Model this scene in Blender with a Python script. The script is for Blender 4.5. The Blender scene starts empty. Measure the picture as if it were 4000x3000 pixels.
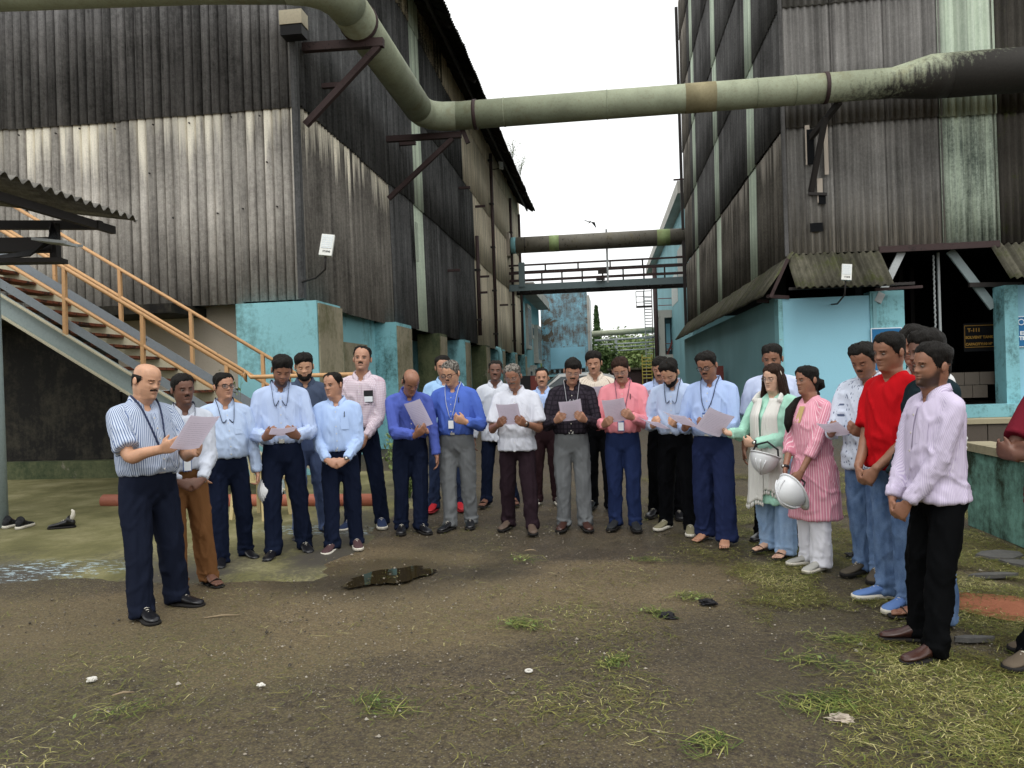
import bpy, bmesh, math, random
import numpy as np
from mathutils import Vector, Matrix
random.seed(7); RNG = np.random.default_rng(7)
R = math.radians
SC = bpy.context.scene
COL = SC.collection

# ------------------------------------------------------------------ camera
cam = bpy.data.cameras.new('camera'); cam_o = bpy.data.objects.new('camera', cam); COL.objects.link(cam_o)
cam.sensor_width = 36.0; cam.lens = 27.0; cam.clip_start = 0.05; cam.clip_end = 2000
_yaw, _pit, _rol = R(7), math.atan(20/3000), 0.033
_r0 = Vector((math.cos(_yaw), math.sin(_yaw), 0)); _f0 = Vector((-math.sin(_yaw), math.cos(_yaw), 0)); _z = Vector((0, 0, 1))
_f = _f0*math.cos(_pit) - _z*math.sin(_pit); _u0 = _f0*math.sin(_pit) + _z*math.cos(_pit)
_r = _r0*math.cos(_rol) - _u0*math.sin(_rol); _u = _r0*math.sin(_rol) + _u0*math.cos(_rol)
cam_o.matrix_world = Matrix(((_r.x, _u.x, -_f.x, 0), (_r.y, _u.y, -_f.y, 0), (_r.z, _u.z, -_f.z, 1.5), (0, 0, 0, 1)))
SC.camera = cam_o

# ------------------------------------------------------------------ sky and sun (overcast)
SUN_EL, SUN_AZ = R(60), R(172)      # azimuth measured clockwise from +Y: the sun stands behind the camera
world = bpy.data.worlds.new('World'); SC.world = world; world.use_nodes = True
nt = world.node_tree; nt.nodes.clear()
sky = nt.nodes.new('ShaderNodeTexSky'); sky.sky_type = 'NISHITA'; sky.sun_disc = False
sky.sun_elevation = SUN_EL; sky.sun_rotation = SUN_AZ; sky.air_density = 1.0; sky.dust_density = 6.0; sky.ozone_density = 1.0
hs = nt.nodes.new('ShaderNodeHueSaturation'); hs.inputs['Saturation'].default_value = 0.10
mx = nt.nodes.new('ShaderNodeMix'); mx.data_type = 'RGBA'; mx.inputs['Factor'].default_value = 0.72
mx.inputs['B'].default_value = (9.6, 9.75, 9.7, 1)
bg = nt.nodes.new('ShaderNodeBackground'); bg.inputs['Strength'].default_value = 0.104
wo = nt.nodes.new('ShaderNodeOutputWorld')
nt.links.new(sky.outputs[0], hs.inputs['Color']); nt.links.new(hs.outputs[0], mx.inputs['A'])
nt.links.new(mx.outputs['Result'], bg.inputs[0]); nt.links.new(bg.outputs[0], wo.inputs[0])
sun = bpy.data.lights.new('sun', 'SUN'); sun.energy = 0.6; sun.angle = R(40); sun.color = (1.0, 0.97, 0.92)
sun_o = bpy.data.objects.new('sun', sun); COL.objects.link(sun_o)
_sd = Vector((math.sin(SUN_AZ)*math.cos(SUN_EL), math.cos(SUN_AZ)*math.cos(SUN_EL), math.sin(SUN_EL)))
sun_o.rotation_euler = _sd.to_track_quat('Z', 'Y').to_euler(); sun_o.location = _sd*60
SC.view_settings.view_transform = 'Standard'; SC.view_settings.look = 'None'
SC.view_settings.exposure = 0.72; SC.view_settings.gamma = 1.0; SC.view_settings.use_curve_mapping = False
SC.render.engine = 'CYCLES'; SC.cycles.max_bounces = 6; SC.cycles.diffuse_bounces = 3; SC.cycles.glossy_bounces = 3
SC.cycles.transparent_max_bounces = 12; SC.cycles.use_denoising = True; SC.cycles.caustics_reflective = False; SC.cycles.caustics_refractive = False

# ------------------------------------------------------------------ helpers
def lin(h):
    h = h.lstrip('#'); v = [int(h[i:i+2], 16)/255 for i in (0, 2, 4)]
    return tuple(c/12.92 if c <= .04045 else ((c+.055)/1.055)**2.4 for c in v)

class N:
    """small node-tree writer"""
    def __init__(s, name):
        s.m = bpy.data.materials.new(name); s.m.use_nodes = True; s.t = s.m.node_tree; s.t.nodes.clear()
        s.out = s.n('ShaderNodeOutputMaterial'); s.b = s.n('ShaderNodeBsdfPrincipled')
        s.t.links.new(s.b.outputs[0], s.out.inputs[0])
    def n(s, t): return s.t.nodes.new(t)
    def put(s, sock, v):
        if v is None: return
        if isinstance(v, bpy.types.NodeSocket): s.t.links.new(v, sock)
        elif isinstance(v, (tuple, list)) and len(v) == 3 and sock.type == 'RGBA': sock.default_value = (*v, 1)
        else: sock.default_value = v
    def pos(s): return s.n('ShaderNodeNewGeometry').outputs['Position']
    def coord(s, k): return s.n('ShaderNodeTexCoord').outputs[k]
    def rand(s): return s.n('ShaderNodeObjectInfo').outputs['Random']
    def attr(s, k, o='Fac'):
        a = s.n('ShaderNodeAttribute'); a.attribute_name = k; return a.outputs[o]
    def mul(s, v, sc, loc=(0, 0, 0)):
        m = s.n('ShaderNodeMapping'); s.put(m.inputs[0], v); m.inputs['Scale'].default_value = sc; m.inputs['Location'].default_value = loc; return m.outputs[0]
    def noise(s, v, scale, det=4, rough=.6, dist=0):
        a = s.n('ShaderNodeTexNoise'); s.put(a.inputs['Vector'], v); a.inputs['Scale'].default_value = scale
        a.inputs['Detail'].default_value = det; a.inputs['Roughness'].default_value = rough; a.inputs['Distortion'].default_value = dist
        return a.outputs['Fac']
    def voro(s, v, scale, out='Distance', feat='F1'):
        a = s.n('ShaderNodeTexVoronoi'); a.feature = feat; s.put(a.inputs['Vector'], v); a.inputs['Scale'].default_value = scale; return a.outputs[out]
    def ramp(s, f, stops, interp='LINEAR'):
        a = s.n('ShaderNodeValToRGB'); s.put(a.inputs[0], f); e = a.color_ramp; e.interpolation = interp
        while len(e.elements) > 1: e.elements.remove(e.elements[0])
        for i, (p, c) in enumerate(stops):
            el = e.elements[0] if i == 0 else e.elements.new(p)
            el.position = p; el.color = (c, c, c, 1) if isinstance(c, (int, float)) else (*c, 1)
        return a.outputs[0]
    def step(s, f, a, b): return s.ramp(f, [(a, 0.), (b, 1.)])
    def mix(s, f, a, b, mode='MIX'):
        x = s.n('ShaderNodeMix'); x.data_type = 'RGBA'; x.blend_type = mode; x.clamp_factor = True
        s.put(x.inputs['Factor'], f); s.put(x.inputs['A'], a); s.put(x.inputs['B'], b); return x.outputs['Result']
    def math(s, op, a, b=0., c=None):
        x = s.n('ShaderNodeMath'); x.operation = op; s.put(x.inputs[0], a); s.put(x.inputs[1], b)
        if c is not None: s.put(x.inputs[2], c)
        return x.outputs[0]
    def sep(s, v):
        x = s.n('ShaderNodeSeparateXYZ'); s.put(x.inputs[0], v); return x.outputs
    def comb(s, a, b, c):
        x = s.n('ShaderNodeCombineXYZ'); s.put(x.inputs[0], a); s.put(x.inputs[1], b); s.put(x.inputs[2], c); return x.outputs[0]
    def bump(s, h, st=.4, d=.01, nrm=None):
        x = s.n('ShaderNodeBump'); x.inputs['Strength'].default_value = st; x.inputs['Distance'].default_value = d
        s.put(x.inputs['Height'], h); s.put(x.inputs['Normal'], nrm); return x.outputs[0]
    def fin(s, col, rough=.8, nrm=None, metal=0., spec=.3):
        s.put(s.b.inputs['Base Color'], col); s.put(s.b.inputs['Roughness'], rough); s.put(s.b.inputs['Normal'], nrm)
        s.put(s.b.inputs['Metallic'], metal); s.put(s.b.inputs['Specular IOR Level'], spec); return s.m

def scale_col(c, k): return tuple(min(1, x*k) for x in c)

# mesh collector
class MB:
    def __init__(s): s.v = []; s.f = []; s.mi = []
    def add(s, vs, fs, mi=0):
        o = len(s.v); s.v += [tuple(p) for p in vs]; s.f += [tuple(i+o for i in f) for f in fs]; s.mi += [mi]*len(fs); return s
    def box(s, a, b, mi=0, M=None):
        x0, y0, z0 = a; x1, y1, z1 = b
        vs = [Vector(p) for p in ((x0,y0,z0),(x1,y0,z0),(x1,y1,z0),(x0,y1,z0),(x0,y0,z1),(x1,y0,z1),(x1,y1,z1),(x0,y1,z1))]
        if M is not None: vs = [M @ p for p in vs]
        return s.add(vs, [(3,2,1,0),(4,5,6,7),(0,1,5,4),(1,2,6,5),(2,3,7,6),(3,0,4,7)], mi)
    def cbox(s, c, d, mi=0, M=None):
        return s.box(tuple(c[i]-d[i]/2 for i in range(3)), tuple(c[i]+d[i]/2 for i in range(3)), mi, M)
    def bar(s, p, q, w, h, mi=0, up=(0, 0, 1)):
        """rectangular bar from p to q, w across, h along up"""
        p, q = Vector(p), Vector(q); d = (q-p); L = d.length; d.normalize(); u = Vector(up)
        if abs(d.dot(u)) > .98: u = Vector((0, 1, 0))
        sx = d.cross(u).normalized(); u = sx.cross(d).normalized()
        M = Matrix((( d.x, sx.x, u.x, p.x), (d.y, sx.y, u.y, p.y), (d.z, sx.z, u.z, p.z), (0,0,0,1)))
        return s.box((0, -w/2, -h/2), (L, w/2, h/2), mi, M)
    def tube(s, pts, rad, n=10, mi=0, cap=True):
        v, f = tube(pts, rad, n, cap); return s.add(v, f, mi)
    def build(s, name, mat, parent=None, smooth=False):
        me = bpy.data.meshes.new(name); me.from_pydata(s.v, [], s.f)
        ms = mat if isinstance(mat, (list, tuple)) else [mat]
        for m in ms: me.materials.append(m)
        if len(ms) > 1: me.polygons.foreach_set('material_index', s.mi)
        if smooth: me.polygons.foreach_set('use_smooth', [True]*len(me.polygons))
        me.update()
        return link(name, me, parent)

def tube(pts, rad, n=10, cap=True, flat=1.0):
    P = [Vector(p) for p in pts]; k = len(P)
    if not isinstance(rad, (list, tuple)): rad = [rad]*k
    T = []
    for i in range(k):
        t = (P[min(i+1, k-1)] - P[max(i-1, 0)]); T.append(t.normalized())
    a = Vector((0, 0, 1)) if abs(T[0].z) < .9 else Vector((0, 1, 0))
    u = (a - T[0]*a.dot(T[0])).normalized(); V = []; Fc = []
    for i in range(k):
        u = (u - T[i]*u.dot(T[i])).normalized(); w = T[i].cross(u); r = rad[i]
        rx, ry = (r if isinstance(r, (tuple, list)) else (r, r*flat))
        for j in range(n):
            t = 2*math.pi*j/n; V.append(tuple(P[i] + u*(rx*math.cos(t)) + w*(ry*math.sin(t))))
    for i in range(k-1):
        for j in range(n):
            Fc.append((i*n+j, i*n+(j+1) % n, (i+1)*n+(j+1) % n, (i+1)*n+j))
    if cap:
        Fc.append(tuple(reversed(range(n)))); Fc.append(tuple(range((k-1)*n, k*n)))
    return V, Fc

def link(name, data, parent=None):
    o = bpy.data.objects.new(name, data); COL.objects.link(o)
    if parent is not None: o.parent = parent
    return o
def tag(o, label=None, cat=None, group=None, kind=None):
    if label: o['label'] = label
    if cat: o['category'] = cat
    if group: o['group'] = group
    if kind: o['kind'] = kind
    return o
def thing(name, label, cat, loc=(0, 0, 0), rz=0., group=None):
    o = link(name, None); o.location = loc; o.rotation_euler = (0, 0, rz); o.empty_display_size = .2
    return tag(o, label, cat, group)
def struct(name, mb, mat, parent=None, smooth=False):
    o = mb.build(name, mat, parent, smooth)
    if parent is None: o['kind'] = 'structure'
    return o

# numpy value noise
def _h(ix, iy, iz, seed):
    n = (ix*374761393 + iy*668265263 + iz*2147483647 + seed*1274126177) & 0xffffffff
    n = ((n ^ (n >> 13))*1274126177) & 0xffffffff
    n = n ^ (n >> 16)
    return (n & 0xffff)/32767.5 - 1.
def vnoise(P, scale=1., seed=0):
    P = np.asarray(P, float)*scale; i = np.floor(P).astype(np.int64); f = P - i; f = f*f*(3-2*f); r = 0
    for dx in (0, 1):
        for dy in (0, 1):
            for dz in (0, 1):
                w = (f[:, 0] if dx else 1-f[:, 0])*(f[:, 1] if dy else 1-f[:, 1])*(f[:, 2] if dz else 1-f[:, 2])
                r = r + w*_h(i[:, 0]+dx, i[:, 1]+dy, i[:, 2]+dz, seed)
    return r
def fbm(P, scale=1., seed=0, o=4):
    r = 0; a = 1.
    for k in range(o): r = r + a*vnoise(P, scale*2**k, seed+k*17); a *= .5
    return r
# ------------------------------------------------------------------ materials
def sheet_mat(name, light, dark, lo=.35, hi=.65, top=None, bot=None, moss=0., speck=.35, translucent=False):
    k = N(name); p = k.pos(); g = k.sep(k.coord('Generated'))
    st = k.noise(k.mul(p, (7, 7, .3)), 1., 6, .65); bl = k.noise(p, .7, 4, .6); sp = k.noise(p, 70, 3, .7); fine = k.noise(k.mul(p, (45, 45, 1.2)), 1., 4, .7)
    f = k.math('ADD', k.math('MULTIPLY', st, .55), k.math('MULTIPLY', bl, .45))
    f = k.math('ADD', f, k.math('MULTIPLY', k.math('SUBTRACT', fine, .5), .22)); f = k.math('ADD', f, k.math('MULTIPLY', k.math('SUBTRACT', k.noise(p, 16, 4, .75), .5), .35))
    col = k.mix(k.step(f, lo, hi), dark, light)
    ox = k.sep(k.coord('Object'))[0]; wn = k.n('ShaderNodeTexWhiteNoise'); wn.noise_dimensions = '1D'
    k.put(wn.inputs['W'], k.math('ADD', k.math('FLOOR', k.math('ADD', k.math('MULTIPLY', ox, 1/.157), .5)), k.math('MULTIPLY', k.rand(), 613.)))
    tone = k.math('ADD', k.math('MULTIPLY_ADD', k.rand(), .24, .70), k.math('MULTIPLY', wn.outputs['Value'], .48))
    if top is not None:
        a = k.math('ADD', g[2], k.math('MULTIPLY', k.math('SUBTRACT', st, .5), .7)); a = k.math('ADD', a, k.math('MULTIPLY', k.math('SUBTRACT', wn.outputs['Value'], .5), .26))
        col = k.mix(k.step(a, .82, 1.04), col, top)
    if bot is not None:
        a = k.math('ADD', g[2], k.math('MULTIPLY', k.math('SUBTRACT', fine, .5), 1.3)); col = k.mix(k.ramp(a, [(.0, .8), (.12, .35), (.45, 0.)]), col, bot)
    if moss:
        mo = k.step(k.math('ADD', k.noise(p, 2.2, 5, .7), k.math('MULTIPLY', k.math('SUBTRACT', fine, .5), .5)), .62-moss*.3, .75-moss*.3); col = k.mix(mo, col, lin('#45492b'))
    col = k.mix(k.math('MULTIPLY', k.step(sp, .42, .62), speck), scale_col(dark, .5), col) if False else k.mix(k.ramp(sp, [(.36, speck), (.5, 0.)]), col, scale_col(dark, .35))
    col = k.mix(1., col, k.comb(tone, tone, tone), 'MULTIPLY')
    m = k.fin(col, .88, k.bump(k.math('ADD', sp, fine), .35, .006), spec=.2)
    return m
GREY = lin('#6b6762'); DKG = lin('#262523')
M_SHEET_D = sheet_mat('sheet_dark', lin('#838180'), lin('#3c3b3a'), .38, .72)
M_SHEET_L = sheet_mat('sheet_weathered', lin('#c2bdb4'), lin('#76726d'), .36, .66, top=lin('#e2dccb'), speck=.25)
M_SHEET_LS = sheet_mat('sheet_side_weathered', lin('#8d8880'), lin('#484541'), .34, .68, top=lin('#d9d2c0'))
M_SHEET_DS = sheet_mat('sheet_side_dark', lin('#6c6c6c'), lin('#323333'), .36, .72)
M_SHEET_G = sheet_mat('sheet_green', lin('#bfcbb8'), lin('#98a596'), .30, .6, speck=.15)
M_SHEET_GD = sheet_mat('sheet_green_dirty', lin('#afbbaa'), lin('#566058'), .36, .58, speck=.4)
M_SHEET_C = sheet_mat('sheet_cream', lin('#dcd2bc'), lin('#b3a892'), .3, .62, speck=.2)
M_SHEET_CD = sheet_mat('sheet_cream_sooty', lin('#b0a58d'), lin('#33322f'), .45, .6)
M_SHEET_R = sheet_mat('sheet_brown_grey', lin('#8d8b87'), lin('#504e4b'), .3, .7, bot=lin('#a39c90'))
M_SHEET_RU = sheet_mat('sheet_upper_grey', lin('#8b8986'), lin('#5a5856'), .3, .7)
M_SHEET_RD = sheet_mat('sheet_dark_mossy', lin('#4f4b45'), lin('#2a2824'), .3, .7, moss=.15)
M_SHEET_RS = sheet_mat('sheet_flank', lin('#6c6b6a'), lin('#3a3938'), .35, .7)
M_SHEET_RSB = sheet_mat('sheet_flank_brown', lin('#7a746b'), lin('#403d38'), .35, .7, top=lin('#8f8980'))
M_SHEET_M = sheet_mat('sheet_mossy', lin('#625f52'), lin('#34332a'), .3, .7, moss=.30)
M_SHEET_CAN = sheet_mat('sheet_canopy', lin('#8f8c85'), lin('#4b4945'), .3, .7)
M_ROOF = sheet_mat('sheet_roof', lin('#4a4743'), lin('#1f1e1d'), .35, .7, moss=.2)

def paint_mat(name, base, stain=lin('#20281f'), amt=.45, bare=None, bare_amt=.0, streak=True, rough=.75, blue2=None):
    k = N(name); p = k.pos()
    n1 = k.noise(p, 1.3, 6, .68, .4); n2 = k.noise(k.mul(p, (3.5, 3.5, .6)), 1., 6, .7); n3 = k.noise(p, 14, 5, .75); big = k.noise(p, .45, 3, .5)
    col = k.mix(k.step(big, .35, .65), base, blue2 or scale_col(base, .82))
    f = k.math('ADD', k.math('MULTIPLY', n1, .45), k.math('ADD', k.math('MULTIPLY', n2, .3), k.math('MULTIPLY', n3, .25)))
    if bare is not None and bare_amt > 0:
        b = k.noise(p, .8, 7, .72, .6); col = k.mix(k.step(b, .66-bare_amt*.3, .67-bare_amt*.3), col, k.mix(n3, bare, scale_col(bare, .45)))
    col = k.mix(k.step(f, .66-amt*.36, .78-amt*.3), col, k.mix(n3, stain, scale_col(stain, 2.4)))
    col = k.mix(k.math('MULTIPLY', k.step(k.noise(p, 40, 3, .7), .55, .75), .25), col, scale_col(base, .45))
    return k.fin(col, rough, k.bump(k.math('ADD', n3, k.noise(p, 60, 2)), .3, .006), spec=.25)
BLUE = lin('#96cbdd')
M_BLUE = paint_mat('blue_painted_plaster', BLUE, amt=.12)
M_BLUE_M = paint_mat('blue_plaster_mouldy', lin('#88c0c8'), stain=lin('#1b2a20'), amt=.50)
M_BLUE_P = paint_mat('blue_plaster_peeling', lin('#92c8dd'), stain=lin('#4a4038'), amt=.66, bare=lin('#6e6350'), bare_amt=.25)
M_BLUE_T = paint_mat('teal_plaster', lin('#82b1b8'), stain=lin('#33464a'), amt=.18)
M_BLUE_S = paint_mat('blue_plaster_scuffed', lin('#8cc3cb'), stain=lin('#3c5552'), amt=.42, bare=lin('#a5a196'), bare_amt=.02)
M_PLAST = paint_mat('bare_plaster_mossy', lin('#9a927c'), stain=lin('#3f3f26'), amt=.55)
M_MOSSC = paint_mat('mossy_concrete', lin('#5d6246'), stain=lin('#1f2a1a'), amt=.6, bare=lin('#8a8674'), bare_amt=.2)
M_CREAM = paint_mat('cream_wall', lin('#b9aea0'), stain=lin('#7a7066'), amt=.12)
M_STAIN_SHADE = paint_mat('stained_shade_wall', lin('#4a463a'), stain=lin('#0d0c0b'), amt=.80)  # stained wall, its colour darkened to give the shade under the stairs
M_GREENW = paint_mat('green_wall', lin('#86b8aa'), stain=lin('#1a2419'), amt=.62, bare=lin('#8b8a70'), bare_amt=.0)
M_COPING = paint_mat('coping', lin('#a39a80'), stain=lin('#4d4a38'), amt=.35)
M_WHITEC = paint_mat('white_concrete', lin('#b8b6ae'), stain=lin('#4a453e'), amt=.35)
M_BLOCK = paint_mat('brown_block', lin('#564e46'), stain=lin('#39342e'), amt=.35)

def metal_mat(name, base, rust=None, amt=.3, rough=.55, metal=.0, dirt=lin('#2a2823')):
    k = N(name); p = k.pos(); n = k.noise(p, 5, 6, .7); n2 = k.noise(p, 28, 4, .7)
    col = k.mix(k.math('MULTIPLY', k.step(n2, .45, .7), .3), base, scale_col(base, .55))
    if rust: col = k.mix(k.step(k.math('ADD', k.math('MULTIPLY', n, .6), k.math('MULTIPLY', n2, .4)), .72-amt*.4, .76-amt*.4), col, k.mix(n2, rust, scale_col(rust, .3)))
    return k.fin(col, rough, k.bump(n2, .2, .003), metal=metal, spec=.4)
M_RAIL = metal_mat('orange_paint', lin('#c79c6e'), lin('#6b3a1c'), .28)
M_STEP = metal_mat('rusty_tread', lin('#6b3a22'), lin('#2b1a12'), .55, .85)
M_STRG = metal_mat('blue_grey_paint', lin('#8e9c9d'), lin('#33302b'), .22)
M_STRG2 = metal_mat('grey_flat_bar', lin('#7d858b'), lin('#1c1c1e'), .25)
M_CREAMP = metal_mat('cream_paint', lin('#b9b39b'), lin('#4d4534'), .22)
M_BRKT = metal_mat('brown_steel', lin('#3b2b2a'), lin('#241715'), .4, .7)
M_DKST = metal_mat('dark_steel', lin('#2b2725'), lin('#3a2417'), .25, .7)
M_BRIDGE = metal_mat('bridge_grey', lin('#66777a'), lin('#3b3430'), .12)
M_GREYST = metal_mat('pale_grey_steel', lin('#a6abab'), lin('#5b4a3c'), .2)
M_REDST = metal_mat('red_steel', lin('#7c3b34'), lin('#3c2018'), .2)
M_YEL = metal_mat('yellow_steel', lin('#c4b25a'), lin('#6c6036'), .2)
M_WHITE = metal_mat('white_enamel', lin('#d3d4ce'), None, 0, .45)
M_LENS = metal_mat('lamp_lens', lin('#c8cfd1'), None, 0, .25)
M_BLACK = metal_mat('black_plastic', lin('#17171a'), None, 0, .5)
M_LBOX = metal_mat('lamp_box_cream', lin('#c9bfa6'), lin('#4a3a28'), .15)
M_PIPE = None
def pipe_mat(name, base, soot=.0, black_x=None):
    k = N(name); p = k.pos(); nz = k.sep(k.n('ShaderNodeNewGeometry').outputs['Normal'])[2]
    n = k.noise(p, 2.2, 6, .7); n2 = k.noise(p, 22, 4, .7); dr = k.noise(k.mul(p, (12, 12, 1.2)), 1., 5, .7)
    col = k.mix(k.step(n, .35, .7), base, scale_col(base, .72)); col = k.mix(k.math('MULTIPLY', k.step(n2, .5, .72), .35), col, lin('#6d5b3a'))
    col = k.mix(k.math('MULTIPLY', k.step(k.noise(p, 1.1, 5, .7), .56, .7), .45), col, lin('#857a4f'))
    if soot: col = k.mix(k.step(k.math('ADD', k.math('MULTIPLY', dr, .7), k.math('MULTIPLY', n, .3)), .7-soot*.3, .74-soot*.3), col, lin('#1c1c1a'))
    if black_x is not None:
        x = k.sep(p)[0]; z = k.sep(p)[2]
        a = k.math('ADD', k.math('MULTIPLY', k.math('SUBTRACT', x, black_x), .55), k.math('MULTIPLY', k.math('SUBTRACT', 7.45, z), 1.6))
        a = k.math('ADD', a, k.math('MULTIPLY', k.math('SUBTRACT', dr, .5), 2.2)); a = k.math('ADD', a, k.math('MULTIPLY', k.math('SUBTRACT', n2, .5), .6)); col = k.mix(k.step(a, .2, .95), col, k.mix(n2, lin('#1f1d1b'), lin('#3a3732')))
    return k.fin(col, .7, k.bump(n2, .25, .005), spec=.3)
M_PIPE = pipe_mat('pipe_pale_green', lin('#99a089'), .12)
M_PIPEX = pipe_mat('pipe_pale_green_crossing', lin('#a0a78e'), .12, 5.2)
M_PIPE2 = pipe_mat('pipe_grey_sooty', lin('#77746a'), .42)
M_PIPE2G = pipe_mat('pipe_green_band', lin('#94a873'), .1)
M_PIPE3 = pipe_mat('pipe_far', lin('#aab098'), .1)
M_ORPIPE = metal_mat('orange_pvc', lin('#9c5b45'), lin('#5d3a2c'), .2, .6)
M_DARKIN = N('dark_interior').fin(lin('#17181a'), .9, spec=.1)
M_CORE = N('light_block_dark').fin(lin('#1b1b1b'), .95, spec=.05)  # for the cores added inside the sheds to block light
def flat(name, c, r=.6, spec=.3): return N(name).fin(c, r, spec=spec)
M_SIGNB = flat('sign_blue', lin('#1f6a9c'), .4); M_SIGNW = flat('sign_white', lin('#dfe6e8'), .5)
M_OCHRE = flat('ochre_lettering', lin('#93712f'), .8)
M_GLASSW = flat('window_glass_dark', lin('#39454b'), .12, .6)

# ground
def ground_mat():
    k = N('wet_asphalt'); p = k.pos(); dirt = k.attr('dirt'); moss = k.attr('moss'); wet = k.attr('wet')
    g1 = k.voro(p, 75, 'Color'); gd = k.voro(p, 75, 'Distance'); n = k.noise(p, 3, 6, .7); n2 = k.noise(p, 34, 5, .8); n3 = k.noise(p, 120, 3, .8)
    gr = k.sep(g1)[0]
    col = k.ramp(k.math('ADD', k.math('MULTIPLY', n, .25), k.math('ADD', k.math('MULTIPLY', n2, .45), k.math('MULTIPLY', n3, .3))), [(.33, lin('#241e16')), (.46, lin('#43392c')), (.56, lin('#5f5340')), (.68, lin('#86775a'))])
    dc = k.mix(k.step(n2, .3, .7), lin('#62543a'), lin('#8f7d5e'))
    col = k.mix(k.math('MULTIPLY', dirt, k.step(k.math('ADD', n2, k.math('MULTIPLY', dirt, .5)), .5, .8)), col, dc)
    mc = k.mix(n2, lin('#43402a'), lin('#666039'))
    col = k.mix(k.math('MULTIPLY', moss, k.step(n2, .4, .62)), col, mc)
    stone = k.math('MULTIPLY', k.step(gr, .60, .66), k.ramp(gd, [(.22, 1.), (.40, 0.)])); hole = k.ramp(gd, [(.42, 0.), (.62, 1.)])
    col = k.mix(k.math('MULTIPLY', hole, .42), col, scale_col(lin('#24211d'), .7)); col = k.mix(k.math('MULTIPLY', stone, .62), col, k.ramp(k.sep(g1)[1], [(0, lin('#4a453f')), (.6, lin('#7d776d')), (1, lin('#aaa59b'))]))
    col = k.mix(wet, col, k.mix(.5, col, lin('#26221a')))
    rough = k.mix(wet, k.ramp(n, [(.3, .62), (.7, .85)]), (.35, .35, .35))
    return k.fin(col, rough, k.bump(k.math('ADD', k.math('MULTIPLY', n2, .7), k.math('MULTIPLY', stone, .8)), .9, .016), spec=.35)
M_GROUND = ground_mat()
def apron_mat():
    k = N('mossy_concrete_apron'); p = k.pos(); n = k.noise(p, 1.4, 6, .65, .3); n2 = k.noise(p, 26, 5, .75); n0 = k.noise(p, .5, 3)
    col = k.ramp(k.math('ADD', k.math('MULTIPLY', n, .65), k.math('MULTIPLY', n0, .35)), [(.34, lin('#4d4b2b')), (.48, lin('#6a6743')), (.58, lin('#827d5a')), (.72, lin('#989273'))])
    col = k.mix(k.math('MULTIPLY', k.step(n2, .5, .75), .5), col, lin('#4a4730'))
    wear = k.attr('wear'); col = k.mix(k.math('MULTIPLY', wear, k.step(k.math('ADD', n2, k.math('MULTIPLY', k.math('SUBTRACT', wear, .5), .3)), .40, .54)), col, lin('#45413a'))
    blue = k.attr('bluepaint'); col = k.mix(k.math('MULTIPLY', blue, k.step(k.noise(k.mul(p, (2, 6, 1)), 4, 5, .75), .54, .58)), col, lin('#a8bcc4'))
    return k.fin(col, .8, k.bump(k.math('ADD', n2, k.math('MULTIPLY', n, .6)), .4, .008), spec=.3)
M_APRON = apron_mat()
def water_mat():
    k = N('puddle_water'); p = k.pos()
    return k.fin(lin('#2b2413'), .03, k.bump(k.noise(p, 9, 2), .04, .01), spec=.6)
M_WATER = water_mat()
M_PAPER = None
# ------------------------------------------------------------------ ground
def grid_mesh(name, xs, ys, z=0., zf=None):
    X, Y = np.meshgrid(xs, ys); P = np.stack([X.ravel(), Y.ravel(), np.full(X.size, z)], 1)
    if zf is not None: P[:, 2] += zf(P)
    nx, ny = len(xs), len(ys); i = np.arange(nx*ny).reshape(ny, nx)
    F = np.stack([i[:-1, :-1].ravel(), i[:-1, 1:].ravel(), i[1:, 1:].ravel(), i[1:, :-1].ravel()], 1)
    me = bpy.data.meshes.new(name); me.from_pydata(P.tolist(), [], F.tolist()); me.update(); return me, P
def add_attr(me, nm, vals):
    a = me.attributes.new(nm, 'FLOAT', 'POINT'); a.data.foreach_set('value', np.clip(vals, 0, 1).astype(np.float32))
def blob(P, c, r, ang=0., soft=.5, seed=0, amp=.35, ns=1.6):
    d = P[:, :2] - np.array(c); ca, sa = math.cos(ang), math.sin(ang)
    u = (d[:, 0]*ca + d[:, 1]*sa)/r[0]; v = (-d[:, 0]*sa + d[:, 1]*ca)/r[1]
    q = np.sqrt(u*u+v*v) + amp*fbm(P, ns, seed, 4); return np.clip((1+soft/2-q)/soft, 0, 1)
xs = np.concatenate([[-400, -120, -50, -25, -14], np.arange(-9, 7.01, .09), [12, 25, 50, 120, 400]])
ys = np.concatenate([[-200, -50, -15, -4], np.arange(1.2, 13, .09), np.arange(13.5, 40, 1.5), [50, 70, 100, 150, 250, 500]])
def gz(P):
    near = (np.abs(P[:, 0]) < 9) & (P[:, 1] > 1) & (P[:, 1] < 13)
    return np.where(near, .012*fbm(P*np.array([1, 1, 0]), 1.1, 3, 3), 0) - .012
me, GP = grid_mesh('ground', xs, ys, 0., gz)
dirt = np.maximum.reduce([.85*blob(GP, (-1.5, 4.5), (1.9, .6), .42, .9, 1), .85*blob(GP, (-.9, 5.3), (2.6, .5), .15, .8, 2), .8*blob(GP, (.25, 5.95), (1.0, .42), -.1, .5, 4),
                          .9*blob(GP, (-2.2, 6.4), (1.3, .7), 0, .7, 5), .75*blob(GP, (-3.0, 4.6), (1.9, 1.0), .2, 1.0, 61), .2*blob(GP, (-.3, 3.6), (2.4, .8), .1, 1.0, 62), .35*blob(GP, (-1.2, 3.4), (1.4, .6), 0, .9, 6), .5*blob(GP, (1.55, 3.75), (.35, .5), .3, .5, 7), .5*blob(GP, (2.8, 6.0), (.7, 1.2), 0, .6, 8)])
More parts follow.
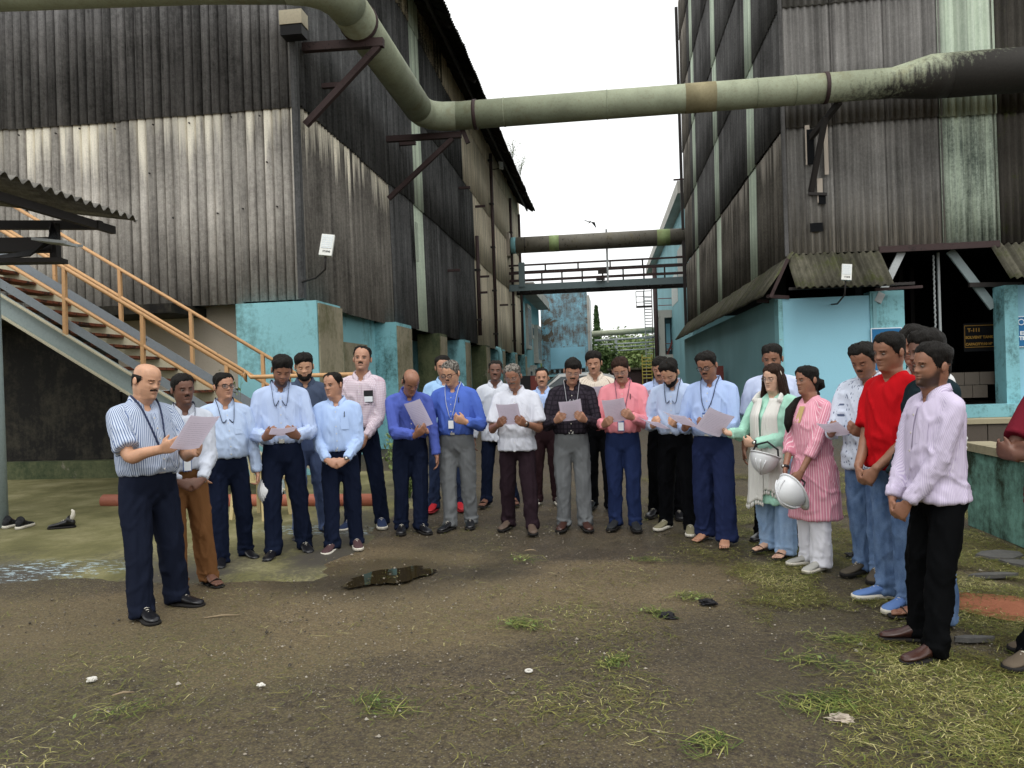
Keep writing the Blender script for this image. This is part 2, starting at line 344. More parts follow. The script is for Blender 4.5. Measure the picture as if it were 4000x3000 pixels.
moss = .9*np.maximum.reduce([1.1*blob(GP, (-3.2, 3.6), (2.1, 1.0), .2, .9, 11), .6*blob(GP, (-.6, 3.0), (2.2, .7), 0, .9, 12), 1.0*blob(GP, (2.6, 4.6), (1.9, 2.6), 0, .9, 13), .4*blob(GP, (.5, 4.6), (2, .8), 0, .9, 14),
                          np.clip(fbm(GP, .8, 15)*.9, 0, .55)])
wet = np.maximum.reduce([blob(GP, (-1.72, 5.8), (.95, .62), .35, .45, 21, .25), .35*blob(GP, (0, 6.6), (2.6, .8), 0, .8, 22), .45*blob(GP, (1.2, 3.6), (.9, .5), -.7, .7, 23)])
add_attr(me, 'dirt', dirt); add_attr(me, 'moss', moss); add_attr(me, 'wet', wet); me.materials.append(M_GROUND)
tag(link('ground', me), 'dark wet asphalt yard strewn with grit and grass cuttings', kind='structure')
# mossy concrete apron on the left, with a worn uneven front edge
xs = np.concatenate([[-30, -20, -14, -11], np.arange(-9, -2.1, .1)]); ys = np.arange(5.2, 12.7, .1)
me, AP = grid_mesh('concrete_apron', xs, ys, .0)
edge = .12*fbm(AP, 1.6, 31, 4)
d1 = AP[:, 1] - (5.62 + .10*np.sin(AP[:, 0]*1.3) + edge + .18*np.clip((AP[:, 0]+3.1), 0, 1)); d2 = (-2.38 + edge*1.4 - .02*(AP[:, 1]-6)) - AP[:, 0]
inside = np.minimum(d1, d2); z = .018*np.clip(inside/.12, -1.5, 1) + .004*fbm(AP, 2, 33, 3)
co = np.stack([AP[:, 0], AP[:, 1], z], 1); me.vertices.foreach_set('co', co.ravel().astype(np.float32))
add_attr(me, 'wear', np.clip(1.15-inside/1.3, 0, 1)*np.clip(.85+fbm(AP, 1.2, 35), 0, 1)); add_attr(me, 'bluepaint', np.maximum(blob(AP, (-4.75, 5.95), (.7, .32), .1, .6, 36), .9*blob(AP, (-3.1, 7.6), (.5, .3), 0, .6, 37)))
me.materials.append(M_APRON); me.polygons.foreach_set('use_smooth', [True]*len(me.polygons)); me.update()
tag(link('pavement', me), 'olive mossy concrete apron below the stairs', kind='structure')
def disc_patch(name, c, r, ang, z, mat, seed, amp=.3, n=70, dome=0.):
    b = MB(); vs = [(0, 0, z+dome)]; rr = []
    for ring in (.5, 1.):
        for i in range(n):
            t = 2*math.pi*i/n; q = ring*(1 + amp*float(fbm(np.array([[math.cos(t)*1.3+seed, math.sin(t)*1.3, seed*.37]]), 1., seed, 4)[0]))
            vs.append((q*r[0]*math.cos(t), q*r[1]*math.sin(t), z + dome*(1-ring)))
    fs = [(0, 1+i, 1+(i+1) % n) for i in range(n)] + [(1+i, 1+n+i, 1+n+(i+1) % n, 1+(i+1) % n) for i in range(n)]
    o = b.add(vs, fs).build(name, mat, smooth=True); o.location = (c[0], c[1], 0); o.rotation_euler = (0, 0, ang); return o
pd = disc_patch('puddle', (-1.72, 5.78), (.46, .22), .85, .0035, M_WATER, 3, .4); tag(pd, 'shallow brown puddle on the asphalt reflecting the sheds', kind='structure')
def dust_mat(name, a, b):
    k = N(name); p = k.pos(); n = k.noise(p, 30, 5, .8); return k.fin(k.mix(n, a, b), .95, k.bump(n, .6, .01), spec=.1)
rd = disc_patch('brick_dust', (2.42, 4.98), (.42, .25), -.4, .004, dust_mat('red_brick_dust', lin('#7d4a38'), lin('#a06a50')), 9, .35, dome=.02)
tag(rd, 'patch of red brick dust spilled on the ground beside the green wall', 'brick dust', kind='stuff')

# ------------------------------------------------------------------ corrugated sheets
_sheet_cache = {}
def sheet_mesh(mat, w=1.1, h=3.2, pitch=.157, amp=.033, style='lobe', seg=6, dmg=0):
    key = (mat.name, round(w, 3), round(h, 3), style, pitch, dmg)
    if key in _sheet_cache: return _sheet_cache[key]
    if style == 'lobe':
        FR = (0, .06, .13, .25, .5, .75, .87, .94); DP = (1., .62, .22, .05, 0., .06, .25, .65); nl = int(round(w/pitch)); pf = []
        for a_ in range(nl):
            for fr_, dp_ in zip(FR, DP): pf.append((-w/2 + (a_+fr_)*w/nl, -.03 + .085*dp_ + .014*(fr_-.5)))
        pf.append((w/2, .05))
    else: pf = None
    n = int(round(w/pitch))*seg if pf is None else len(pf)-1; V = []
    for r, (z, dy) in enumerate(((0, .007), (0, 0), (h*.5, 0), (h, 0))):
        for i in range(n+1):
            x = -w/2 + w*i/n if pf is None else pf[i][0]; ph = math.pi*x/pitch
            y = pf[i][1] if pf else -amp*math.cos(2*ph)
            zz = z
            V.append((x, y+dy, zz))
    F_ = [(r*(n+1)+i, r*(n+1)+i+1, (r+1)*(n+1)+i+1, (r+1)*(n+1)+i) for r in range(3) for i in range(n)]
    me = bpy.data.meshes.new('sheet'); me.from_pydata(V, [], F_); me.materials.append(mat)
    sm = [f[0] >= n+1 for f in F_]; me.polygons.foreach_set('use_smooth', sm); me.update(); _sheet_cache[key] = me; return me
def put_sheet(parent, mat, loc, rz, w=1.1, h=3.2, tilt=-.012, style='lobe', rx=None, **kw):
    o = link('sheet', sheet_mesh(mat, w, h, style=style, **kw), parent); o.location = loc
    o.rotation_euler = (rx if rx is not None else tilt + random.uniform(-.0015, .0015), random.uniform(-.0025, .0025), rz); return o
def clad(parent, start, d, n, rows, pick, rz, style='lobe', step=1.05, w=1.1):
    for i in range(n):
        for j, (z0, z1) in enumerate(rows):
            m = pick(i, j)
            if m is None: continue
            off = .005*(i % 2) + random.uniform(0, .003)
            nx, ny = (math.sin(rz), -math.cos(rz))
            put_sheet(parent, m, (start[0] + d[0]*(i+.5)*step + nx*off, start[1] + d[1]*(i+.5)*step + ny*off, z0 + random.uniform(-.02, .02)), rz, w, z1-z0, style=style)

# ------------------------------------------------------------------ building on the left
LB = thing('factory_shed', 'tall dark factory shed clad in weathered corrugated sheets behind the orange staircase', 'shed', (-8, 12.3, 0))
LB.location = (0, 0, 0)
MB().box((-14, 12.45, 2.95), (-5.06, 46.5, 12.2)).build('light_block_core', M_CORE, LB)  # dark core added behind the cladding to block light
clad(LB, (-4.97-7*1.05, 12.3), (1, 0), 7, [(2.92, 6.3), (6.13, 9.4), (9.25, 12.4)], lambda i, j: (M_SHEET_L, M_SHEET_D, M_SHEET_D)[j], 0.)
b = MB().box((-5.03, 12.24, 2.95), (-4.93, 12.36, 12)); b.build('corner_flashing', M_SHEET_DS, LB)
# flank facing the lane, near block
clad(LB, (-4.95, 12.36), (0, 1), 5, [(2.86, 6.3), (6.2, 9.4), (9.25, 12.2)], lambda i, j: (M_SHEET_LS, M_SHEET_DS, M_SHEET_DS)[j], R(90), 'sine', step=1.08, w=1.12)
# flank, far block
def pickL(i, j):
    y = 17.8 + i*1.05
    if 20.0 < y+.5 < 21.3: return M_SHEET_G
    if j == 3: return M_SHEET_CD if y < 24 else M_SHEET_C
    if j == 2 and y > 27: return M_SHEET_C
    if y > 28.6: return M_SHEET_C
    return M_SHEET_DS
clad(LB, (-4.90, 17.8), (0, 1), 27, [(2.88, 6.3), (6.2, 8.8), (8.7, 11.2), (11.0, 12.3)], pickL, R(90), 'sine')
clad(LB, (-4.95, 46.2), (-1, 0), 2, [(2.88, 8), (8, 12.3)], lambda i, j: M_SHEET_C, R(180), 'sine')
# bolts
bm = MB().tube([(0, 0, 0), (0, -.03, 0)], [.016, .012], 6); bme = None
for x, z in [(-10.0, 6.02), (-9.3, 6.0), (-8.85, 6.05), (-8.2, 6.0), (-7.5, 6.02), (-6.85, 6.0), (-6.1, 6.05), (-5.6, 6.03), (-9.9, 4.7), (-8.5, 4.35), (-7.9, 4.4), (-7.2, 4.42), (-6.4, 4.45), (-5.95, 4.5), (-5.35, 4.5), (-7.6, 5.2), (-5.5, 5.25)]:
    if bme is None: o = bm.build('bolt', M_DKST, LB); bme = o.data
    else: o = link('bolt', bme, LB)
    o.location = (x, 12.27, z)
# roof and eave (sheets lie across the slope, ends stepped along the eave)
for i in range(34):
    y = 11.9 + i*1.0
    o = put_sheet(LB, M_ROOF, (0, 0, 0), 0, 1.08, 2.6, style='sine')
    # local z up the slope, local x along the lane
    e = Vector((-3.85, y, 11.35 + random.uniform(-.05, .05))); up = Vector((-1, 0, .62)).normalized(); ax = Vector((0, 1, 0)); nn = ax.cross(up)
    Mx = Matrix.Identity(4); Mx.col[0] = (*ax, 0); Mx.col[1] = (*(-nn*-1 if False else nn*-1), 0); Mx.col[2] = (*up, 0); Mx.col[3] = (*e, 1)
    Mx = Mx @ Matrix.Rotation(random.uniform(-.02, .02) + .02, 4, 'Z') @ Matrix.Rotation(random.uniform(-.03, .03), 4, 'Y'); o.matrix_world = Mx
MB().bar((-4.35, 11.9, 11.5), (-4.35, 45.6, 11.5), .08, .14).build('purlin', M_DKST, LB)
for i in range(9):
    y = 13+i*4; MB().bar((-4.95, y, 12.0), (-3.95, y, 11.3), .06, .12).build('rafter', M_DKST, LB)
# downpipes on the far block
for y, z0, z1 in ((29.0, 3.2, 7.0), (33.4, 2.9, 11.4), (40.2, 2.9, 11.0), (44.3, 2.9, 11.0)):
    dp = MB().tube([(-4.72, y, z0), (-4.72, y, z1)], .075, 8).build('downpipe', M_BRKT, LB, True)
    for z in np.arange(z0+.6, z1, 1.9): MB().cbox((-4.74, y, z), (.2, .2, .07)).build('pipe_clip', M_DKST, dp)
for (y, z) in ((18.6, 7.4), (24.0, 5.0), (26.4, 8.2), (29.8, 8.3), (30.2, 5.6), (29.6, 4.9), (36, 5), (13.3, 6.85)):
    MB().cbox((-4.68, y, z), (.4, .09, .08)).build('steel_stub', M_BRKT, LB)
MB().cbox((-4.78, 19.6, 5.15), (.03, .22, 1.0)).build('torn_panel', M_SHEET_G, LB)
# ground floor under the cladding
MB().box((-6.09, 12.16, 0), (-4.69, 13.3, 2.9)).build('corner_pier', [M_BLUE_S], LB)
MB().box((-4.688, 12.2, 0), (-4.66, 13.33, 2.86)).build('bare_pier_face', M_PLAST, LB)
MB().box((-8.6, 12.72, 1.5), (-6.09, 12.95, 2.95)).build('cream_wall', M_CREAM, LB); MB().box((-9.3, 12.76, 0), (-6.09, 12.97, 1.497)).build('stained_shade_wall', M_STAIN_SHADE, LB)
MB().box((-14, 12.74, 0), (-8.603, 12.98, 2.95)).build('stained_shade_wall', M_STAIN_SHADE, LB)
MB().box((-14, 11.6, 2.75), (-6.9, 12.7, 2.9)).build('soffit', M_STAIN_SHADE, LB)
MB().box((-14, 12.3, .0), (-6.2, 12.5, .32)).build('ledge', M_MOSSC, LB)
MB().box((-5.35, 13.3, 0), (-5.2, 17.0, 2.95)).build('blue_wall', M_BLUE_S, LB)
MB().cbox((-5.19, 15.6, 1.95), (.03, 1.5, .8)).build('plaster_patch', M_PLAST, LB)
for y0, y1, m in ((17.0, 18.4, M_BLUE_M), (21.6, 22.6, M_MOSSC), (25.6, 26.6, M_BLUE_M), (30.2, 31.2, M_MOSSC), (35, 36, M_BLUE_M), (40, 41, M_BLUE_M), (45, 46, M_BLUE_M)):
    c = MB().box((-5.35, y0, 0), (-4.7, y1, 2.88)).build('pier', m, LB)
    MB().box((-4.698, y0+.05, 0), (-4.675, y1-.05, 2.8)).build('bare_face', M_PLAST, c)
MB().box((-6.6, 17, 0), (-6.4, 46, 2.9)).build('recessed_wall', M_BLUE_M, LB)
MB().box((-5.45, 26.6, 0), (-5.3, 33, 2.9)).build('blue_wall', M_BLUE_T, LB)
dp = MB().tube([(-4.55, 33.2, .3), (-4.55, 33.2, 2.6), (-4.6, 33.2, 2.8), (-4.75, 33.2, 2.85)], .1, 8).build('drain_pipe', M_BLUE_T, LB, True)
# thin conduit on the wall below the stairs
MB().tube([(-7.3, 12.66, 2.0), (-7.3, 12.66, .95), (-7.42, 12.66, .75), (-7.42, 12.66, .35)], .03, 6).build('conduit', M_CREAMP, LB, True)

# ------------------------------------------------------------------ building on the right
RB = thing('factory_shed', 'tall grey corrugated factory shed with pale green strips over a blue ground floor', 'shed')
MB().box((4.42, 18.6, 4.3), (16, 39.6, 20)).build('light_block_core', M_CORE, RB)  # added light-blocking core of this shed
ROWS = [(4.15, 7.15), (7.05, 9.95), (9.8, 12.8), (12.65, 15.6), (15.5, 18.4), (18.3, 20.2)]
def pickRF(i, j):
    if i == 3: return M_SHEET_GD if j == 0 else M_SHEET_G
    if i > 3: return M_SHEET_RD
    return M_SHEET_R if j == 0 else M_SHEET_RU
clad(RB, (4.2, 18.3), (1, 0), 9, ROWS, pickRF, 0., 'sine', step=1.14, w=1.2)
def pickRS(i, j):      # i counts from the far end towards the camera
    if i in (4, 10, 16): return M_SHEET_G
    return M_SHEET_RSB if j == 0 or (i < 3) else M_SHEET_RS
clad(RB, (4.2, 39.7), (0, -1), 20, [(4.0, 7.0)]+ROWS[1:], pickRS, R(-90), 'sine', step=1.07, w=1.12)
MB().box((4.17, 18.27, 4.1), (4.25, 18.36, 20)).build('corner_flashing', M_SHEET_RS, RB)
MB().bar((4.1, 39.75, 3.9), (4.1, 39.75, 20), .14, .14).build('end_post', M_DKST, RB)
for z in (7.4, 11.3): MB().bar((3.7, 39.7, z), (4.3, 39.7, z), .06, .08).build('steel_stub', M_BRKT, RB)
MB().bar((3.62, 19.3, 8.2), (4.2, 19.3, 8.2), .16, .14).build('steel_stub', M_BRKT, RB)
# awnings
for i in range(22):
    o = put_sheet(RB, M_SHEET_M, (0, 0, 0), 0, 1.05, 1.18, style='sine')
    y = 18.5 + i*1.0; up = Vector((.62, 0, .84)).normalized(); ax = Vector((0, -1, 0)); nn = ax.cross(up)
    Mx = Matrix.Identity(4); Mx.col[0] = (*ax, 0); Mx.col[1] = (*(-nn), 0); Mx.col[2] = (*up, 0); Mx.col[3] = (3.58, y, 3.2 + .012*(i % 2), 1); o.matrix_world = Mx
for x in (4.72, 5.72, 9.1, 10.1):
    o = put_sheet(RB, M_SHEET_M, (x, 17.45, 3.28 + random.uniform(-.02, .02)), 0, 1.06, 1.2, style='sine', rx=-.78)
MB().bar((4.1, 17.75, 3.3), (6.75, 17.75, 3.3), .06, .06).build('awning_angle', M_DKST, RB)
MB().bar((3.75, 18.0, 3.15), (4.15, 18.0, 4.0), .07, .07).build('awning_bracket', M_BRKT, RB)
for y in (18.2, 19.3): MB().bar((3.7, y, 3.2), (4.2, y, 3.15), .08, .08).build('awning_bracket', M_BRKT, RB)
MB().bar((6.2, 18.28, 4.14), (8.75, 18.28, 4.14), .12, .14).build('lintel', M_BRKT, RB)
MB().bar((6.75, 18.4, 4.1), (6.1, 18.15, 2.95), .16, .05, up=(0, 1, 0)).build('strut', M_GREYST, RB)
MB().bar((7.9, 18.7, 4.1), (8.75, 18.6, 2.75), .18, .06, up=(0, 1, 0)).build('strut', M_STRG, RB)
MB().bar((8.2, 18.5, 3.28), (9.3, 18.5, 3.24), .1, .1).build('tie', M_DKST, RB)
MB().bar((6.0, 18.0, 3.22), (7.0, 18.0, 3.24), .1, .06).build('tie', M_BRKT, RB)
# ground floor
MB().box((4.05, 18.2, 0), (5.95, 18.6, 3.12)).build('front_wall', M_BLUE, RB)
MB().box((5.953, 18.17, 0), (6.68, 18.6, 3.2)).build('pier', M_BLUE_M, RB)
MB().box((8.74, 18.1, 0), (9.02, 18.6, 3.2)).build('pier', M_BLUE_M, RB)
MB().box((9.023, 18.2, 0), (16, 18.6, 3.2)).build('front_wall', M_BLUE, RB)
MB().box((3.98, 18.62, 0), (4.3, 39.6, 3.2)).build('flank_wall', M_BLUE_T, RB)
MB().box((3.95, 18.17, 0), (4.047, 18.6, 3.12)).build('corner_strip', M_BLUE_S, RB)
MB().box((6.0, 18.14, 0), (6.08, 18.165, 3.15)).build('pipe_strip', M_BLUE_T, RB)
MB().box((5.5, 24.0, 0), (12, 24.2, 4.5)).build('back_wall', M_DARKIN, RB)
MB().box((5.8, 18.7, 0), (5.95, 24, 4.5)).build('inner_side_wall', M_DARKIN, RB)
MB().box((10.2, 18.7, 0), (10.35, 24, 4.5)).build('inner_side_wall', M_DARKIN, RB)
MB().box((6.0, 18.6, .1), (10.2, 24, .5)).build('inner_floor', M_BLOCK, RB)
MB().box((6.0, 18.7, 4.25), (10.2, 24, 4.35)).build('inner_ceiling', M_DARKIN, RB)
for k_ in range(4): MB().bar((6.9+.5*k_, 20.5+.6*k_, .5), (6.9+.5*k_, 20.5+.6*k_, 4.2), .1, .1).build('inner_column', M_DKST, RB)
ch = MB()
for k_ in range(44): ch.tube([(7.55+.02*(k_ % 2), 18.75, 1.6+.055*k_), (7.57-.02*(k_ % 2), 18.75, 1.66+.055*k_)], .02, 5)
ch.build('hoist_chain', M_GREYST, RB)
MB().bar((7.72, 18.9, .6), (7.72, 18.9, 4.1), .05, .05).build('inner_rod', M_GREYST, RB)
# steps and the tiled plinth inside the doorway
for r_ in range(2):
    for c_ in range(7):
        o = MB().cbox((6.55+.33*c_+.16*(r_ % 2), 18.95, .86+.30*r_), (.318, .2, .288)).build('block', M_BLOCK, RB)
MB().box((6.2, 17.6, 0), (9.3, 18.12, .60)).build('step', M_BLUE_M, RB)
MB().box((6.2, 17.1, 0), (9.1, 17.597, .34)).build('step', M_MOSSC, RB)
MB().box((6.1, 16.4, 0), (9.6, 17.097, .12)).build('step', M_BLOCK, RB)
# torn hole edges below the pipe bracket
for (x, z, w_, h_) in ((4.62, 6.6, .10, .9), (5.02, 6.55, .09, 1.3), (4.86, 5.55, .12, .55)):
    MB().cbox((x+.1, 18.235, z), (w_, .02, h_)).build('torn_edge', M_CREAM, RB)
for (x, z, w_, h_) in ((4.78, 6.55, .16, .8), (5.0, 5.35, .16, .22), (4.86, 4.72, .28, .2)):
    MB().cbox((x, 18.232, z), (w_, .015, h_)).build('hole_shade_plate', M_DARKIN, RB)  # dark plates on the cladding stand for the shade inside holes

def text(parent, s, loc, size, mat, rot=(R(90), 0, 0), align='LEFT', ext=.002, bold=0.):
    c = bpy.data.curves.new('lettering', 'FONT'); c.body = s; c.size = size; c.align_x = align; c.extrude = ext; c.offset = bold; c.materials.append(mat)
    t_ = bpy.data.objects.new('t', c); COL.objects.link(t_); me = bpy.data.meshes.new_from_object(t_.evaluated_get(bpy.context.evaluated_depsgraph_get())); bpy.data.objects.remove(t_)
    me.name = 'lettering'; o = link('lettering', me, parent); o.location = loc; o.rotation_euler = rot; return o
# painted tank plate
S = thing('tank_sign', 'dark plate with ochre SOLVENT TANK lettering in the doorway', 'sign', (8.72, 19.2, 1.93)); S.scale = (.72, .72, .72)
MB().box((-.5, 0, -.2), (.5, .04, .72)).build('plate', M_DARKIN, S)
b = MB(); x0, x1, z0, z1, t_ = -.47, .47, -.06, .64, .018
for a_, c_ in (((x0, 0, z0), (x1, 0, z0)), ((x0, 0, z1), (x1, 0, z1)), ((x0, 0, z0), (x0, 0, z1)), ((x1, 0, z0), (x1, 0, z1))): b.bar((a_[0], -.006, a_[2]), (c_[0], -.006, c_[2]), .01, t_, up=(0, 1, 0) if a_[0] == c_[0] else (0, 0, 1))
b.build('border', M_OCHRE, S)
text(S, 'T-111', (-.38, -.006, .44), .16, M_OCHRE, bold=.006); text(S, 'SOLVENT TANK', (-.45, -.006, .22), .117, M_OCHRE, bold=.006); text(S, 'CAPACITY:10 M\u00b3', (-.45, -.006, .0), .112, M_OCHRE, bold=.006)
S = thing('wall_sign', 'blue board with white letters IM on the mouldy blue pier', 'sign', (6.27, 18.13, 1.75))
MB().box((-.33, 0, -.35), (.33, .03, .62)).build('white_border', M_SIGNW, S); MB().box((-.31, -.006, -.33), (.31, -.001, .6)).build('blue_face', M_SIGNB, S)
text(S, 'IM', (.29, -.009, .18), .22, M_SIGNW, align='RIGHT', bold=.01)
S = thing('wall_sign', 'blue and white notice board cut off by the picture edge', 'sign', (9.2, 18.16, 1.85))
MB().box((-.23, 0, -.02), (1.0, .03, .66)).build('white_border', M_SIGNW, S); MB().box((-.21, -.006, 0), (.98, -.001, .64)).build('blue_face', M_SIGNB, S)
for i_, (w_, x_) in enumerate((('GAI', .0), ('EXTR', -.13), ('TECH', -.15))): text(S, w_, (x_, -.009, .36-.11*i_), .11, M_SIGNW, bold=.006)
lg = MB().tube([(-.1, -.004, .53), (-.1, -.012, .53)], [.07, .07], 20).build('round_logo', M_SIGNW, S)
MB().tube([(-.1, -.013, .53), (-.1, -.016, .53)], [.05, .05], 20).build('blue_disc', M_SIGNB, lg)
MB().cbox((.1, -.01, .06), (.2, .008, .09)).build('white_patch', M_SIGNW, S)

# low walls on the right
W = thing('low_wall', 'low mossy green plastered wall with pale coping running towards the camera', 'wall')
MB().box((3.3, 4.9, 0), (3.5, 7.6, .70)).build('wall_body', M_GREENW, W); MB().box((3.27, 4.9, .702), (3.53, 7.63, .775)).build('coping', M_COPING, W)
W = thing('block_wall', 'low brown tiled block wall beyond the green wall', 'wall')
MB().box((4.2, 10.05, 0), (8.5, 10.2, .76)).build('wall_body', M_BLOCK, W)
for r_ in range(2):
    for c_ in range(10):
        MB().cbox((4.4+.4*c_, 10.03, .20+.37*r_), (.388, .05, .358)).build('tile', M_BLOCK, W)
MB().box((4.15, 9.98, .762), (8.5, 10.24, .82)).build('coping', M_COPING, W)

# ------------------------------------------------------------------ big pipe on brackets
PT = thing('overhead_pipe', 'thick pale green duct bending over the yard, black at its wider end', 'pipe')
def arc_pts(p0, c, p1, n=6):
    p0, c, p1 = Vector(p0), Vector(c), Vector(p1)
    return [tuple(p0*(1-t)**2 + c*2*t*(1-t) + p1*t*t) for t in np.linspace(0, 1, n)]
zp = 7.5
MB().tube([(-12, 11.2, 8.1), (-6, 11.2, 7.75), (-4.6, 11.2, 7.62)], .31, 24).build('duct', M_PIPE, PT, True)
MB().tube(arc_pts((-4.6, 11.2, 7.62), (-3.9, 11.2, 7.55), (-3.9, 11.9, 7.52), 5), .315, 24).build('elbow', M_PIPE, PT, True)
MB().tube([(-3.9, 11.9, 7.52), (-3.9, 16.5, zp)], .31, 24).build('duct', M_PIPE, PT, True)
MB().tube(arc_pts((-3.9, 16.5, zp), (-3.9, 17.2, zp), (-3.2, 17.2, zp), 5), .315, 24).build('elbow', M_PIPE, PT, True)
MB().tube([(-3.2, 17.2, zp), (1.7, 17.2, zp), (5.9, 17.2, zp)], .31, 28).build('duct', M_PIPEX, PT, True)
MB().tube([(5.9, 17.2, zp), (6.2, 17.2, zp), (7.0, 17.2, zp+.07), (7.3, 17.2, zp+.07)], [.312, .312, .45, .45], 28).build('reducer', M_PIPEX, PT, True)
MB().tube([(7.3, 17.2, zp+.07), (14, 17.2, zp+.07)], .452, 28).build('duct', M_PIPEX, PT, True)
MB().tube([(1.9, 17.2, zp), (2.55, 17.2, zp)], .316, 28).build('stained_collar', pipe_mat('pipe_stained', lin('#958c6c'), .15), PT, True)
for x in (-2.1, .2, 3.4, 4.2): MB().tube([(x, 17.2, zp), (x+.03, 17.2, zp)], .318, 24).build('weld_seam', M_PIPE, PT, True)
for c in ((-3.9, 12.45, 7.52, 'y'), (-2.75, 17.2, zp, 'x'), (4.85, 17.2, zp, 'x')):
    d = Vector((0, .04, 0)) if c[3] == 'y' else Vector((.04, 0, 0)); MB().tube([Vector(c[:3])-d, Vector(c[:3])+d], .33, 24).build('clamp_band', M_BRKT, PT, True)
BR = thing('pipe_bracket', 'brown steel triangle bracket beside the white lamp box on the shed corner', 'bracket', group='pipe brackets')
MB().bar((-4.9, 12.5, 7.2), (-3.5, 12.5, 7.17), .12, .14).build('arm', M_BRKT, BR); MB().bar((-4.9, 12.5, 5.9), (-3.58, 12.5, 7.12), .1, .1).build('brace', M_BRKT, BR)
BR = thing('pipe_bracket', 'dark steel triangle bracket under the duct elbow near the green strip', 'bracket', group='pipe brackets')
MB().bar((-4.85, 17.3, 7.12), (-3.1, 17.3, 7.1), .12, .13).build('arm', M_BRKT, BR); MB().bar((-4.85, 17.3, 5.75), (-3.3, 17.3, 7.03), .1, .1).build('brace', M_BRKT, BR); MB().bar((-2.95, 17.3, 6.9), (-3.1, 17.3, 7.3), .08, .1).build('lug', M_BRKT, BR)
BR = thing('pipe_bracket', 'dark bent steel bracket standing out of the torn grey cladding', 'bracket', group='pipe brackets')
MB().bar((4.75, 18.4, 6.7), (5.15, 17.25, 7.2), .1, .12).build('arm', M_DKST, BR); MB().bar((4.78, 18.3, 5.55), (4.95, 17.6, 7.0), .1, .1).build('brace', M_DKST, BR); MB().bar((4.7, 18.25, 5.5), (5.1, 18.2, 5.45), .06, .06).build('foot', M_DKST, BR)

# lamps on the sheds
L = thing('lamp_box', 'cream metal lamp box at the corner of the dark shed beneath the duct', 'lamp', (-4.88, 12.1, 7.42))
MB().box((-.19, -.12, -.22), (.17, .14, .16)).build('housing', M_BLACK, L); MB().box((-.2, -.13, -.05), (.18, .15, .18)).build('hood', M_LBOX, L)
def flood(name, label, loc, rz, pole):
    o = thing(name, label, 'lamp', loc, rz, 'flood lamps on the sheds')
    b = MB(); b.box((-.1, -.03, 0), (.1, .03, .36)); h = b.build('housing', M_WHITE, o)
    MB().box((-.082, -.036, .12), (.082, -.031, .34)).build('lens', M_LENS, h)
    for r_ in range(5):
        for c_ in range(4): MB().cbox((-.054+.036*c_, -.0375, .15+.04*r_), (.02, .003, .02)).build('diode', M_WHITE, h)
    text(h, 'mee', (-.05, -.034, .05), .07, M_BLACK, ext=.001)
    MB().tube(pole, .018, 6).build('bracket', M_DKST, o, True); h.rotation_euler = (R(-16), R(7), 0); return o
flood('flood_lamp', 'white flood lamp on a bent arm by the shed corner over the blue pier', (-4.3, 11.6, 3.52), R(8), [(0, .02, .05), (-.02, .05, -.2), (-.25, .4, -.28), (-.55, .7, -.3)])
flood('flood_lamp', 'white flood lamp in front of the mossy awning above the pale blue wall', (5.1, 17.0, 3.35), R(-6), [(0, .02, .05), (-.02, .1, -.3), (-.1, .5, -.45), (-.1, 1.2, -.4)])
flood('flood_lamp', 'small far flood lamp below the eave of the dark shed', (-4.4, 34.5, 11.0), R(40), [(0, .02, .05), (-.3, .3, 0)])

# ------------------------------------------------------------------ staircase
ST = thing('staircase', 'steel staircase with orange pipe railings and rusty treads in front of the shed', 'staircase')
sl = (1.49-2.59)/1.79
def nz(x): return 2.59 + (x+8.36)*sl     # lower edge of the near stringer at y = 9.8
xa, xb = -9.6, -4.3
def sbar(name, y, dz, h, w, m, x0=xa, x1=xb): return MB().bar((x0, y, nz(x0)+dz), (x1, y, nz(x1)+dz), w, h).build(name, m, ST)
yn, yf = 9.85, 11.15
sbar('stringer', yn, .17, .27, .03, M_STRG); sbar('flange', yn-.03, .315, .02, .1, M_CREAMP); sbar('flange', yn-.03, .02, .02, .1, M_CREAMP)
sbar('flat_bar', yn-.01, .47, .11, .012, M_STRG2)
sbar('stringer', yf, .22, .34, .03, M_CREAMP); sbar('flat_bar', yf-.02, .50, .12, .012, M_STRG2)
x = -9.3
while x < -4.5:
    MB().box((x-.14, yn+.02, nz(x)+.24), (x+.14, yf-.02, nz(x)+.28)).build('tread', M_STEP, ST); x += .29
def rail(y, dz, x0, x1, r=.028): return MB().tube([(x0, y, nz(x0)+dz), (x1, y, nz(x1)+dz)], r, 8).build('handrail', M_RAIL, ST, True)
rail(yn-.05, 1.25, xa, -4.85); rail(yn-.05, .82, xa, -4.7); rail(yf+.05, 1.36, xa, -4.5); rail(yf+.05, .92, xa, -4.5)
MB().tube([(-4.85, yn-.05, nz(-4.85)+1.25), (-4.80, yn-.05, nz(-4.85)+1.16), (-4.80, yn-.05, 1.72), (-4.73, yn-.05, 1.64), (-3.3, yn-.05, 1.63)], .028, 8).build('handrail', M_RAIL, ST, True)
for x in (-8.5, -7.4, -6.27, -5.08): MB().bar((x, yn-.05, nz(x)+.3), (x+.02, yn-.05, nz(x)+1.25), .05, .05).build('post', M_RAIL, ST)
for x in (-3.35, -4.2): MB().bar((x, yn-.05, 0), (x, yn-.05, 1.63), .05, .05).build('post', M_RAIL, ST)
for x in (-8.6, -7.5, -6.34, -5.2): MB().bar((x, yf+.05, nz(x)+.4), (x, yf+.05, nz(x)+1.36), .05, .05).build('post', M_RAIL, ST)
MB().bar((-4.35, yn, 0), (-4.35, yn, nz(-4.35)+.1), .08, .08).build('foot', M_STRG, ST); MB().bar((-4.35, yf, 0), (-4.35, yf, nz(-4.35)+.1), .08, .08).build('foot', M_STRG, ST)
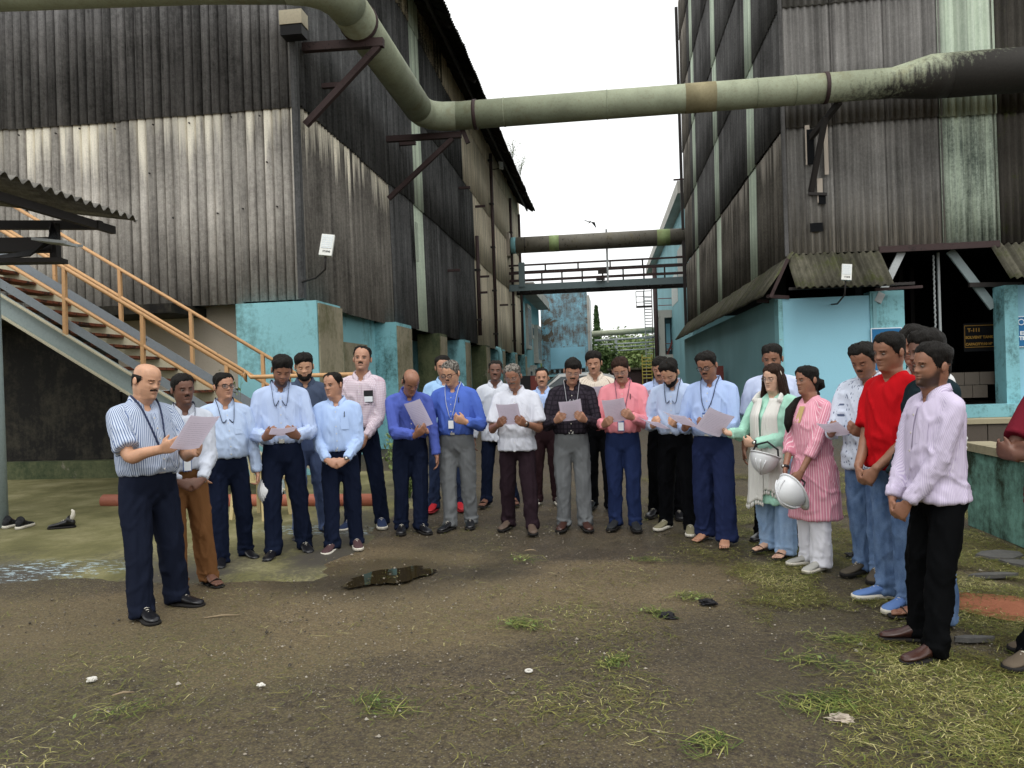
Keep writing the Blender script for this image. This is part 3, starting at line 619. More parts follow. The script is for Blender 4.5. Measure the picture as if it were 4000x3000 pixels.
MB().bar((-9.5, yn, 0), (-9.5, yn, nz(-9.5)+.1), .12, .12).build('foot', M_STRG, ST)

# ------------------------------------------------------------------ small canopy on the left
CN = thing('canopy', 'small corrugated canopy with dark steel frame jutting in beside the stairs', 'canopy')
for i in range(3):
    o = put_sheet(CN, M_SHEET_CAN, (0, 0, 0), 0, 1.12, 2.4, style='sine', pitch=.15, amp=.03)
    y = 8.05 - i*1.05; up = Vector((-1, 0, .16)).normalized(); ax = Vector((0, 1, 0)); nn = ax.cross(up)
    Mx = Matrix.Identity(4); Mx.col[0] = (*ax, 0); Mx.col[1] = (*(-nn), 0); Mx.col[2] = (*up, 0); Mx.col[3] = (-5.5, y, 3.56, 1); o.matrix_world = Mx
MB().bar((-5.75, 5.5, 3.42), (-5.75, 8.5, 3.42), .06, .09).build('edge_beam', M_DKST, CN)
MB().bar((-8.0, 8.2, 3.55), (-5.7, 8.2, 3.42), .08, .1).build('rafter', M_DKST, CN)
MB().bar((-7.4, 7.9, 3.22), (-6.05, 7.9, 3.16), .12, .16).build('cross_beam', M_DKST, CN)
MB().bar((-7.2, 7.6, 2.98), (-5.95, 7.9, 2.98), .2, .05).build('cable_tray', M_DKST, CN)
MB().bar((-6.05, 7.9, 2.98), (-6.05, 7.9, 3.4), .08, .08).build('hanger', M_DKST, CN)
tr = MB()
for k_ in range(7): tr.bar((-6.0+.05*k_, 7.55, 3.16-.008*k_), (-6.0+.05*k_, 7.8, 3.16-.008*k_), .02, .03)
tr.bar((-6.05, 7.55, 3.17), (-5.65, 7.55, 3.11), .02, .03); tr.bar((-6.05, 7.8, 3.17), (-5.65, 7.8, 3.11), .02, .03); tr.build('ladder_tray', M_GREYST, CN)
for k_ in range(5):
    MB().tube([(-6.7-.05*k_, 7.7, 3.0), (-6.2, 7.7+.03*k_, 3.02+.02*k_), (-5.98+.03*k_, 7.72, 3.2), (-6.0, 7.8, 3.38)], .012, 5).build('cable', M_BLACK, CN, True)
p_ = MB().tube([(-6.83, 7.9, .0), (-6.83, 7.9, 3.5)], .07, 10).build('post', M_STRG, CN, True)
MB().box((-8.8, 7.9, 1.25), (-6.81, 7.95, 3.4)).build('side_panel', M_CREAMP, CN)

# orange pipe along the ground
OP = MB().tube([(-6.6, 9.35, .075), (-5.0, 9.2, .075), (-2.75, 9.05, .075)], .085, 14).build('ground_pipe', M_ORPIPE, None, True)
tag(OP, 'orange plastic pipe lying on the apron behind the legs', 'pipe')
gp = MB().tube([(-6.6, 9.35, .075), (-6.62, 9.352, .075)], .09, 14)

# ------------------------------------------------------------------ bridge and second pipe
BG = thing('footbridge', 'grey steel pipe bridge with rails spanning the lane between the sheds', 'bridge')
yb = 40.0
MB().box((-4.95, yb-.05, 6.08), (4.4, yb+.05, 6.42)).build('beam', M_BRIDGE, BG); MB().box((-4.6, yb+.75, 5.95), (4.4, yb+.85, 6.2)).build('beam', M_DKST, BG)
for k_ in range(15): MB().box((-4.5+.62*k_, yb+.06, 6.05), (-4.42+.62*k_, yb+.74, 6.12)).build('cross_bar', M_DKST, BG)
for z, h, yy in ((7.42, .09, yb), (7.02, .14, yb), (6.62, .13, yb), (7.2, .06, yb+.8), (6.72, .08, yb+.8)): MB().box((-4.9, yy-.04, z-h/2), (4.4, yy+.04, z+h/2)).build('rail', M_BRKT if h > .08 else M_BRIDGE, BG)
for x in np.arange(-3.2, 4.2, 1.05): MB().box((x, yb-.035, 6.42), (x+.08, yb+.035, 6.96)).build('rail_post', M_DKST, BG)
for x in (-3.0, -1.3, .35, 2.0): MB().box((x, yb-.035, 7.09), (x+.08, yb+.035, 7.38)).build('rail_post', M_DKST, BG)
MB().box((-4.35, yb-.12, 6.3), (-4.05, yb+.12, 7.55)).build('end_post', M_BRIDGE, BG)
MB().box((.2, yb-.06, 6.3), (.3, yb+.06, 9.05)).build('pipe_hanger', M_GREYST, BG)
MB().box((-.25, yb-.1, 6.78), (.2, yb+.1, 7.0)).build('junction_box', M_DKST, BG); MB().box((-.35, yb-.2, 6.45), (.1, yb+.1, 6.55)).build('lamp_head', M_DKST, BG)
P2 = thing('overhead_pipe', 'sooty grey far duct with pale green bands above the bridge', 'pipe')
MB().tube([(-4.95, yb, 8.47), (4.6, yb, 8.47)], .42, 24).build('duct', M_PIPE2, P2, True)
for x0, x1, m in ((-2.7, -2.2, M_PIPE2G), (2.8, 3.45, M_PIPE2G), (-4.7, -4.45, M_BLUE_S), (-4.0, -3.96, M_DKST)): MB().tube([(x0, yb, 8.47), (x1, yb, 8.47)], .426, 24).build('band', m, P2, True)
MB().box((-4.95, yb-.45, 7.9), (-4.75, yb+.45, 9.1)).build('flange', M_CREAM, P2)

# ------------------------------------------------------------------ far buildings
FB = thing('office_block', 'pale blue far block with grey flat eave and louvred windows beyond the dark shed', 'building')
MB().box((-9, 48, 0), (-5.2, 61.5, 6.9)).build('wall', M_BLUE_T, FB); MB().box((-9, 47.8, 6.9), (-4.3, 61.0, 7.5)).build('roof', M_WHITEC, FB)
for y0, y1, z0, z1 in ((49, 51.4, 3.4, 6.3), (56, 59, 2.6, 5.4), (52, 53, 4.2, 5.2), (49.5, 51, .6, 2.2), (53, 54.5, 1.2, 2.4)):
    w_ = MB().box((-5.22, y0, z0), (-4.85, y1, z1)).build('window_hood', M_WHITEC, FB)
    for k_ in range(4): MB().box((-4.86, y0+.12+k_*(y1-y0-.2)/4, z0+.25), (-4.84, y0+.12+k_*(y1-y0-.2)/4+(y1-y0)/8, z1-.25)).build('louvre', M_GLASSW, w_)
MB().tube([(-5.05, 48.4, .5), (-5.05, 48.4, 7)], .09, 8).build('drain_pipe', M_BLUE_T, FB, True)
PB = thing('peeling_house', 'tall blue plastered building with peeling patches at the end of the lane', 'building')
MB().box((-5.1, 62, 0), (-1.35, 72, 8.3)).build('wall', M_BLUE_P, PB)
MB().box((-4.4, 61.96, 2.2), (-1.6, 61.99, 3.9)).build('patched_plaster', paint_mat('fresh_blue', lin('#8cc0d4'), stain=lin('#6d7f86'), amt=.3), PB)
MB().box((-4.7, 61.9, 1.55), (-1.4, 61.99, 1.72)).build('ledge', M_BLUE_T, PB)
for k_ in range(7): MB().cbox((-4.3+.42*k_, 61.95, 2.0), (.26 if k_ != 3 else .1, .03, .3)).build('faded_letter', M_STAIN_SHADE, PB)
MB().box((-1.349, 61.9, 0), (-1.15, 66, 8.0)).build('corner_strip', M_WHITEC, PB)
for y in (61.8, 62.6): MB().tube([(-1.1, y, 0), (-1.1, y, 7.6)], .07, 6).build('drain_pipe', M_GREYST, PB, True)
MB().box((-3.9, 61.93, 0), (-2.2, 61.99, 1.4)).build('door', M_BLUE_M, PB)
BB = thing('stair_tower_block', 'pale blue multi-storey block with open stair bays at the end of the lane', 'building')
MB().box((4.9, 44, 0), (12, 78, 11.6)).build('wall', M_BLUE_T, BB); MB().box((4.3, 44, 11.6), (12, 78, 12.3)).build('roof', M_WHITEC, BB)
MB().box((5.1, 58.2, 4.4), (7.2, 60, 7.6)).build('bay', M_BLUE, BB)
for z, m in ((2.35, M_WHITEC), (5.6, M_WHITEC)): MB().box((3.9, 57, z), (6.6, 60, z+.55)).build('floor_slab', m, BB)
MB().box((3.95, 57, 0), (4.35, 57.5, 2.35)).build('column', M_WHITEC, BB); MB().box((3.95, 57, 2.9), (4.35, 57.5, 5.6)).build('column', M_WHITEC, BB)
MB().box((4.36, 57.8, 2.9), (5.6, 58, 5.6)).build('stair_bay', M_GLASSW, BB)
for k_ in range(3): MB().box((4.5+.45*k_, 57.75, 3.2), (4.8+.45*k_, 57.79, 5.2)).build('window', M_BLUE, BB)
MB().bar((4.5, 57.3, 2.9), (5.2, 57.3, 4.6), .1, .12).build('stair_rail', M_REDST, BB); MB().bar((5.0, 57.2, 2.9), (5.0, 57.2, 4.9), .1, .1).build('stair_post', M_REDST, BB)
for z in (3.3, 3.7, 6.5, 7.0): MB().bar((3.95, 57.05, z), (6.2, 57.05, z), .05, .05).build('guard_rail', M_REDST, BB)
MB().bar((5.2, 57.1, 6.2), (5.0, 57.1, 8.0), .12, .1).build('stair_post', M_REDST, BB)
for k_ in range(9): MB().box((4.86, 52+.5*k_, 6.3), (4.898, 52.2+.5*k_, 8.3)).build('window_bar', M_WHITE, BB)
MB().box((4.85, 46.5, 7.4), (4.898, 51, 9.4)).build('window', M_GLASSW, BB)
for k_ in range(8): MB().box((4.8, 46.6+.55*k_, 7.4), (4.85, 46.7+.55*k_, 9.4)).build('window_bar', M_WHITE, BB)
TW = thing('ladder_tower', 'thin steel stair tower with yellow lower flight and pipes at the far block', 'ladder')
for x in (3.0, 3.55): MB().bar((x, 58, 0), (x, 58, 8.2), .06, .06).build('post', M_BRKT if x > 3.2 else M_GREYST, TW)
for k_ in range(20): MB().box((3.0, 57.9, 3.0+.22*k_), (3.5, 58.1, 3.05+.22*k_)).build('rung', M_GREYST, TW)
for z in (6.9, 7.3, 7.7): MB().bar((2.4, 58, z), (3.55, 58, z), .05, .05).build('guard_rail', M_DKST, TW)
for x in (2.4, 2.95): MB().bar((x, 58, 6.6), (x, 58, 7.7), .05, .05).build('guard_post', M_DKST, TW)
MB().box((2.4, 57.6, 6.5), (3.55, 58.4, 6.6)).build('landing', M_DKST, TW)
for k_ in range(7): MB().box((2.7, 57.9, 1.2+.25*k_), (3.4, 58.1, 1.28+.25*k_)).build('rung', M_YEL, TW)
for x in (2.7, 3.4): MB().bar((x, 58, .5), (x, 58, 3.0), .06, .06).build('post', M_YEL, TW)
MB().tube([(3.75, 57, 0), (3.75, 57, 9.5)], .16, 8).build('stack_pipe', M_BRKT, TW, True)
P3 = thing('overhead_pipe', 'thin pale far pipe on a grey rack in front of the trees', 'pipe')
MB().tube([(-1.3, 75, 5.6), (5.2, 75, 5.75)], .27, 12).build('duct', M_PIPE3, P3, True)
for z, r_ in ((4.95, .1), (4.5, .08), (4.2, .06), (3.85, .06)): MB().tube([(-1.0, 75, z), (5.2, 75, z+.12)], r_, 6).build('rack_pipe', M_GREYST, P3, True)
MB().bar((1.05, 75, 0), (1.05, 75, 4.9), .25, .25).build('rack_post', M_GREYST, P3); MB().bar((4.9, 75, 0), (4.9, 75, 5.6), .25, .25).build('rack_post', M_GREYST, P3)
# ------------------------------------------------------------------ trees beyond the lane
def leaf_mat(name, a, b):
    k = N(name); n = k.noise(k.pos(), 1.3, 4, .6); r = k.attr('tone')
    col = k.mix(k.math('ADD', k.math('MULTIPLY', n, .6), k.math('MULTIPLY', r, .4)), a, b)
    return k.fin(col, .6, spec=.25)
M_LEAF = leaf_mat('leaf_green', lin('#36482a'), lin('#74894f')); M_LEAF2 = leaf_mat('leaf_fresh', lin('#46592f'), lin('#8fa060')); M_CYP = leaf_mat('cypress_green', lin('#1f3320'), lin('#4c6a3a'))  # leaf greens paled, distance haze put into their colour
M_BARK = metal_mat('bark', lin('#4a3f33'), None, 0, .9)
def leaves_mesh(name, C, S, mat, seed=0, flatz=1.):
    rg = np.random.default_rng(seed); n = len(C); A = rg.normal(size=(n, 3)); A /= np.linalg.norm(A, axis=1)[:, None]
    B = rg.normal(size=(n, 3)); B -= A*(A*B).sum(1)[:, None]; B /= np.linalg.norm(B, axis=1)[:, None]; S = np.asarray(S).reshape(-1, 1)
    V = np.stack([C-A*S, C+B*S*.45, C+A*S, C-B*S*.45], 1).reshape(-1, 3); F_ = np.arange(4*n).reshape(-1, 4)
    me = bpy.data.meshes.new(name); me.from_pydata(V.tolist(), [], F_.tolist()); me.materials.append(mat)
    at = me.attributes.new('tone', 'FLOAT', 'POINT'); at.data.foreach_set('value', np.repeat(rg.random(n), 4).astype(np.float32)); me.update(); return me
def tree(label, loc, h, r, seed, mat, n=2600, leaf=.28, group='trees beyond the lane', cat='tree'):
    o = thing('leafy_tree', label, cat, loc, group=group); rg = np.random.default_rng(seed)
    b = MB().tube([(0, 0, 0), (.1, 0, h*.3), (0, .1, h*.62)], [h*.03, h*.024, h*.012], 8); tips = []
    for k_ in range(9):
        a = k_*2.4; z0 = h*(.25+.04*k_); e = np.array([math.cos(a)*r*.65, math.sin(a)*r*.65, h*(.45+.05*k_)]); b.tube([(0, 0, z0), tuple(e*.5+np.array([0, 0, z0*.5])), tuple(e)], [h*.013, h*.009, h*.004], 5); tips.append(e)
    b.build('trunk', M_BARK, o, True); C = []
    cl = tips + [np.array([rg.normal()*r*.35, rg.normal()*r*.35, h*rg.uniform(.5, .95)]) for _ in range(16)]
    for c in cl: C.append(c + rg.normal(size=(n//len(cl), 3))*np.array([r*.24, r*.24, h*.07]))
    C = np.concatenate(C); link('crown', leaves_mesh('crown', C, rg.uniform(.5, 1.2, len(C))*leaf, mat, seed), o); return o
tree('broad pale green tree right of the far rack post', (3.4, 92, 0), 5.6, 3.0, 1, M_LEAF2); tree('rounded dark tree behind the middle of the far rack', (.6, 98, 0), 6.0, 2.6, 2, M_LEAF)
tree('bushy tree beside the peeling blue building', (-.2, 70, 0), 4.2, 1.2, 3, M_LEAF, 1800, .2); tree('low feathery tree between the rack posts', (2.2, 86, 0), 4.6, 2.2, 4, M_LEAF2)
tree('tall haze-paled tree farthest down the lane', (4.5, 120, 0), 8.6, 4.5, 5, M_LEAF); tree('dark tree next to the far cypress', (-2.5, 112, 0), 7.2, 3.5, 6, M_LEAF); tree('dense tree beyond the yellow ladder', (6.5, 104, 0), 6.8, 3.0, 7, M_LEAF2)
CY = thing('cypress_tree', 'slim dark pointed cypress above the far pipe', 'tree', (-1.0, 100, 0)); rg = np.random.default_rng(9)
MB().tube([(0, 0, 0), (0, 0, 9.5)], [.18, .03], 7).build('trunk', M_BARK, CY, True)
zz = rg.uniform(1, 10.6, 3400); rr = (.15+.85*np.clip((10.8-zz)/5.5, 0, 1)**.8)*.62*np.sqrt(rg.random(3400)); aa = rg.uniform(0, 6.283, 3400)
link('crown', leaves_mesh('crown', np.stack([rr*np.cos(aa), rr*np.sin(aa), zz], 1), rg.uniform(.1, .28, 3400), M_CYP, 9), CY)
# far wood closing the lane
C = rg.uniform((-30, 130, 0), (34, 150, 1), (9000, 3)); C[:, 2] = rg.uniform(0, 1, 9000)**.7*(5.2+1.6*np.sin(C[:, 0]*.5)+1.2*np.sin(C[:, 0]*1.3))
tag(link('far_wood', leaves_mesh('far_wood', C, rg.uniform(.4, 1.0, 9000), M_LEAF, 11)), 'green wood closing the far end of the lane', kind='stuff')
# ------------------------------------------------------------------ parked car, mostly behind the people
M_CARW = N('white_car_paint'); M_CARW.b.inputs['Coat Weight'].default_value = .6; M_CARW = M_CARW.fin(lin('#d9dbd9'), .3, spec=.5)
M_TYRE = flat('tyre_rubber', lin('#1b1b1c'), .85); M_TAIL = flat('red_lamp', lin('#8c1f1d'), .3)
CR = thing('parked_car', 'white car parked across the lane behind the group', 'car', (-1.5, 33.0, 0), R(8))
def car_body():
    prof = [(-2.1, .35), (-2.12, .75), (-2.0, .98), (-1.2, 1.06), (-.55, 1.62), (.9, 1.66), (1.7, 1.52), (2.0, 1.05), (2.1, .9), (2.1, .35)]
    V = []; n = len(prof)
    for y, s, dz in ((-.86, 1., 0), (-.80, 1.0, 0), (0, 1.0, .03), (.80, 1.0, 0), (.86, 1., 0)):
        for x, z in prof:
            inset = .14*max(0, z-1.05)/.6
            V.append((x, y*(1-inset), z + (dz if z > 1 else 0)))
    F_ = [(j*n+i, j*n+(i+1) % n, (j+1)*n+(i+1) % n, (j+1)*n+i) for j in range(4) for i in range(n)] + [tuple(range(n)), tuple(reversed(range(4*n, 5*n)))]
    return MB().add(V, F_)
body = car_body().build('body', M_CARW, CR)
MB().add([(-1.08, -.858, 1.10), (-.25, -.865, 1.10), (-.25, -.80, 1.52), (-.5, -.79, 1.52)], [(0, 1, 2, 3)]).build('side_window', M_GLASSW, CR)
MB().add([(-.15, -.865, 1.10), (.75, -.865, 1.10), (.75, -.79, 1.54), (-.15, -.79, 1.54)], [(0, 1, 2, 3)]).build('side_window', M_GLASSW, CR)
MB().add([(.85, -.865, 1.10), (1.6, -.86, 1.12), (1.4, -.79, 1.46), (.85, -.79, 1.54)], [(0, 1, 2, 3)]).build('side_window', M_GLASSW, CR)
MB().add([(-1.2, -.7, 1.10), (-.62, -.62, 1.58), (-.62, .62, 1.58), (-1.2, .7, 1.10)], [(0, 1, 2, 3)]).build('windscreen', M_GLASSW, CR)
for x in (-1.3, 1.3):
    for y in (-.84, .84):
        w_ = MB().tube([(x, y-.1, .33), (x, y+.1, .33)], .33, 18).build('wheel', M_TYRE, CR, True); MB().tube([(x, y-.11, .33), (x, y+.11, .33)], .2, 14).build('rim', M_WHITE, w_)
MB().cbox((2.08, -.6, .95), (.08, .2, .2)).build('tail_lamp', M_TAIL, CR); MB().cbox((-2.05, -.6, .8), (.12, .25, .15)).build('headlight', M_LENS, CR)
# site clutter at the far end
PL = thing('pipe_stack', 'heap of old grey pipes lying at the far end of the lane', 'pipes', (2.0, 50, 0))
for k_ in range(16):
    a = random.uniform(-.25, .25); MB().tube([(-2.2+random.uniform(-.3, .3), k_*.2, .1+.09*(k_ % 6)), (2.2, k_*.2+a, .1+.09*(k_ % 6)+a*.4)], .06, 6).build('pipe', M_GREYST if k_ % 3 else M_BRKT, PL, True)
SH = thing('low_shed', 'low dark brown shed behind the pipe heap', 'shed', (1.9, 60, 0)); MB().box((-1.6, 0, 0), (1.6, 2, 1.9)).build('wall', M_BRKT, SH); MB().box((-1.8, -.2, 1.9), (1.8, 2.2, 2.05)).build('roof', M_SHEET_M, SH)
FP = thing('fuel_cabinet', 'red and black cabinet beside the blue wall down the lane', 'cabinet', (-3.0, 30, 0)); MB().box((-.35, 0, 0), (.05, .4, 1.6)).build('case', M_BLACK, FP); MB().box((.053, -.02, 0), (.35, .4, 1.6)).build('red_side', M_REDST, FP)
FX = thing('fire_box', 'dark red steel box beside the teal flank wall', 'box', (3.5, 26, 0)); MB().box((0, 0, .6), (.35, .4, 1.7)).build('case', M_REDST, FX); MB().box((.03, .03, 0), (.09, .09, .6)).build('leg', M_REDST, FX); MB().box((.26, .03, 0), (.32, .09, .6)).build('leg', M_REDST, FX)
# bird
BD = thing('bird', 'dark bird gliding in the white sky above the far duct', 'bird', (-.64, 45, 10.46), R(20))
b = MB(); b.tube([(0, -.16, 0), (0, -.05, .02), (0, .1, .01), (0, .24, 0)], [.01, .045, .04, .01], 8)
b.add([(-.02, -.07, .02), (-.02, .09, .02), (-.3, .08, .09), (-.55, .1, .04), (-.3, -.05, .1)], [(0, 1, 2, 3, 4)]); b.add([(.02, -.07, .02), (.02, .09, .02), (.25, .1, -.02), (.45, .16, -.35), (.28, -.03, .0)], [(4, 3, 2, 1, 0)])
b.add([(-.02, .2, 0), (.02, .2, 0), (.07, .34, 0), (-.07, .34, 0)], [(0, 1, 2, 3)]); b.build('body', M_BLACK, BD)
# leafy weeds
def weed(label, loc, h, n, seed, mat=None, spread=.25, group='weeds along the left wall'):
    o = thing('weed', label, 'weed', loc, group=group); rg = np.random.default_rng(seed); b = MB(); C = []
    for _ in range(n):
        a = rg.uniform(0, 6.283); e = np.array([math.cos(a)*spread*rg.uniform(.3, 1), math.sin(a)*spread*rg.uniform(.3, 1), h*rg.uniform(.6, 1)]); b.tube([(0, 0, 0), tuple(e*np.array([.3, .3, .55])), tuple(e)], [.006, .004, .002], 4)
        for t in np.linspace(.35, 1, 9): C.append(e*np.array([t**1.5, t**1.5, t]) + rg.normal(size=3)*.025)
    b.build('stem', M_LEAF, o); link('leaves', leaves_mesh('leaves', np.array(C), rg.uniform(.02, .05, len(C)), mat or M_LEAF2, seed), o); return o
weed('spindly weed growing behind the stair foot by the cream wall', (-5.35, 10.6, 0), 1.75, 9, 1); weed('yellow-green weed tuft at the foot of the far pier', (-3.0, 10.8, 0), .8, 26, 2, None, .35)
weed('low weed beside the tall man in the checked shirt', (-2.55, 9.6, 0), .55, 22, 3, None, .3); weed('weed sprig in the gutter of the dark shed near the eave end', (-3.8, 37, 11.3), 1.1, 14, 4, None, .5); weed('weed sprig in the gutter midway along the eave', (-3.8, 34, 11.3), .9, 12, 5, None, .5)
# ------------------------------------------------------------------ people: cloth and skin materials
def cloth_mat(name, base, kind='plain', b=None, scale=60, rough=.85, c=None):
    k = N(name); s = k.sep(k.attr('st', 'Vector')); p = k.coord('Object')
    n = k.noise(k.mul(p, (1, 1, 1)), 9, 4, .6); weave = k.noise(p, 260, 2, .5)
    fold = k.noise(k.comb(k.math('MULTIPLY', s[0], 14.), k.math('MULTIPLY', s[1], 2.2), k.math('MULTIPLY', s[2], 3.)), 1.5, 2, .5, .6)
    col = k.mix(k.math('MULTIPLY', k.step(n, .3, .75), .22), base, scale_col(base, .78))
    if kind == 'stripe':
        w = k.math('FRACT', k.math('MULTIPLY', s[0], scale)); col = k.mix(k.ramp(w, [(.0, 1.), (.30, 1.), (.42, 0.), (.9, 0.), (1., 1.)]), col, b)
    if kind == 'wide':     # broad pairs of stripes with a thin line between
        w = k.math('FRACT', k.math('MULTIPLY', s[0], scale)); col = k.mix(k.ramp(w, [(.0, 1.), (.12, 1.), (.16, 0.), (.5, 0.), (.54, .8), (.6, .8), (.64, 0.), (1., 0.)]), col, b)
    if kind == 'check':
        w = k.math('FRACT', k.math('MULTIPLY', s[0], scale)); z = k.math('FRACT', k.math('MULTIPLY', s[1], scale))
        a = k.ramp(w, [(.0, 1.), (.2, 1.), (.3, 0.), (.9, 0.), (1., 1.)]); d = k.ramp(z, [(.0, 1.), (.2, 1.), (.3, 0.), (.9, 0.), (1., 1.)])
        col = k.mix(k.math('MULTIPLY', k.math('MAXIMUM', a, d), .75), col, b)
    if kind == 'print':
        v = k.voro(k.comb(k.math('MULTIPLY', s[0], 1.), k.math('MULTIPLY', s[1], .6), 0.), scale, 'Distance'); col = k.mix(k.ramp(v, [(.20, 1.), (.30, 0.)]), col, b)
    if kind == 'denim':
        z = s[1]; f = k.noise(k.comb(k.math('MULTIPLY', s[0], 6.), k.math('MULTIPLY', s[1], 2.2), s[2]), 2.2, 4, .6)
        col = k.mix(k.step(f, .30, .78), base, b); col = k.mix(k.math('MULTIPLY', k.step(weave, .4, .65), .25), col, scale_col(base, .6))
    col = k.mix(k.math('MULTIPLY', weave, .14), col, scale_col(base, .5))
    nb = k.bump(k.ramp(fold, [(.35, 0.), (.48, 1.), (.52, 1.), (.65, .2)]), .16, .010); nb = k.bump(weave, .04, .002, nb)
    return k.fin(col, rough, nb, spec=.06)
def skin_mat(name, base):
    k = N(name); p = k.coord('Object'); n = k.noise(p, 30, 4, .6); n2 = k.noise(p, 220, 2, .5); tint = k.attr('tint', 'Color'); t = k.attr('tamt')
    col = k.mix(k.step(n, .3, .7), base, scale_col(base, .80)); col = k.mix(t, col, tint)
    k.b.inputs['Subsurface Weight'].default_value = .06; k.b.inputs['Subsurface Radius'].default_value = (.02, .008, .004)
    return k.fin(col, .44, k.bump(n2, .15, .001), spec=.42)
def hair_mat(name, base, grey=None, amt=0.):
    k = N(name); p = k.coord('Object'); st = k.noise(k.mul(p, (120, 120, 26)), 1., 3, .7); n = k.noise(p, 40, 3, .6)
    col = k.mix(k.step(st, .3, .7), scale_col(base, .5), scale_col(base, 1.6))
    if grey: col = k.mix(k.step(k.math('ADD', k.math('MULTIPLY', st, .6), k.math('MULTIPLY', n, .4)), .66-amt*.4, .72-amt*.3), col, grey)
    return k.fin(col, .62, k.bump(st, 1., .008), spec=.16)
SKIN = {i: skin_mat('skin_%d' % i, lin(h)) for i, h in enumerate(('#c99a7c', '#b4866d', '#936852', '#735041', '#d6ad94'))}
H_BLACK = hair_mat('black_hair', lin('#15120f')); H_GREY = hair_mat('greying_hair', lin('#2a2622'), lin('#8d8880'), .55); H_PART = hair_mat('salted_hair', lin('#1c1815'), lin('#6e6862'), .25); H_BROWN = hair_mat('brown_hair', lin('#2a1a12'))
M_LEATHER = flat('black_leather', lin('#16161a'), .32, .5); M_BELT = flat('black_belt', lin('#101012'), .45); M_BUCKLE = N('buckle').fin(lin('#b9b9b4'), .3, metal=1.)
M_SOLE_W = flat('white_sole', lin('#cfcabd'), .7); M_SOLE_B = flat('dark_sole', lin('#1d1b1a'), .8); M_BRSHOE = flat('brown_leather', lin('#3d241d'), .32, .5)
M_GLF = flat('glasses_frame', lin('#121214'), .3); M_GLF2 = N('wire_frame').fin(lin('#8a8078'), .35, metal=.8)
def glass_lens():
    k = N('glasses_lens'); k.fin(lin('#9aa4ab'), .12, spec=.25); k.b.inputs['Alpha'].default_value = .12; return k.m
M_LENSG = glass_lens()
M_LAN = flat('lanyard_navy', lin('#2a3350'), .6); M_LANW = flat('lanyard_white', lin('#c9ccd2'), .6); M_CARD = flat('id_card_white', lin('#dfe3e6'), .4); M_CARDB = flat('id_card_blue', lin('#3c5b93'), .4)
M_EYEW = flat('eye_white', lin('#6d625a'), .45, .2); M_EYED = flat('iris_dark', lin('#1a100b'), .15, .6); M_GOLD = N('gold').fin(lin('#c79a4a'), .3, metal=1.)
def paper_mat():
    k = N('printed_paper'); s = k.sep(k.coord('Generated')); p = k.comb(k.math('MULTIPLY', s[0], 60.), k.math('MULTIPLY', s[2], 26.), 0.)
    row = k.math('FRACT', k.math('MULTIPLY', s[2], 17.)); ink = k.math('MULTIPLY', k.ramp(row, [(.3, 0.), (.35, 1.), (.6, 1.), (.65, 0.)]), k.step(k.noise(p, 1., 2), .42, .5))
    ink = k.math('MULTIPLY', ink, k.math('MULTIPLY', k.ramp(s[0], [(.1, 0.), (.12, 1.), (.86, 1.), (.9, 0.)]), k.ramp(s[2], [(.12, 0.), (.15, 1.), (.82, 1.), (.86, 0.)])))
    col = k.mix(k.math('MULTIPLY', ink, .28), lin('#efe9f2'), lin('#77727e')); m = k.fin(col, .75, spec=.15)
    tl = k.n('ShaderNodeBsdfTranslucent'); k.put(tl.inputs[0], col); ms = k.n('ShaderNodeMixShader'); ms.inputs[0].default_value = .58
    k.t.links.new(k.b.outputs[0], ms.inputs[1]); k.t.links.new(tl.outputs[0], ms.inputs[2]); k.t.links.new(ms.outputs[0], k.out.inputs[0]); return m
M_PAPER = paper_mat()

# ------------------------------------------------------------------ head
HS = 48
_tt = np.linspace(-1, 1, HS, endpoint=False)
TH = math.pi*(_tt*.62 + .38*_tt**3)            # denser rings of points over the face (theta 0 faces -Y)
RINGS = np.array([  # z from chin, half width, front, back
 (-.175, .098, .060, .085), (-.150, .078, .050, .078), (-.125, .063, .043, .070), (-.10, .057, .041, .067), (-.07, .0545, .043, .066), (-.04, .0545, .048, .067), (-.022, .055, .060, .069), (-.010, .053, .076, .071), (.0, .050, .086, .073), (.010, .0505, .0915, .075),
 (.025, .056, .0925, .079), (.045, .0625, .0915, .085), (.065, .067, .0905, .090), (.085, .0700, .0895, .095), (.105, .0722, .0882, .099), (.125, .0735, .0895, .1015), (.145, .0742, .0905, .103), (.165, .0735, .0880, .102), (.185, .069, .0800, .096),
 (.200, .061, .0685, .086), (.212, .049, .053, .071), (.220, .034, .036, .051), (.2245, .017, .018, .028), (.226, .003, .003, .006)])
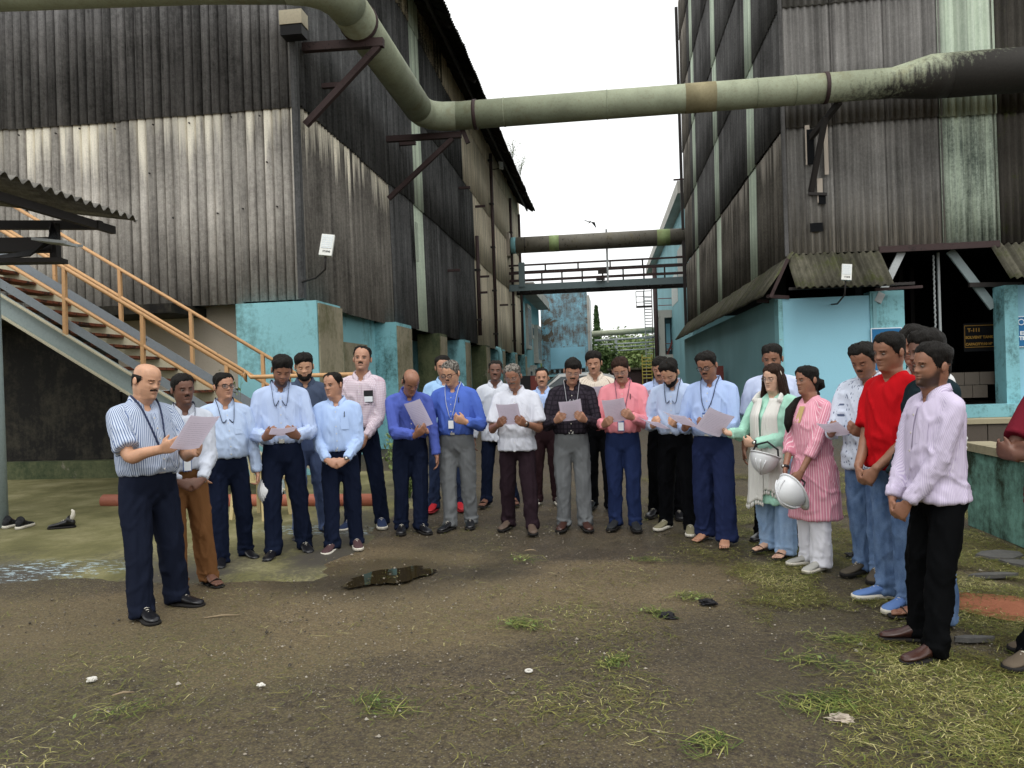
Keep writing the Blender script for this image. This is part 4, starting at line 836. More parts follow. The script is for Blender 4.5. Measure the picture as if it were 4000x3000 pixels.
def head_grid(o, off=None, zmin=-.175):
    """returns P (rings, HS, 3) for head options o; off: function(theta, P)->outward offset"""
    zs = np.concatenate([np.linspace(zmin, -.012, 9) if zmin < -.02 else [zmin], np.linspace(-.006, .15, 40), np.linspace(.156, .226, 16)])
    a = np.interp(zs, RINGS[:, 0], RINGS[:, 1]); f = np.interp(zs, RINGS[:, 0], RINGS[:, 2]); b = np.interp(zs, RINGS[:, 0], RINGS[:, 3])
    for q in (a, f, b):
        q[2:-2] = (q[:-4]+q[1:-3]*2+q[2:-2]*3+q[3:-1]*2+q[4:])/9
    Z, T = np.meshgrid(zs, TH, indexing='ij'); A = a[:, None]; Fr = f[:, None]; Bk = b[:, None]
    jaw = o.get('jaw', 1.); fat = o.get('fat', 0.)
    low = np.clip((.07-Z)/.08, 0, 1)*np.clip((Z+.02)/.02, 0, 1)
    A = A*(1 + (jaw-1)*low + fat*.10*np.clip((.11-Z)/.1, 0, 1))*o.get('wide', 1.)
    s, c = np.sin(T), np.cos(T); e = 2.25
    k = (np.abs(s)**e + np.abs(c)**e)**(-1/e)
    X = A*s*k; Y = np.where(c > 0, -Fr*c*k, -Bk*c*k)
    front = np.clip(c, 0, 1)
    def gs(x0, sx, z0, sz): return np.exp(-((X-x0)/sx)**2 - ((Z-z0)/sz)**2)
    d = 0*Z
    nz_ = np.interp(Z, [.070, .078, .084, .092, .105, .122, .132], [0, .009, .0165, .0165, .0105, .005, 0])*o.get('nose', 1.)
    d += nz_*np.exp(-(np.abs(X)/.0145)**1.9); d += .007*(gs(-.013, .008, .083, .008)+gs(.013, .008, .083, .008))
    for sx in (-1, 1):
        d -= .0095*gs(sx*.031, .016, .114, .0115); d += .0055*gs(sx*.033, .0115, .1135, .0065); d += .005*gs(sx*.028, .020, .134, .007); d += .004*gs(sx*.045, .018, .088, .018); d -= .003*gs(sx*.026, .008, .066, .02)
    d += .0055*gs(0, .021, .059, .0045) + .006*gs(0, .018, .0475, .005) - .004*gs(0, .024, .0535, .002) - .003*gs(0, .02, .036, .005) + .006*gs(0, .018, .014, .012)
    if fat: d += fat*.012*gs(0, .05, -.02, .018)
    Y = Y - d*front**.5
    return np.stack([X, Y, Z], -1), T
def grid_faces(nr, m, cap=True):
    i = np.arange(nr*m).reshape(nr, m); j = np.roll(i, -1, 1)
    return np.stack([i[:-1].ravel(), j[:-1].ravel(), j[1:].ravel(), i[1:].ravel()], 1)
def grid_normals(P):
    du = np.roll(P, -1, 1) - np.roll(P, 1, 1); dv = np.gradient(P, axis=0); n = np.cross(du, dv); l = np.linalg.norm(n, axis=-1, keepdims=True)
    n = n/np.maximum(l, 1e-9); return n
def shell(P, Nn, mask, thick, cut=-.15):
    """faces of the head grid where mask > cut, pushed out by thick*mask (dips under the skin at the rim)"""
    off = np.where(mask > 0, thick*np.clip(mask, 0, 1)**.85, 0) - .004*np.clip(1-mask*4, 0, 1)
    Q = P + Nn*off[..., None]; nr, m = mask.shape; F_ = grid_faces(nr, m); mk = mask.ravel() > cut
    keep = mk[F_].all(1); F_ = F_[keep]; used = np.unique(F_); re = -np.ones(nr*m, int); re[used] = np.arange(len(used)); return Q.reshape(-1, 3)[used], re[F_]
def pw(T, pts): d = np.degrees(np.abs(T)); return np.interp(d, [p[0] for p in pts], [p[1] for p in pts])
STYLES = {'short': [(0, .182), (30, .180), (48, .166), (60, .150), (72, .112), (84, .090), (94, .092), (102, .125), (112, .115), (125, .062), (150, .03), (180, .022)],
          'low': [(0, .172), (25, .168), (45, .158), (62, .140), (72, .108), (84, .086), (94, .09), (102, .125), (112, .115), (125, .06), (150, .028), (180, .02)],
          'recede': [(0, .192), (25, .198), (45, .194), (58, .165), (72, .118), (84, .09), (94, .09), (102, .125), (112, .115), (125, .062), (150, .03), (180, .022)],
          'female': [(0, .190), (25, .176), (50, .150), (65, .125), (80, .10), (95, .06), (110, .02), (130, -.01), (180, -.02)]}

# ------------------------------------------------------------------ body helpers (all in a 1.70 m frame, facing -Y, left side +X)
def ring(c, a, f, b, n=28, e=2.3, ex=(1, 0, 0), ey=(0, 1, 0)):
    t = np.linspace(0, 2*np.pi, n, endpoint=False); s, co = np.sin(t), np.cos(t); k = (np.abs(s)**e+np.abs(co)**e)**(-1/e)
    u = a*s*k; v = np.where(co > 0, -f*co*k, -b*co*k)
    return np.asarray(c)[None] + u[:, None]*np.asarray(ex, float) + v[:, None]*np.asarray(ey, float)
def loft(rs):
    n = len(rs[0]); V = np.concatenate(rs); F_ = grid_faces(len(rs), n).tolist(); F_.append(tuple(range(n))[::-1]); F_.append(tuple(range((len(rs)-1)*n, len(rs)*n))); return V.tolist(), F_
def smooth_path(pts, n): # catmull-rom
    P = [np.array(p, float) for p in pts]; P = [2*P[0]-P[1]] + P + [2*P[-1]-P[-2]]; out = []
    segs = len(P)-3
    for i in range(segs):
        for t in np.linspace(0, 1, n, endpoint=(i == segs-1)):
            a, b, c, d = P[i:i+4]; out.append(.5*(2*b+(c-a)*t+(2*a-5*b+4*c-d)*t*t+(3*b-a-3*c+d)*t**3))
    return out
def ik(S, W, l1, l2, pole):
    S, W, pole = np.array(S, float), np.array(W, float), np.array(pole, float); d = W-S; L = np.linalg.norm(d); L2 = min(L, (l1+l2)*.998); u = d/L; W = S+u*L2
    a = (l1*l1-l2*l2+L2*L2)/(2*L2); h = math.sqrt(max(l1*l1-a*a, 1e-6)); p = pole-u*(pole@u); p /= np.linalg.norm(p)+1e-9; return S+u*a+p*h, W
def unit(v): v = np.array(v, float); return v/(np.linalg.norm(v)+1e-9)
def hand(mb, W, d, n, side, curl=(.5, .5, .4), thumb=(.55, .6, .35), spread=.0, k=1.):
    """W wrist, d finger direction, n the way the palm faces, side = +1/-1 so that thumb lies along cross(n, d)*side"""
    d = unit(d); n = unit(np.array(n)-d*(np.array(n)@d)); s = np.cross(n, d)*side; W = np.array(W, float)
    rs = []
    for t, w, th in ((-.03, .026, .020), (0, .028, .019), (.03, .036, .018), (.06, .041, .016), (.085, .041, .013), (.095, .036, .009)):
        rs.append(ring(W + d*t*k, w*k, th*k, th*k, 12, 2.6, s, n))
    mb.add(*loft(rs))
    for i, (off, L, r) in enumerate(((.030, .072, .0088), (.010, .080, .0092), (-.011, .074, .0088), (-.030, .058, .0078))):
        p = W + d*.085*k + s*off*k; pts = [p - d*.02*k, p]; a = 0.; cc = curl if not isinstance(curl[0], tuple) else curl[i]
        for j, (seg, ca) in enumerate(zip((.44, .31, .25), cc)):
            a += ca; dd = d*math.cos(a) + n*math.sin(a) + s*spread*off*20; p = p + unit(dd)*L*seg*k; pts.append(p)
        mb.tube(pts, [r*k, r*k, r*.97*k, r*.9*k, r*.68*k], 7)
    p = W + d*.018*k + s*.026*k; t1 = unit(d*thumb[0] + s*thumb[1] + n*thumb[2]); t2 = unit(t1*.7 + d*.6 + n*.15); mb.tube([p - s*.01*k, p + t1*.032*k, p + t1*.032*k + t2*.028*k, p + t1*.032*k + t2*.050*k], [.0125*k, .0115*k, .0098*k, .007*k], 8)
    return W, d, n, s

_jobs = []       # (object name, parent, MB, voxel, smooth iterations, material, post function)
def job(name, parent, mb, vox, it, mat, post=None): _jobs.append((name, parent, mb, vox, it, mat, post))

def shoe(parent, pos, yaw, kind, cols, scale=1., name='shoe'):
    """foot at pos (ankle over it), toes towards yaw (0 = -Y)"""
    M = Matrix.Translation(Vector(pos)) @ Matrix.Rotation(yaw, 4, 'Z')
    prof = [(.075, .026, .066, .0), (.062, .034, .084, 0), (.035, .037, .092, 0), (.0, .037, .090, 0), (-.04, .038, .074, 0), (-.08, .043, .056, 0), (-.12, .047, .045, 0), (-.155, .044, .038, 0), (-.178, .033, .031, 0), (-.190, .016, .022, 0)]
    if kind == 'bare' or kind == 'sandal':
        rs = []
        for y, w, h in ((.06, .024, .05), (.045, .032, .085), (.01, .033, .11), (-.03, .036, .075), (-.07, .041, .052), (-.105, .044, .035), (-.125, .042, .026), (-.135, .038, .018)):
            rs.append(np.array([(w*math.sin(t)*1.05, y, (.02 if kind == 'sandal' else .002) + h*(.5+.5*math.cos(t))**.8 if math.cos(t) > -.99 else .002) for t in np.linspace(0, 2*np.pi, 14, endpoint=False)]))
        b = MB(); b.add(*loft(rs)); z0 = .02 if kind == 'sandal' else .0
        sgn = 1 if pos[0] > 0 else -1
        for i, (x, L, r) in enumerate(((-.028, .05, .0125), (-.010, .045, .009), (.005, .04, .0085), (.018, .035, .008), (.031, .028, .0075))):
            b.tube([(x*sgn, -.115, z0+.014), (x*sgn*1.05, -.13-L*.4, z0+.013), (x*sgn*1.08, -.13-L, z0+.009)], [r, r, r*.7], 7)
        b.v = [tuple(M @ Vector(v)) for v in b.v]; b.build('foot', cols[0], parent, True)
        if kind == 'sandal':
            so = MB(); rs = [ring((0, y, .009), w, .009, .009, 12, 3., (1, 0, 0), (0, 0, 1)) for y, w in ((.082, .02), (.07, .038), (.0, .038), (-.06, .046), (-.12, .05), (-.17, .045), (-.19, .02))]
            so.add(*loft(rs)); so.v = [tuple(M @ Vector(v)) for v in so.v]; s_ = so.build('sandal', cols[1], parent, True)
            for y0, zt, w in ((-.10, .062, .03), (-.02, .10, .02)):
                st = MB().tube([(-.046, y0+.02, .012), (-.038, y0, zt*.72), (0, y0-.01, zt), (.038, y0, zt*.72), (.046, y0+.02, .012)], [(.003, w/2)]*5, 6); st.v = [tuple(M @ Vector(v)) for v in st.v]; st.build('strap', cols[1], s_, True)
        return
    b = MB(); rs = []
    for y, w, h, _ in prof:
        rs.append(np.array([(w*math.sin(t)*(1.0 if math.cos(t) < .2 else .86), y, max(.006, .012 + h*(.5+.5*math.cos(t))**.7)) for t in np.linspace(0, 2*np.pi, 18, endpoint=False)]))
    b.add(*loft(rs)); b.tube([(0, .02, .06), (0, .025, .10 if kind != 'clog' else .07), (0, .03, .115 if kind == 'boot' else .102)], [(.036, .05), (.036, .047), (.037, .044)], 14)
    b.v = [tuple(M @ Vector((v[0]*scale, v[1]*scale, v[2]))) for v in b.v]; s_ = b.build(name, cols[0], parent, True)
    so = MB(); th = .028 if kind == 'sneaker' else .018
    rs = [np.array([(x*1.06, y, z) for x, z in ((-w, 0.), (w, 0.), (w*1.02, th*.7), (w*.96, th), (-w*.96, th), (-w*1.02, th*.7))]) for y, w in ((.082, .022), (.068, .036), (.03, .040), (-.04, .041), (-.09, .047), (-.13, .0495), (-.165, .045), (-.186, .033), (-.199, .014))]
    so.add(*loft(rs)); so.v = [tuple(M @ Vector((v[0]*scale, v[1]*scale, v[2]))) for v in so.v]; so.build('sole', cols[1], s_, True)
    if kind in ('laced', 'sneaker', 'boot'):
        la = MB()
        for i in range(4): y = -.035-.018*i; zt = .088-.011*i; la.tube([(-.02, y, zt-.006), (0, y-.004, zt+.003), (.02, y, zt-.006)], .0028, 5)
        la.v = [tuple(M @ Vector((v[0]*scale, v[1]*scale, v[2]))) for v in la.v]; la.build('laces', cols[2] if len(cols) > 2 else M_SOLE_W, s_, True)['kind'] = 'stuff'

def fold_post(kind, seed, arms=None, legs=None, amp=1., pat=True, lean=None):
    """per-vertex pattern coordinates and cloth folds for a remeshed garment"""
    def f(me):
        n = len(me.vertices); P = np.empty(n*3, np.float32); me.vertices.foreach_get('co', P); P = P.reshape(-1, 3).astype(float)
        Nn = np.empty(n*3, np.float32); me.vertices.foreach_get('normal', Nn); Nn = Nn.reshape(-1, 3).astype(float)
        st = np.stack([np.arctan2(P[:, 0], -P[:, 1])*.155, P[:, 2], np.zeros(n)], 1); disp = np.zeros(n)
        chains = arms if kind == 'shirt' else legs
        best = np.full(n, 9.) if kind == 'shirt' else np.full(n, 9.)
        tv = np.zeros(n); isl = np.zeros(n, bool); seg_id = np.zeros(n)
        for ci, ch in enumerate(chains or []):
            t0 = 0.
            for si in range(len(ch)-1):
                a, b = np.array(ch[si]), np.array(ch[si+1]); u = b-a; L = np.linalg.norm(u); u /= L; q = P-a; t = np.clip(q@u, 0, L); r = q-np.outer(t, u); d = np.linalg.norm(r, axis=1)
                w = d < best; best[w] = d[w]; tv[w] = (t0+t)[w]
                ax = unit(np.cross(u, (0, 1, 0)) if abs(u[1]) < .9 else np.cross(u, (1, 0, 0))); ay = np.cross(u, ax)
                ang = np.arctan2(r@ax, r@ay)
                lim = (.085 if kind == 'shirt' else 9.); inl = w & (d < lim) & ((np.abs(P[:, 0]) > .165) | (P[:, 1] < -.17) if kind == 'shirt' else True)
                st[inl, 0] = ang[inl]*.05; st[inl, 1] = (t0+t)[inl]; st[inl, 2] = 3+ci; isl |= inl; t0 += L; seg_id[inl] = ci+1
        if kind == 'shirt':
            tor = ~isl; z0 = np.zeros(n); rdg = lambda f, k_: np.clip(1-np.abs(f)*k_, 0, 1)
            v1 = fbm(np.stack([st[:, 0]*15 + 1.2*vnoise(P, 3, seed+5), P[:, 2]*2.6, z0], 1), 1., seed, 2); v2 = fbm(np.stack([(st[:, 0]+P[:, 2]*.7)*8, (P[:, 2]-st[:, 0]*.7)*3.2, z0+5], 1), 1., seed+11, 2)
            wl = np.clip((1.30-P[:, 2])/.22, 0, 1); low = np.exp(-((P[:, 2]-1.065)/.04)**2); w2 = fbm(np.stack([st[:, 0]*7, P[:, 2]*10, z0], 1), 1., seed+31, 2)
            disp += np.where(tor, .011*rdg(v1, 3.2)*wl + .011*rdg(v2, 4.)*np.clip((1.42-P[:, 2])/.1, 0, 1) + .006*low*rdg(w2, 3) + .004*fbm(P, 4, seed+21, 2)*np.clip((1.40-P[:, 2])/.1, 0, 1), 0)
            el = np.exp(-((tv-.29)/.06)**2) + .5*np.exp(-((tv-.49)/.035)**2); ang = st[:, 0]*20
            s1 = fbm(np.stack([np.cos(ang)*1.6+tv*3, np.sin(ang)*1.6, tv*4.5+st[:, 2]], 1), 1., seed+9, 2); s2 = fbm(np.stack([np.cos(ang)*.9, np.sin(ang)*.9, tv*20+st[:, 2]*7], 1), 1., seed+19, 2)
            disp += np.where(isl, .009*rdg(s1, 3.4)*np.clip(tv/.1, 0, 1) + .010*el*rdg(s2, 3.), 0)
        else:
            z = P[:, 2]; hemf = np.exp(-((z-.085)/.06)**2); kn = np.exp(-((z-.50)/.07)**2)*np.clip(P[:, 1]*12, .1, 1); cr = np.exp(-((z-.82)/.06)**2)*np.clip(-P[:, 1]*10, .1, 1); rdg = lambda f, k_: np.clip(1-np.abs(f)*k_, 0, 1); sx = np.sign(P[:, 0])*3
            q = fbm(np.stack([P[:, 0]*8+sx, P[:, 1]*8, z*15], 1), 1., seed+4, 2); q2 = fbm(np.stack([P[:, 0]*15+sx, P[:, 1]*12, z*2.4], 1), 1., seed+8, 2); q3 = fbm(np.stack([P[:, 0]*7, P[:, 1]*5, z*9 + np.abs(P[:, 0])*14], 1), 1., seed+12, 2)
            for ch in (legs or []):
                h_, k_, a_ = ch; cx = np.interp(z, [a_[2], k_[2], h_[2]], [a_[0], k_[0], h_[0]]); cy = np.interp(z, [a_[2], k_[2], h_[2]], [a_[1], k_[1], h_[1]])
                disp += np.where((np.sign(cx) == np.sign(P[:, 0])) & (P[:, 1] < cy) & (z < .84), .007*np.exp(-((P[:, 0]-cx)/.011)**2), 0)
            disp += .017*rdg(q, 3.)*hemf + .011*rdg(q, 3.)*kn + .012*rdg(q2, 3.2)*(.35+.65*np.clip((.75-z)/.3, 0, 1)) + .014*rdg(q3, 3.4)*cr + .006*rdg(q3, 3.4)*np.clip((.95-z)/.3, 0, 1)
        P = P + Nn*(disp*amp)[:, None]
        me.vertices.foreach_set('co', P.ravel().astype(np.float32))
        a = me.attributes.new('st', 'FLOAT_VECTOR', 'POINT'); a.data.foreach_set('vector', st.ravel().astype(np.float32)); me.update()
    return f

def set_st(o):
    me = o.data; a = me.attributes.new('st', 'FLOAT_VECTOR', 'POINT'); a.data.foreach_set('vector', np.array([(v.co.x, v.co.z, 0.) for v in me.vertices], np.float32).ravel()); return o
def run_jobs():
    tmp = []
    for (nm, par, mb, vox, it, mat, post) in _jobs:
        me = bpy.data.meshes.new(nm); me.from_pydata(mb.v, [], mb.f); o = bpy.data.objects.new(nm, me); COL.objects.link(o)
        r = o.modifiers.new('r', 'REMESH'); r.mode = 'VOXEL'; r.voxel_size = vox; r.use_smooth_shade = True
        s = o.modifiers.new('s', 'SMOOTH'); s.factor = .5; s.iterations = it; tmp.append(o)
    dg = bpy.context.evaluated_depsgraph_get()
    for o, (nm, par, mb, vox, it, mat, post) in zip(tmp, _jobs):
        me = bpy.data.meshes.new_from_object(o.evaluated_get(dg)); me.name = nm
        if post: post(me)
        me.materials.clear(); me.materials.append(mat); me.polygons.foreach_set('use_smooth', [True]*len(me.polygons))
        old = o.data; bpy.data.objects.remove(o); bpy.data.meshes.remove(old); link(nm, me, par)
    _jobs.clear()

def rotm(yaw, pitch, roll=0.):
    return np.array((Matrix.Rotation(yaw, 3, 'Z') @ Matrix.Rotation(pitch, 3, 'X') @ Matrix.Rotation(roll, 3, 'Y')))

PEOPLE = []
def person(label, loc, yaw, h=1.7, feet=None, girth=1., belly=0., lean=0., lean_z=.98, hy=0., hp=0., hr=0., skin=1, hair='short', hairm=None, hairt=.016, beard=0, stache=0, glasses=0,
           shirt=None, sleeve='long', tuck=True, trousers=None, shoes=('laced', (M_LEATHER, M_SOLE_B)), arms=('hang', 'hang'), belt=True, lanyard=None, fat=0., jaw=1., female=False, kurta=None, eyes='open', collar=True, seed=1, hips=0., hemw=1., dx=0., group='people standing in a half circle', foot_yaw=None, armz=0., legpants=None, twist=0.):
    root = thing('person', label, 'person', (loc[0], loc[1], 0.), R(yaw), group); sc = h/1.708; root.scale = (sc, sc, sc)
    if dx == 0.: dx = .022*math.sin(seed*2.7)
    hr = hr or 4.5*math.sin(seed*1.9); hipk = .88 if kurta else 1.
    g = girth*.955; ca, sa = math.cos(-R(yaw)), math.sin(-R(yaw))
    if feet is None: FT = {1: np.array([.11, 0., 0]), -1: np.array([-.11, .0, 0])}
    else:
        q = []
        for (fx, fy) in feet: ddx, ddy = (fx-loc[0])/sc, (fy-loc[1])/sc; q.append(np.array([ca*ddx-sa*ddy, sa*ddx+ca*ddy, 0.]))
        q.sort(key=lambda v: v[0]); FT = {-1: q[0], 1: q[1]}
    fyw = foot_yaw or {1: R(14), -1: R(-14)}
    # posture: bend above the waist
    def bend(P):
        P = np.atleast_2d(np.array(P, float)); w = np.clip((P[:, 2]-lean_z)/.42, 0, 1); w = w*w*(3-2*w); a = -R(lean)*w*-1.
        y, z = P[:, 1]-0.02, P[:, 2]-lean_z; c, s = np.cos(a), np.sin(a); out = P.copy(); up = P[:, 2] > lean_z
        out[:, 1] = np.where(up, .02 + y*c - z*s, P[:, 1]); out[:, 2] = np.where(up, lean_z + y*s + z*c, P[:, 2]); out[:, 0] += dx*w; return out
    # ---- legs and trousers
    tb = MB(); hipx = .092*(1+hips*.3)
    wa, wf, wb = .158*g, .098*g+belly*.35, .105*g
    rs = [ring((0, .012, z), a*g*hipk, (f*g + belly*bl)*hipk, b*g*hipk, 26, 2.4) for z, a, f, b, bl in ((.755, .06, .03, .04, 0), (.79, .12, .06, .085, 0), (.84, .160+hips*.03, .088, .112+hips*.02, 0), (.90, .170+hips*.035, .100, .124+hips*.02, .2), (.96, .165+hips*.02, .108, .118, .45), (1.01, .158, .104, .108, .6), (1.035, .154, .100, .104, .6))]
    tb.add(*loft(rs)); legs = []; tr = trousers or {}
    th, kn, hm = [q_*.88 for q_ in tr.get('w', (.090, .070, .066))]
    for sgn in (-1, 1):
        ft = FT[sgn]; hip = np.array([sgn*hipx*g, .012, .86]); ank = ft + np.array([0, .035, .09]); kne = (hip*.47+ank*.53) + np.array([0, -.018, 0])
        legs.append([hip, kne, ank]); pts = smooth_path([hip+np.array([0, 0, .05]), hip*.75+kne*.25, hip*.4+kne*.6, kne, kne*.6+ank*.4, kne*.3+ank*.7, ank*1.0, ank + np.array([0, -.012, -.065])], 3)
        tz = np.linspace(0, 1, len(pts)); r = np.interp(tz, [0, .15, .35, .47, .6, .75, .9, 1.], [th*.95, th, th*.9, kn*1.02, kn, (kn+hm)/2, hm, hm*1.06])
        rg2 = [(x*g**.5, x*1.12*g**.5) for x in r]; tb.tube(pts, rg2, 16)
    root_jobs_legs = legs
    if trousers is not None: job('trousers', root, tb, .0135, 5, trousers['m'], fold_post('trousers', seed+50, legs=legs, amp=tr.get('amp', 1.)))
    # ---- arms by IK
    ARM = {}; prim = MB()
    for sgn, spec in ((-1, arms[0]), (1, arms[1])):      # arms = (his right, his left)
        S = bend([(sgn*.184*g**.6, .018, 1.366)])[0]
        if isinstance(spec, str): spec = {'pose': spec}
        pose = spec.get('pose', 'hang'); pole = spec.get('pole', (sgn*.45, .55, -.75)); curl = (.35, .45, .35); thumb = (.7, .5, .25)
        if pose == 'hang': W = (sgn*(.245+.03*g), -.005, .80); d = (sgn*.02, -.12, -1); nn = (-sgn, .15, 0)
        elif pose == 'clasp': W = (sgn*.085, -.205-belly*.8, .925+armz); d = (-sgn*.80, -.30, -.42); nn = (-sgn*.2, .85, -.25); curl = (.65, .75, .5)
        elif pose == 'claspfront': W = (sgn*.075, -.19-belly*.8, .90+armz); d = (-sgn*.45, -.25, -.8); nn = (-sgn*.5, .8, -.1); curl = (.6, .7, .4)
        elif pose == 'paper': W = (sgn*.135, -.275, 1.13); d = (-sgn*.42, -.72, .28); nn = (-sgn*.8, .1, .5); curl = (.5, .8, .5); thumb = (.85, .35, .45)
        elif pose == 'pocket': W = (sgn*.215, -.045, .90); d = (-sgn*.15, -.25, -1); nn = (-sgn, 0, .1)
        elif pose == 'cross': W = (-sgn*.10, -.19-belly, 1.13-.03*sgn); d = (-sgn*1., -.05, .25); nn = (0, 1, .1); curl = (.5, .4, .3); pole = (sgn*.8, -.2, -.7)
        else: W = spec['W']; d = spec['d']; nn = spec['n']
        W = np.array(spec.get('W', W), float); d = spec.get('d', d); nn = spec.get('n', nn); curl = spec.get('curl', curl); thumb = spec.get('thumb', thumb)
        E, W = ik(S, W, .295, .255, pole); ARM[sgn] = (S, E, W, d, nn); ac = unit(W-E)
        up = smooth_path([S, S*.5+E*.5, E, E*.5+W*.5, W], 4); rr = np.interp(np.linspace(0, 1, len(up)), [0, .12, .25, .5, .6, .8, 1], [.020, .040*g**.5, .044*g**.5, .040*g**.3, .041*g**.3, .033, .0265])
        if female: rr = rr*.9
        prim.tube(up, list(rr), 14)
        hand(prim, W, d, nn, sgn, curl, thumb, k=.93 if female else 1.0)
    # ---- skin: head + neck loft, arms and hands, core under the clothes
    ho = {'jaw': jaw, 'fat': fat, 'wide': .96 if female else 1., 'nose': .85 if female else 1.}
    PH, TT = head_grid(ho); NH = grid_normals(PH); sgnn = np.sign((NH*(PH-np.array([0, .0, .1]))).sum()); NH = NH*sgnn
    rot = rotm(R(hy), R(hp), R(hr)); piv = np.array([0, .02, -.035]); base = np.array([0, .008, 1.474])
    def pose_head(Q):
        Q = np.asarray(Q, float); sh = Q.shape; Q = Q.reshape(-1, 3)*.995; w = np.clip((Q[:, 2]+.14)/.12, 0, 1)[:, None]; w = w*w*(3-2*w)
        q = (Q-piv)@rot.T + piv; q = q*w + Q*(1-w)
        # slide the head a little forward on the neck when it looks down
        return bend(q + base).reshape(sh)
    nr = PH.shape[0]; hv = pose_head(PH).reshape(-1, 3); hf = grid_faces(nr, HS)
    if sgnn < 0: hf = hf[:, ::-1]
    tint = np.zeros((nr*HS, 4)); amt = np.zeros(nr*HS); X, Y, Z = PH[..., 0].ravel(), PH[..., 1].ravel(), PH[..., 2].ravel(); frt = (Y < -.03)
    lips = np.exp(-(X/.021)**4 - ((Z-.0535)/.0095)**4)*frt; tint[:, :3] = lin('#6a3a30'); amt = np.maximum(amt, lips*.45)
    eyeline = frt*(np.exp(-((np.abs(X)-.031)/.018)**4 - ((Z-.118)/.006)**2)); kk = eyeline > .25; tint[kk, :3] = lin('#2a1812'); amt[kk] = np.maximum(amt[kk], .55*eyeline[kk])
    sock = frt*np.exp(-((np.abs(X)-.031)/.017)**2 - ((Z-.114)/.013)**2); kk = (sock > .1) & (amt < .2); tint[kk, :3] = lin('#4a2c20'); amt = np.maximum(amt, .5*sock*kk)
    if beard == 1:
        ub_ = np.interp(np.degrees(np.abs(TT)).ravel(), [0, 14, 22, 34, 50, 66, 76, 84, 90], [.042, .043, .066, .068, .064, .076, .10, .10, .09]); bm_ = np.clip((ub_-Z+.006)/.03, 0, 1)*np.clip((Z+.025)/.025, 0, 1)*(np.degrees(np.abs(TT)).ravel() < 90)*(lips < .3); kk = bm_ > 0; tint[kk, :3] = lin('#1a1310'); amt = np.maximum(amt, .85*bm_)
    if beard == 0.5 or stache: kk = frt & (Z < .06) & (Z > -.01); tint[kk & (lips < .3), :3] = lin('#3a2a22'); amt[kk & (lips < .3)] = np.maximum(amt[kk & (lips < .3)], .22)
    # arms+hands remeshed separately into one skin mesh
    skm = SKIN[skin]
    def skin_post(me):
        nv = len(me.vertices); co = np.empty(nv*3, np.float32); me.vertices.foreach_get('co', co); co = co.reshape(-1, 3)
        fl = np.empty(len(me.polygons)*4, np.int32) if all(len(p.vertices) == 4 for p in me.polygons) else None
        fs = [tuple(p.vertices) for p in me.polygons]; core = []
        rs = [ring((0, .015, z), a*g*.86, f*g*.8, b*g*.84, 14) for z, a, f, b in ((.84, .15, .09, .10), (1.0, .14, .09, .10), (1.15, .15, .10, .10), (1.30, .155, .10, .11), (1.38, .13, .075, .085), (1.43, .07, .05, .065))]
        cv, cf = loft([bend(r_) for r_ in rs]); V = np.concatenate([co, hv, np.array(cv)]); F_ = fs + [tuple(x) for x in (hf+nv).tolist()] + [tuple(i+nv+len(hv) for i in f_) for f_ in cf]
        me.clear_geometry(); me.from_pydata(V.tolist(), [], F_); a = me.attributes.new('tint', 'FLOAT_COLOR', 'POINT'); T4 = np.zeros((len(V), 4), np.float32); T4[nv:nv+len(hv)] = tint; a.data.foreach_set('color', T4.ravel())
        b_ = me.attributes.new('tamt', 'FLOAT', 'POINT'); A1 = np.zeros(len(V), np.float32); A1[nv:nv+len(hv)] = amt; b_.data.foreach_set('value', A1); me.update()
    for sgn in (-1, 1):
        ear = MB(); Pq = []
        for i, (r_, yo) in enumerate(((.15, .010), (.75, .014), (1., .006), (.75, -.002), (.2, -.004))):
            for j in range(12): t = 2*np.pi*j/12; Pq.append((sgn*(.0725+yo*.9+.004), .014+.018*r_*math.sin(t)+.004*math.cos(t), .100+.031*r_*math.cos(t)*(1. if math.cos(t) > 0 else .85)))
        Pq = pose_head(np.array(Pq)); fcs = grid_faces(5, 12).tolist() + [tuple(range(12))[::-1], tuple(range(48, 60))]; ear.add(Pq.tolist(), fcs); ear.build('ear', skm, root, True)
    job('body', root, prim, .0066, 2, skm, skin_post)
    # eyes
    for sgn in (-1, 1):
        c0 = np.array([sgn*.031, -.0785, .1135]); b = MB(); P_ = []; nlat, nlon = 6, 10
        for i in range(nlat+1):
            for j in range(nlon): ph = math.pi*i/nlat; t = 2*math.pi*j/nlon; P_.append(c0 + np.array([.0125*math.sin(ph)*math.cos(t), .0105*-math.cos(ph), .0052*math.sin(ph)*math.sin(t)]))
        P_ = pose_head(np.array(P_)); b.add(P_.tolist(), grid_faces(nlat+1, nlon).tolist()); ey = b.build('eye', skm if eyes == 'down' else M_EYEW, root, True)
        b = MB(); cc = np.array([sgn*.031, -.0895, .1135 if eyes != 'down' else .1105]); w_, h_ = (.0052, .0050) if eyes != 'down' else (.0125, .0016)
        P_ = pose_head(np.array([cc + np.array([w_*math.cos(t), .0015 if eyes != 'down' else .003*abs(math.cos(t)), h_*math.sin(t)]) for t in np.linspace(0, 2*np.pi, 12, endpoint=False)] + [cc+np.array([0, -.0015, 0])]))
        b.add(P_.tolist(), [(i, (i+1) % 12, 12) for i in range(12)]); b.build('iris', M_EYED, ey)
    # hair, brows, beard, moustache from the head surface
    hm_ = hairm or H_BLACK; x3, y3, z3 = PH[..., 0], PH[..., 1], PH[..., 2]
    rgp = PH.reshape(-1, 3)
    nh = fbm(rgp*np.array([1, 1, .5]), 55, seed, 3).reshape(nr, HS); nb_ = fbm(rgp, 18, seed+3, 2).reshape(nr, HS)
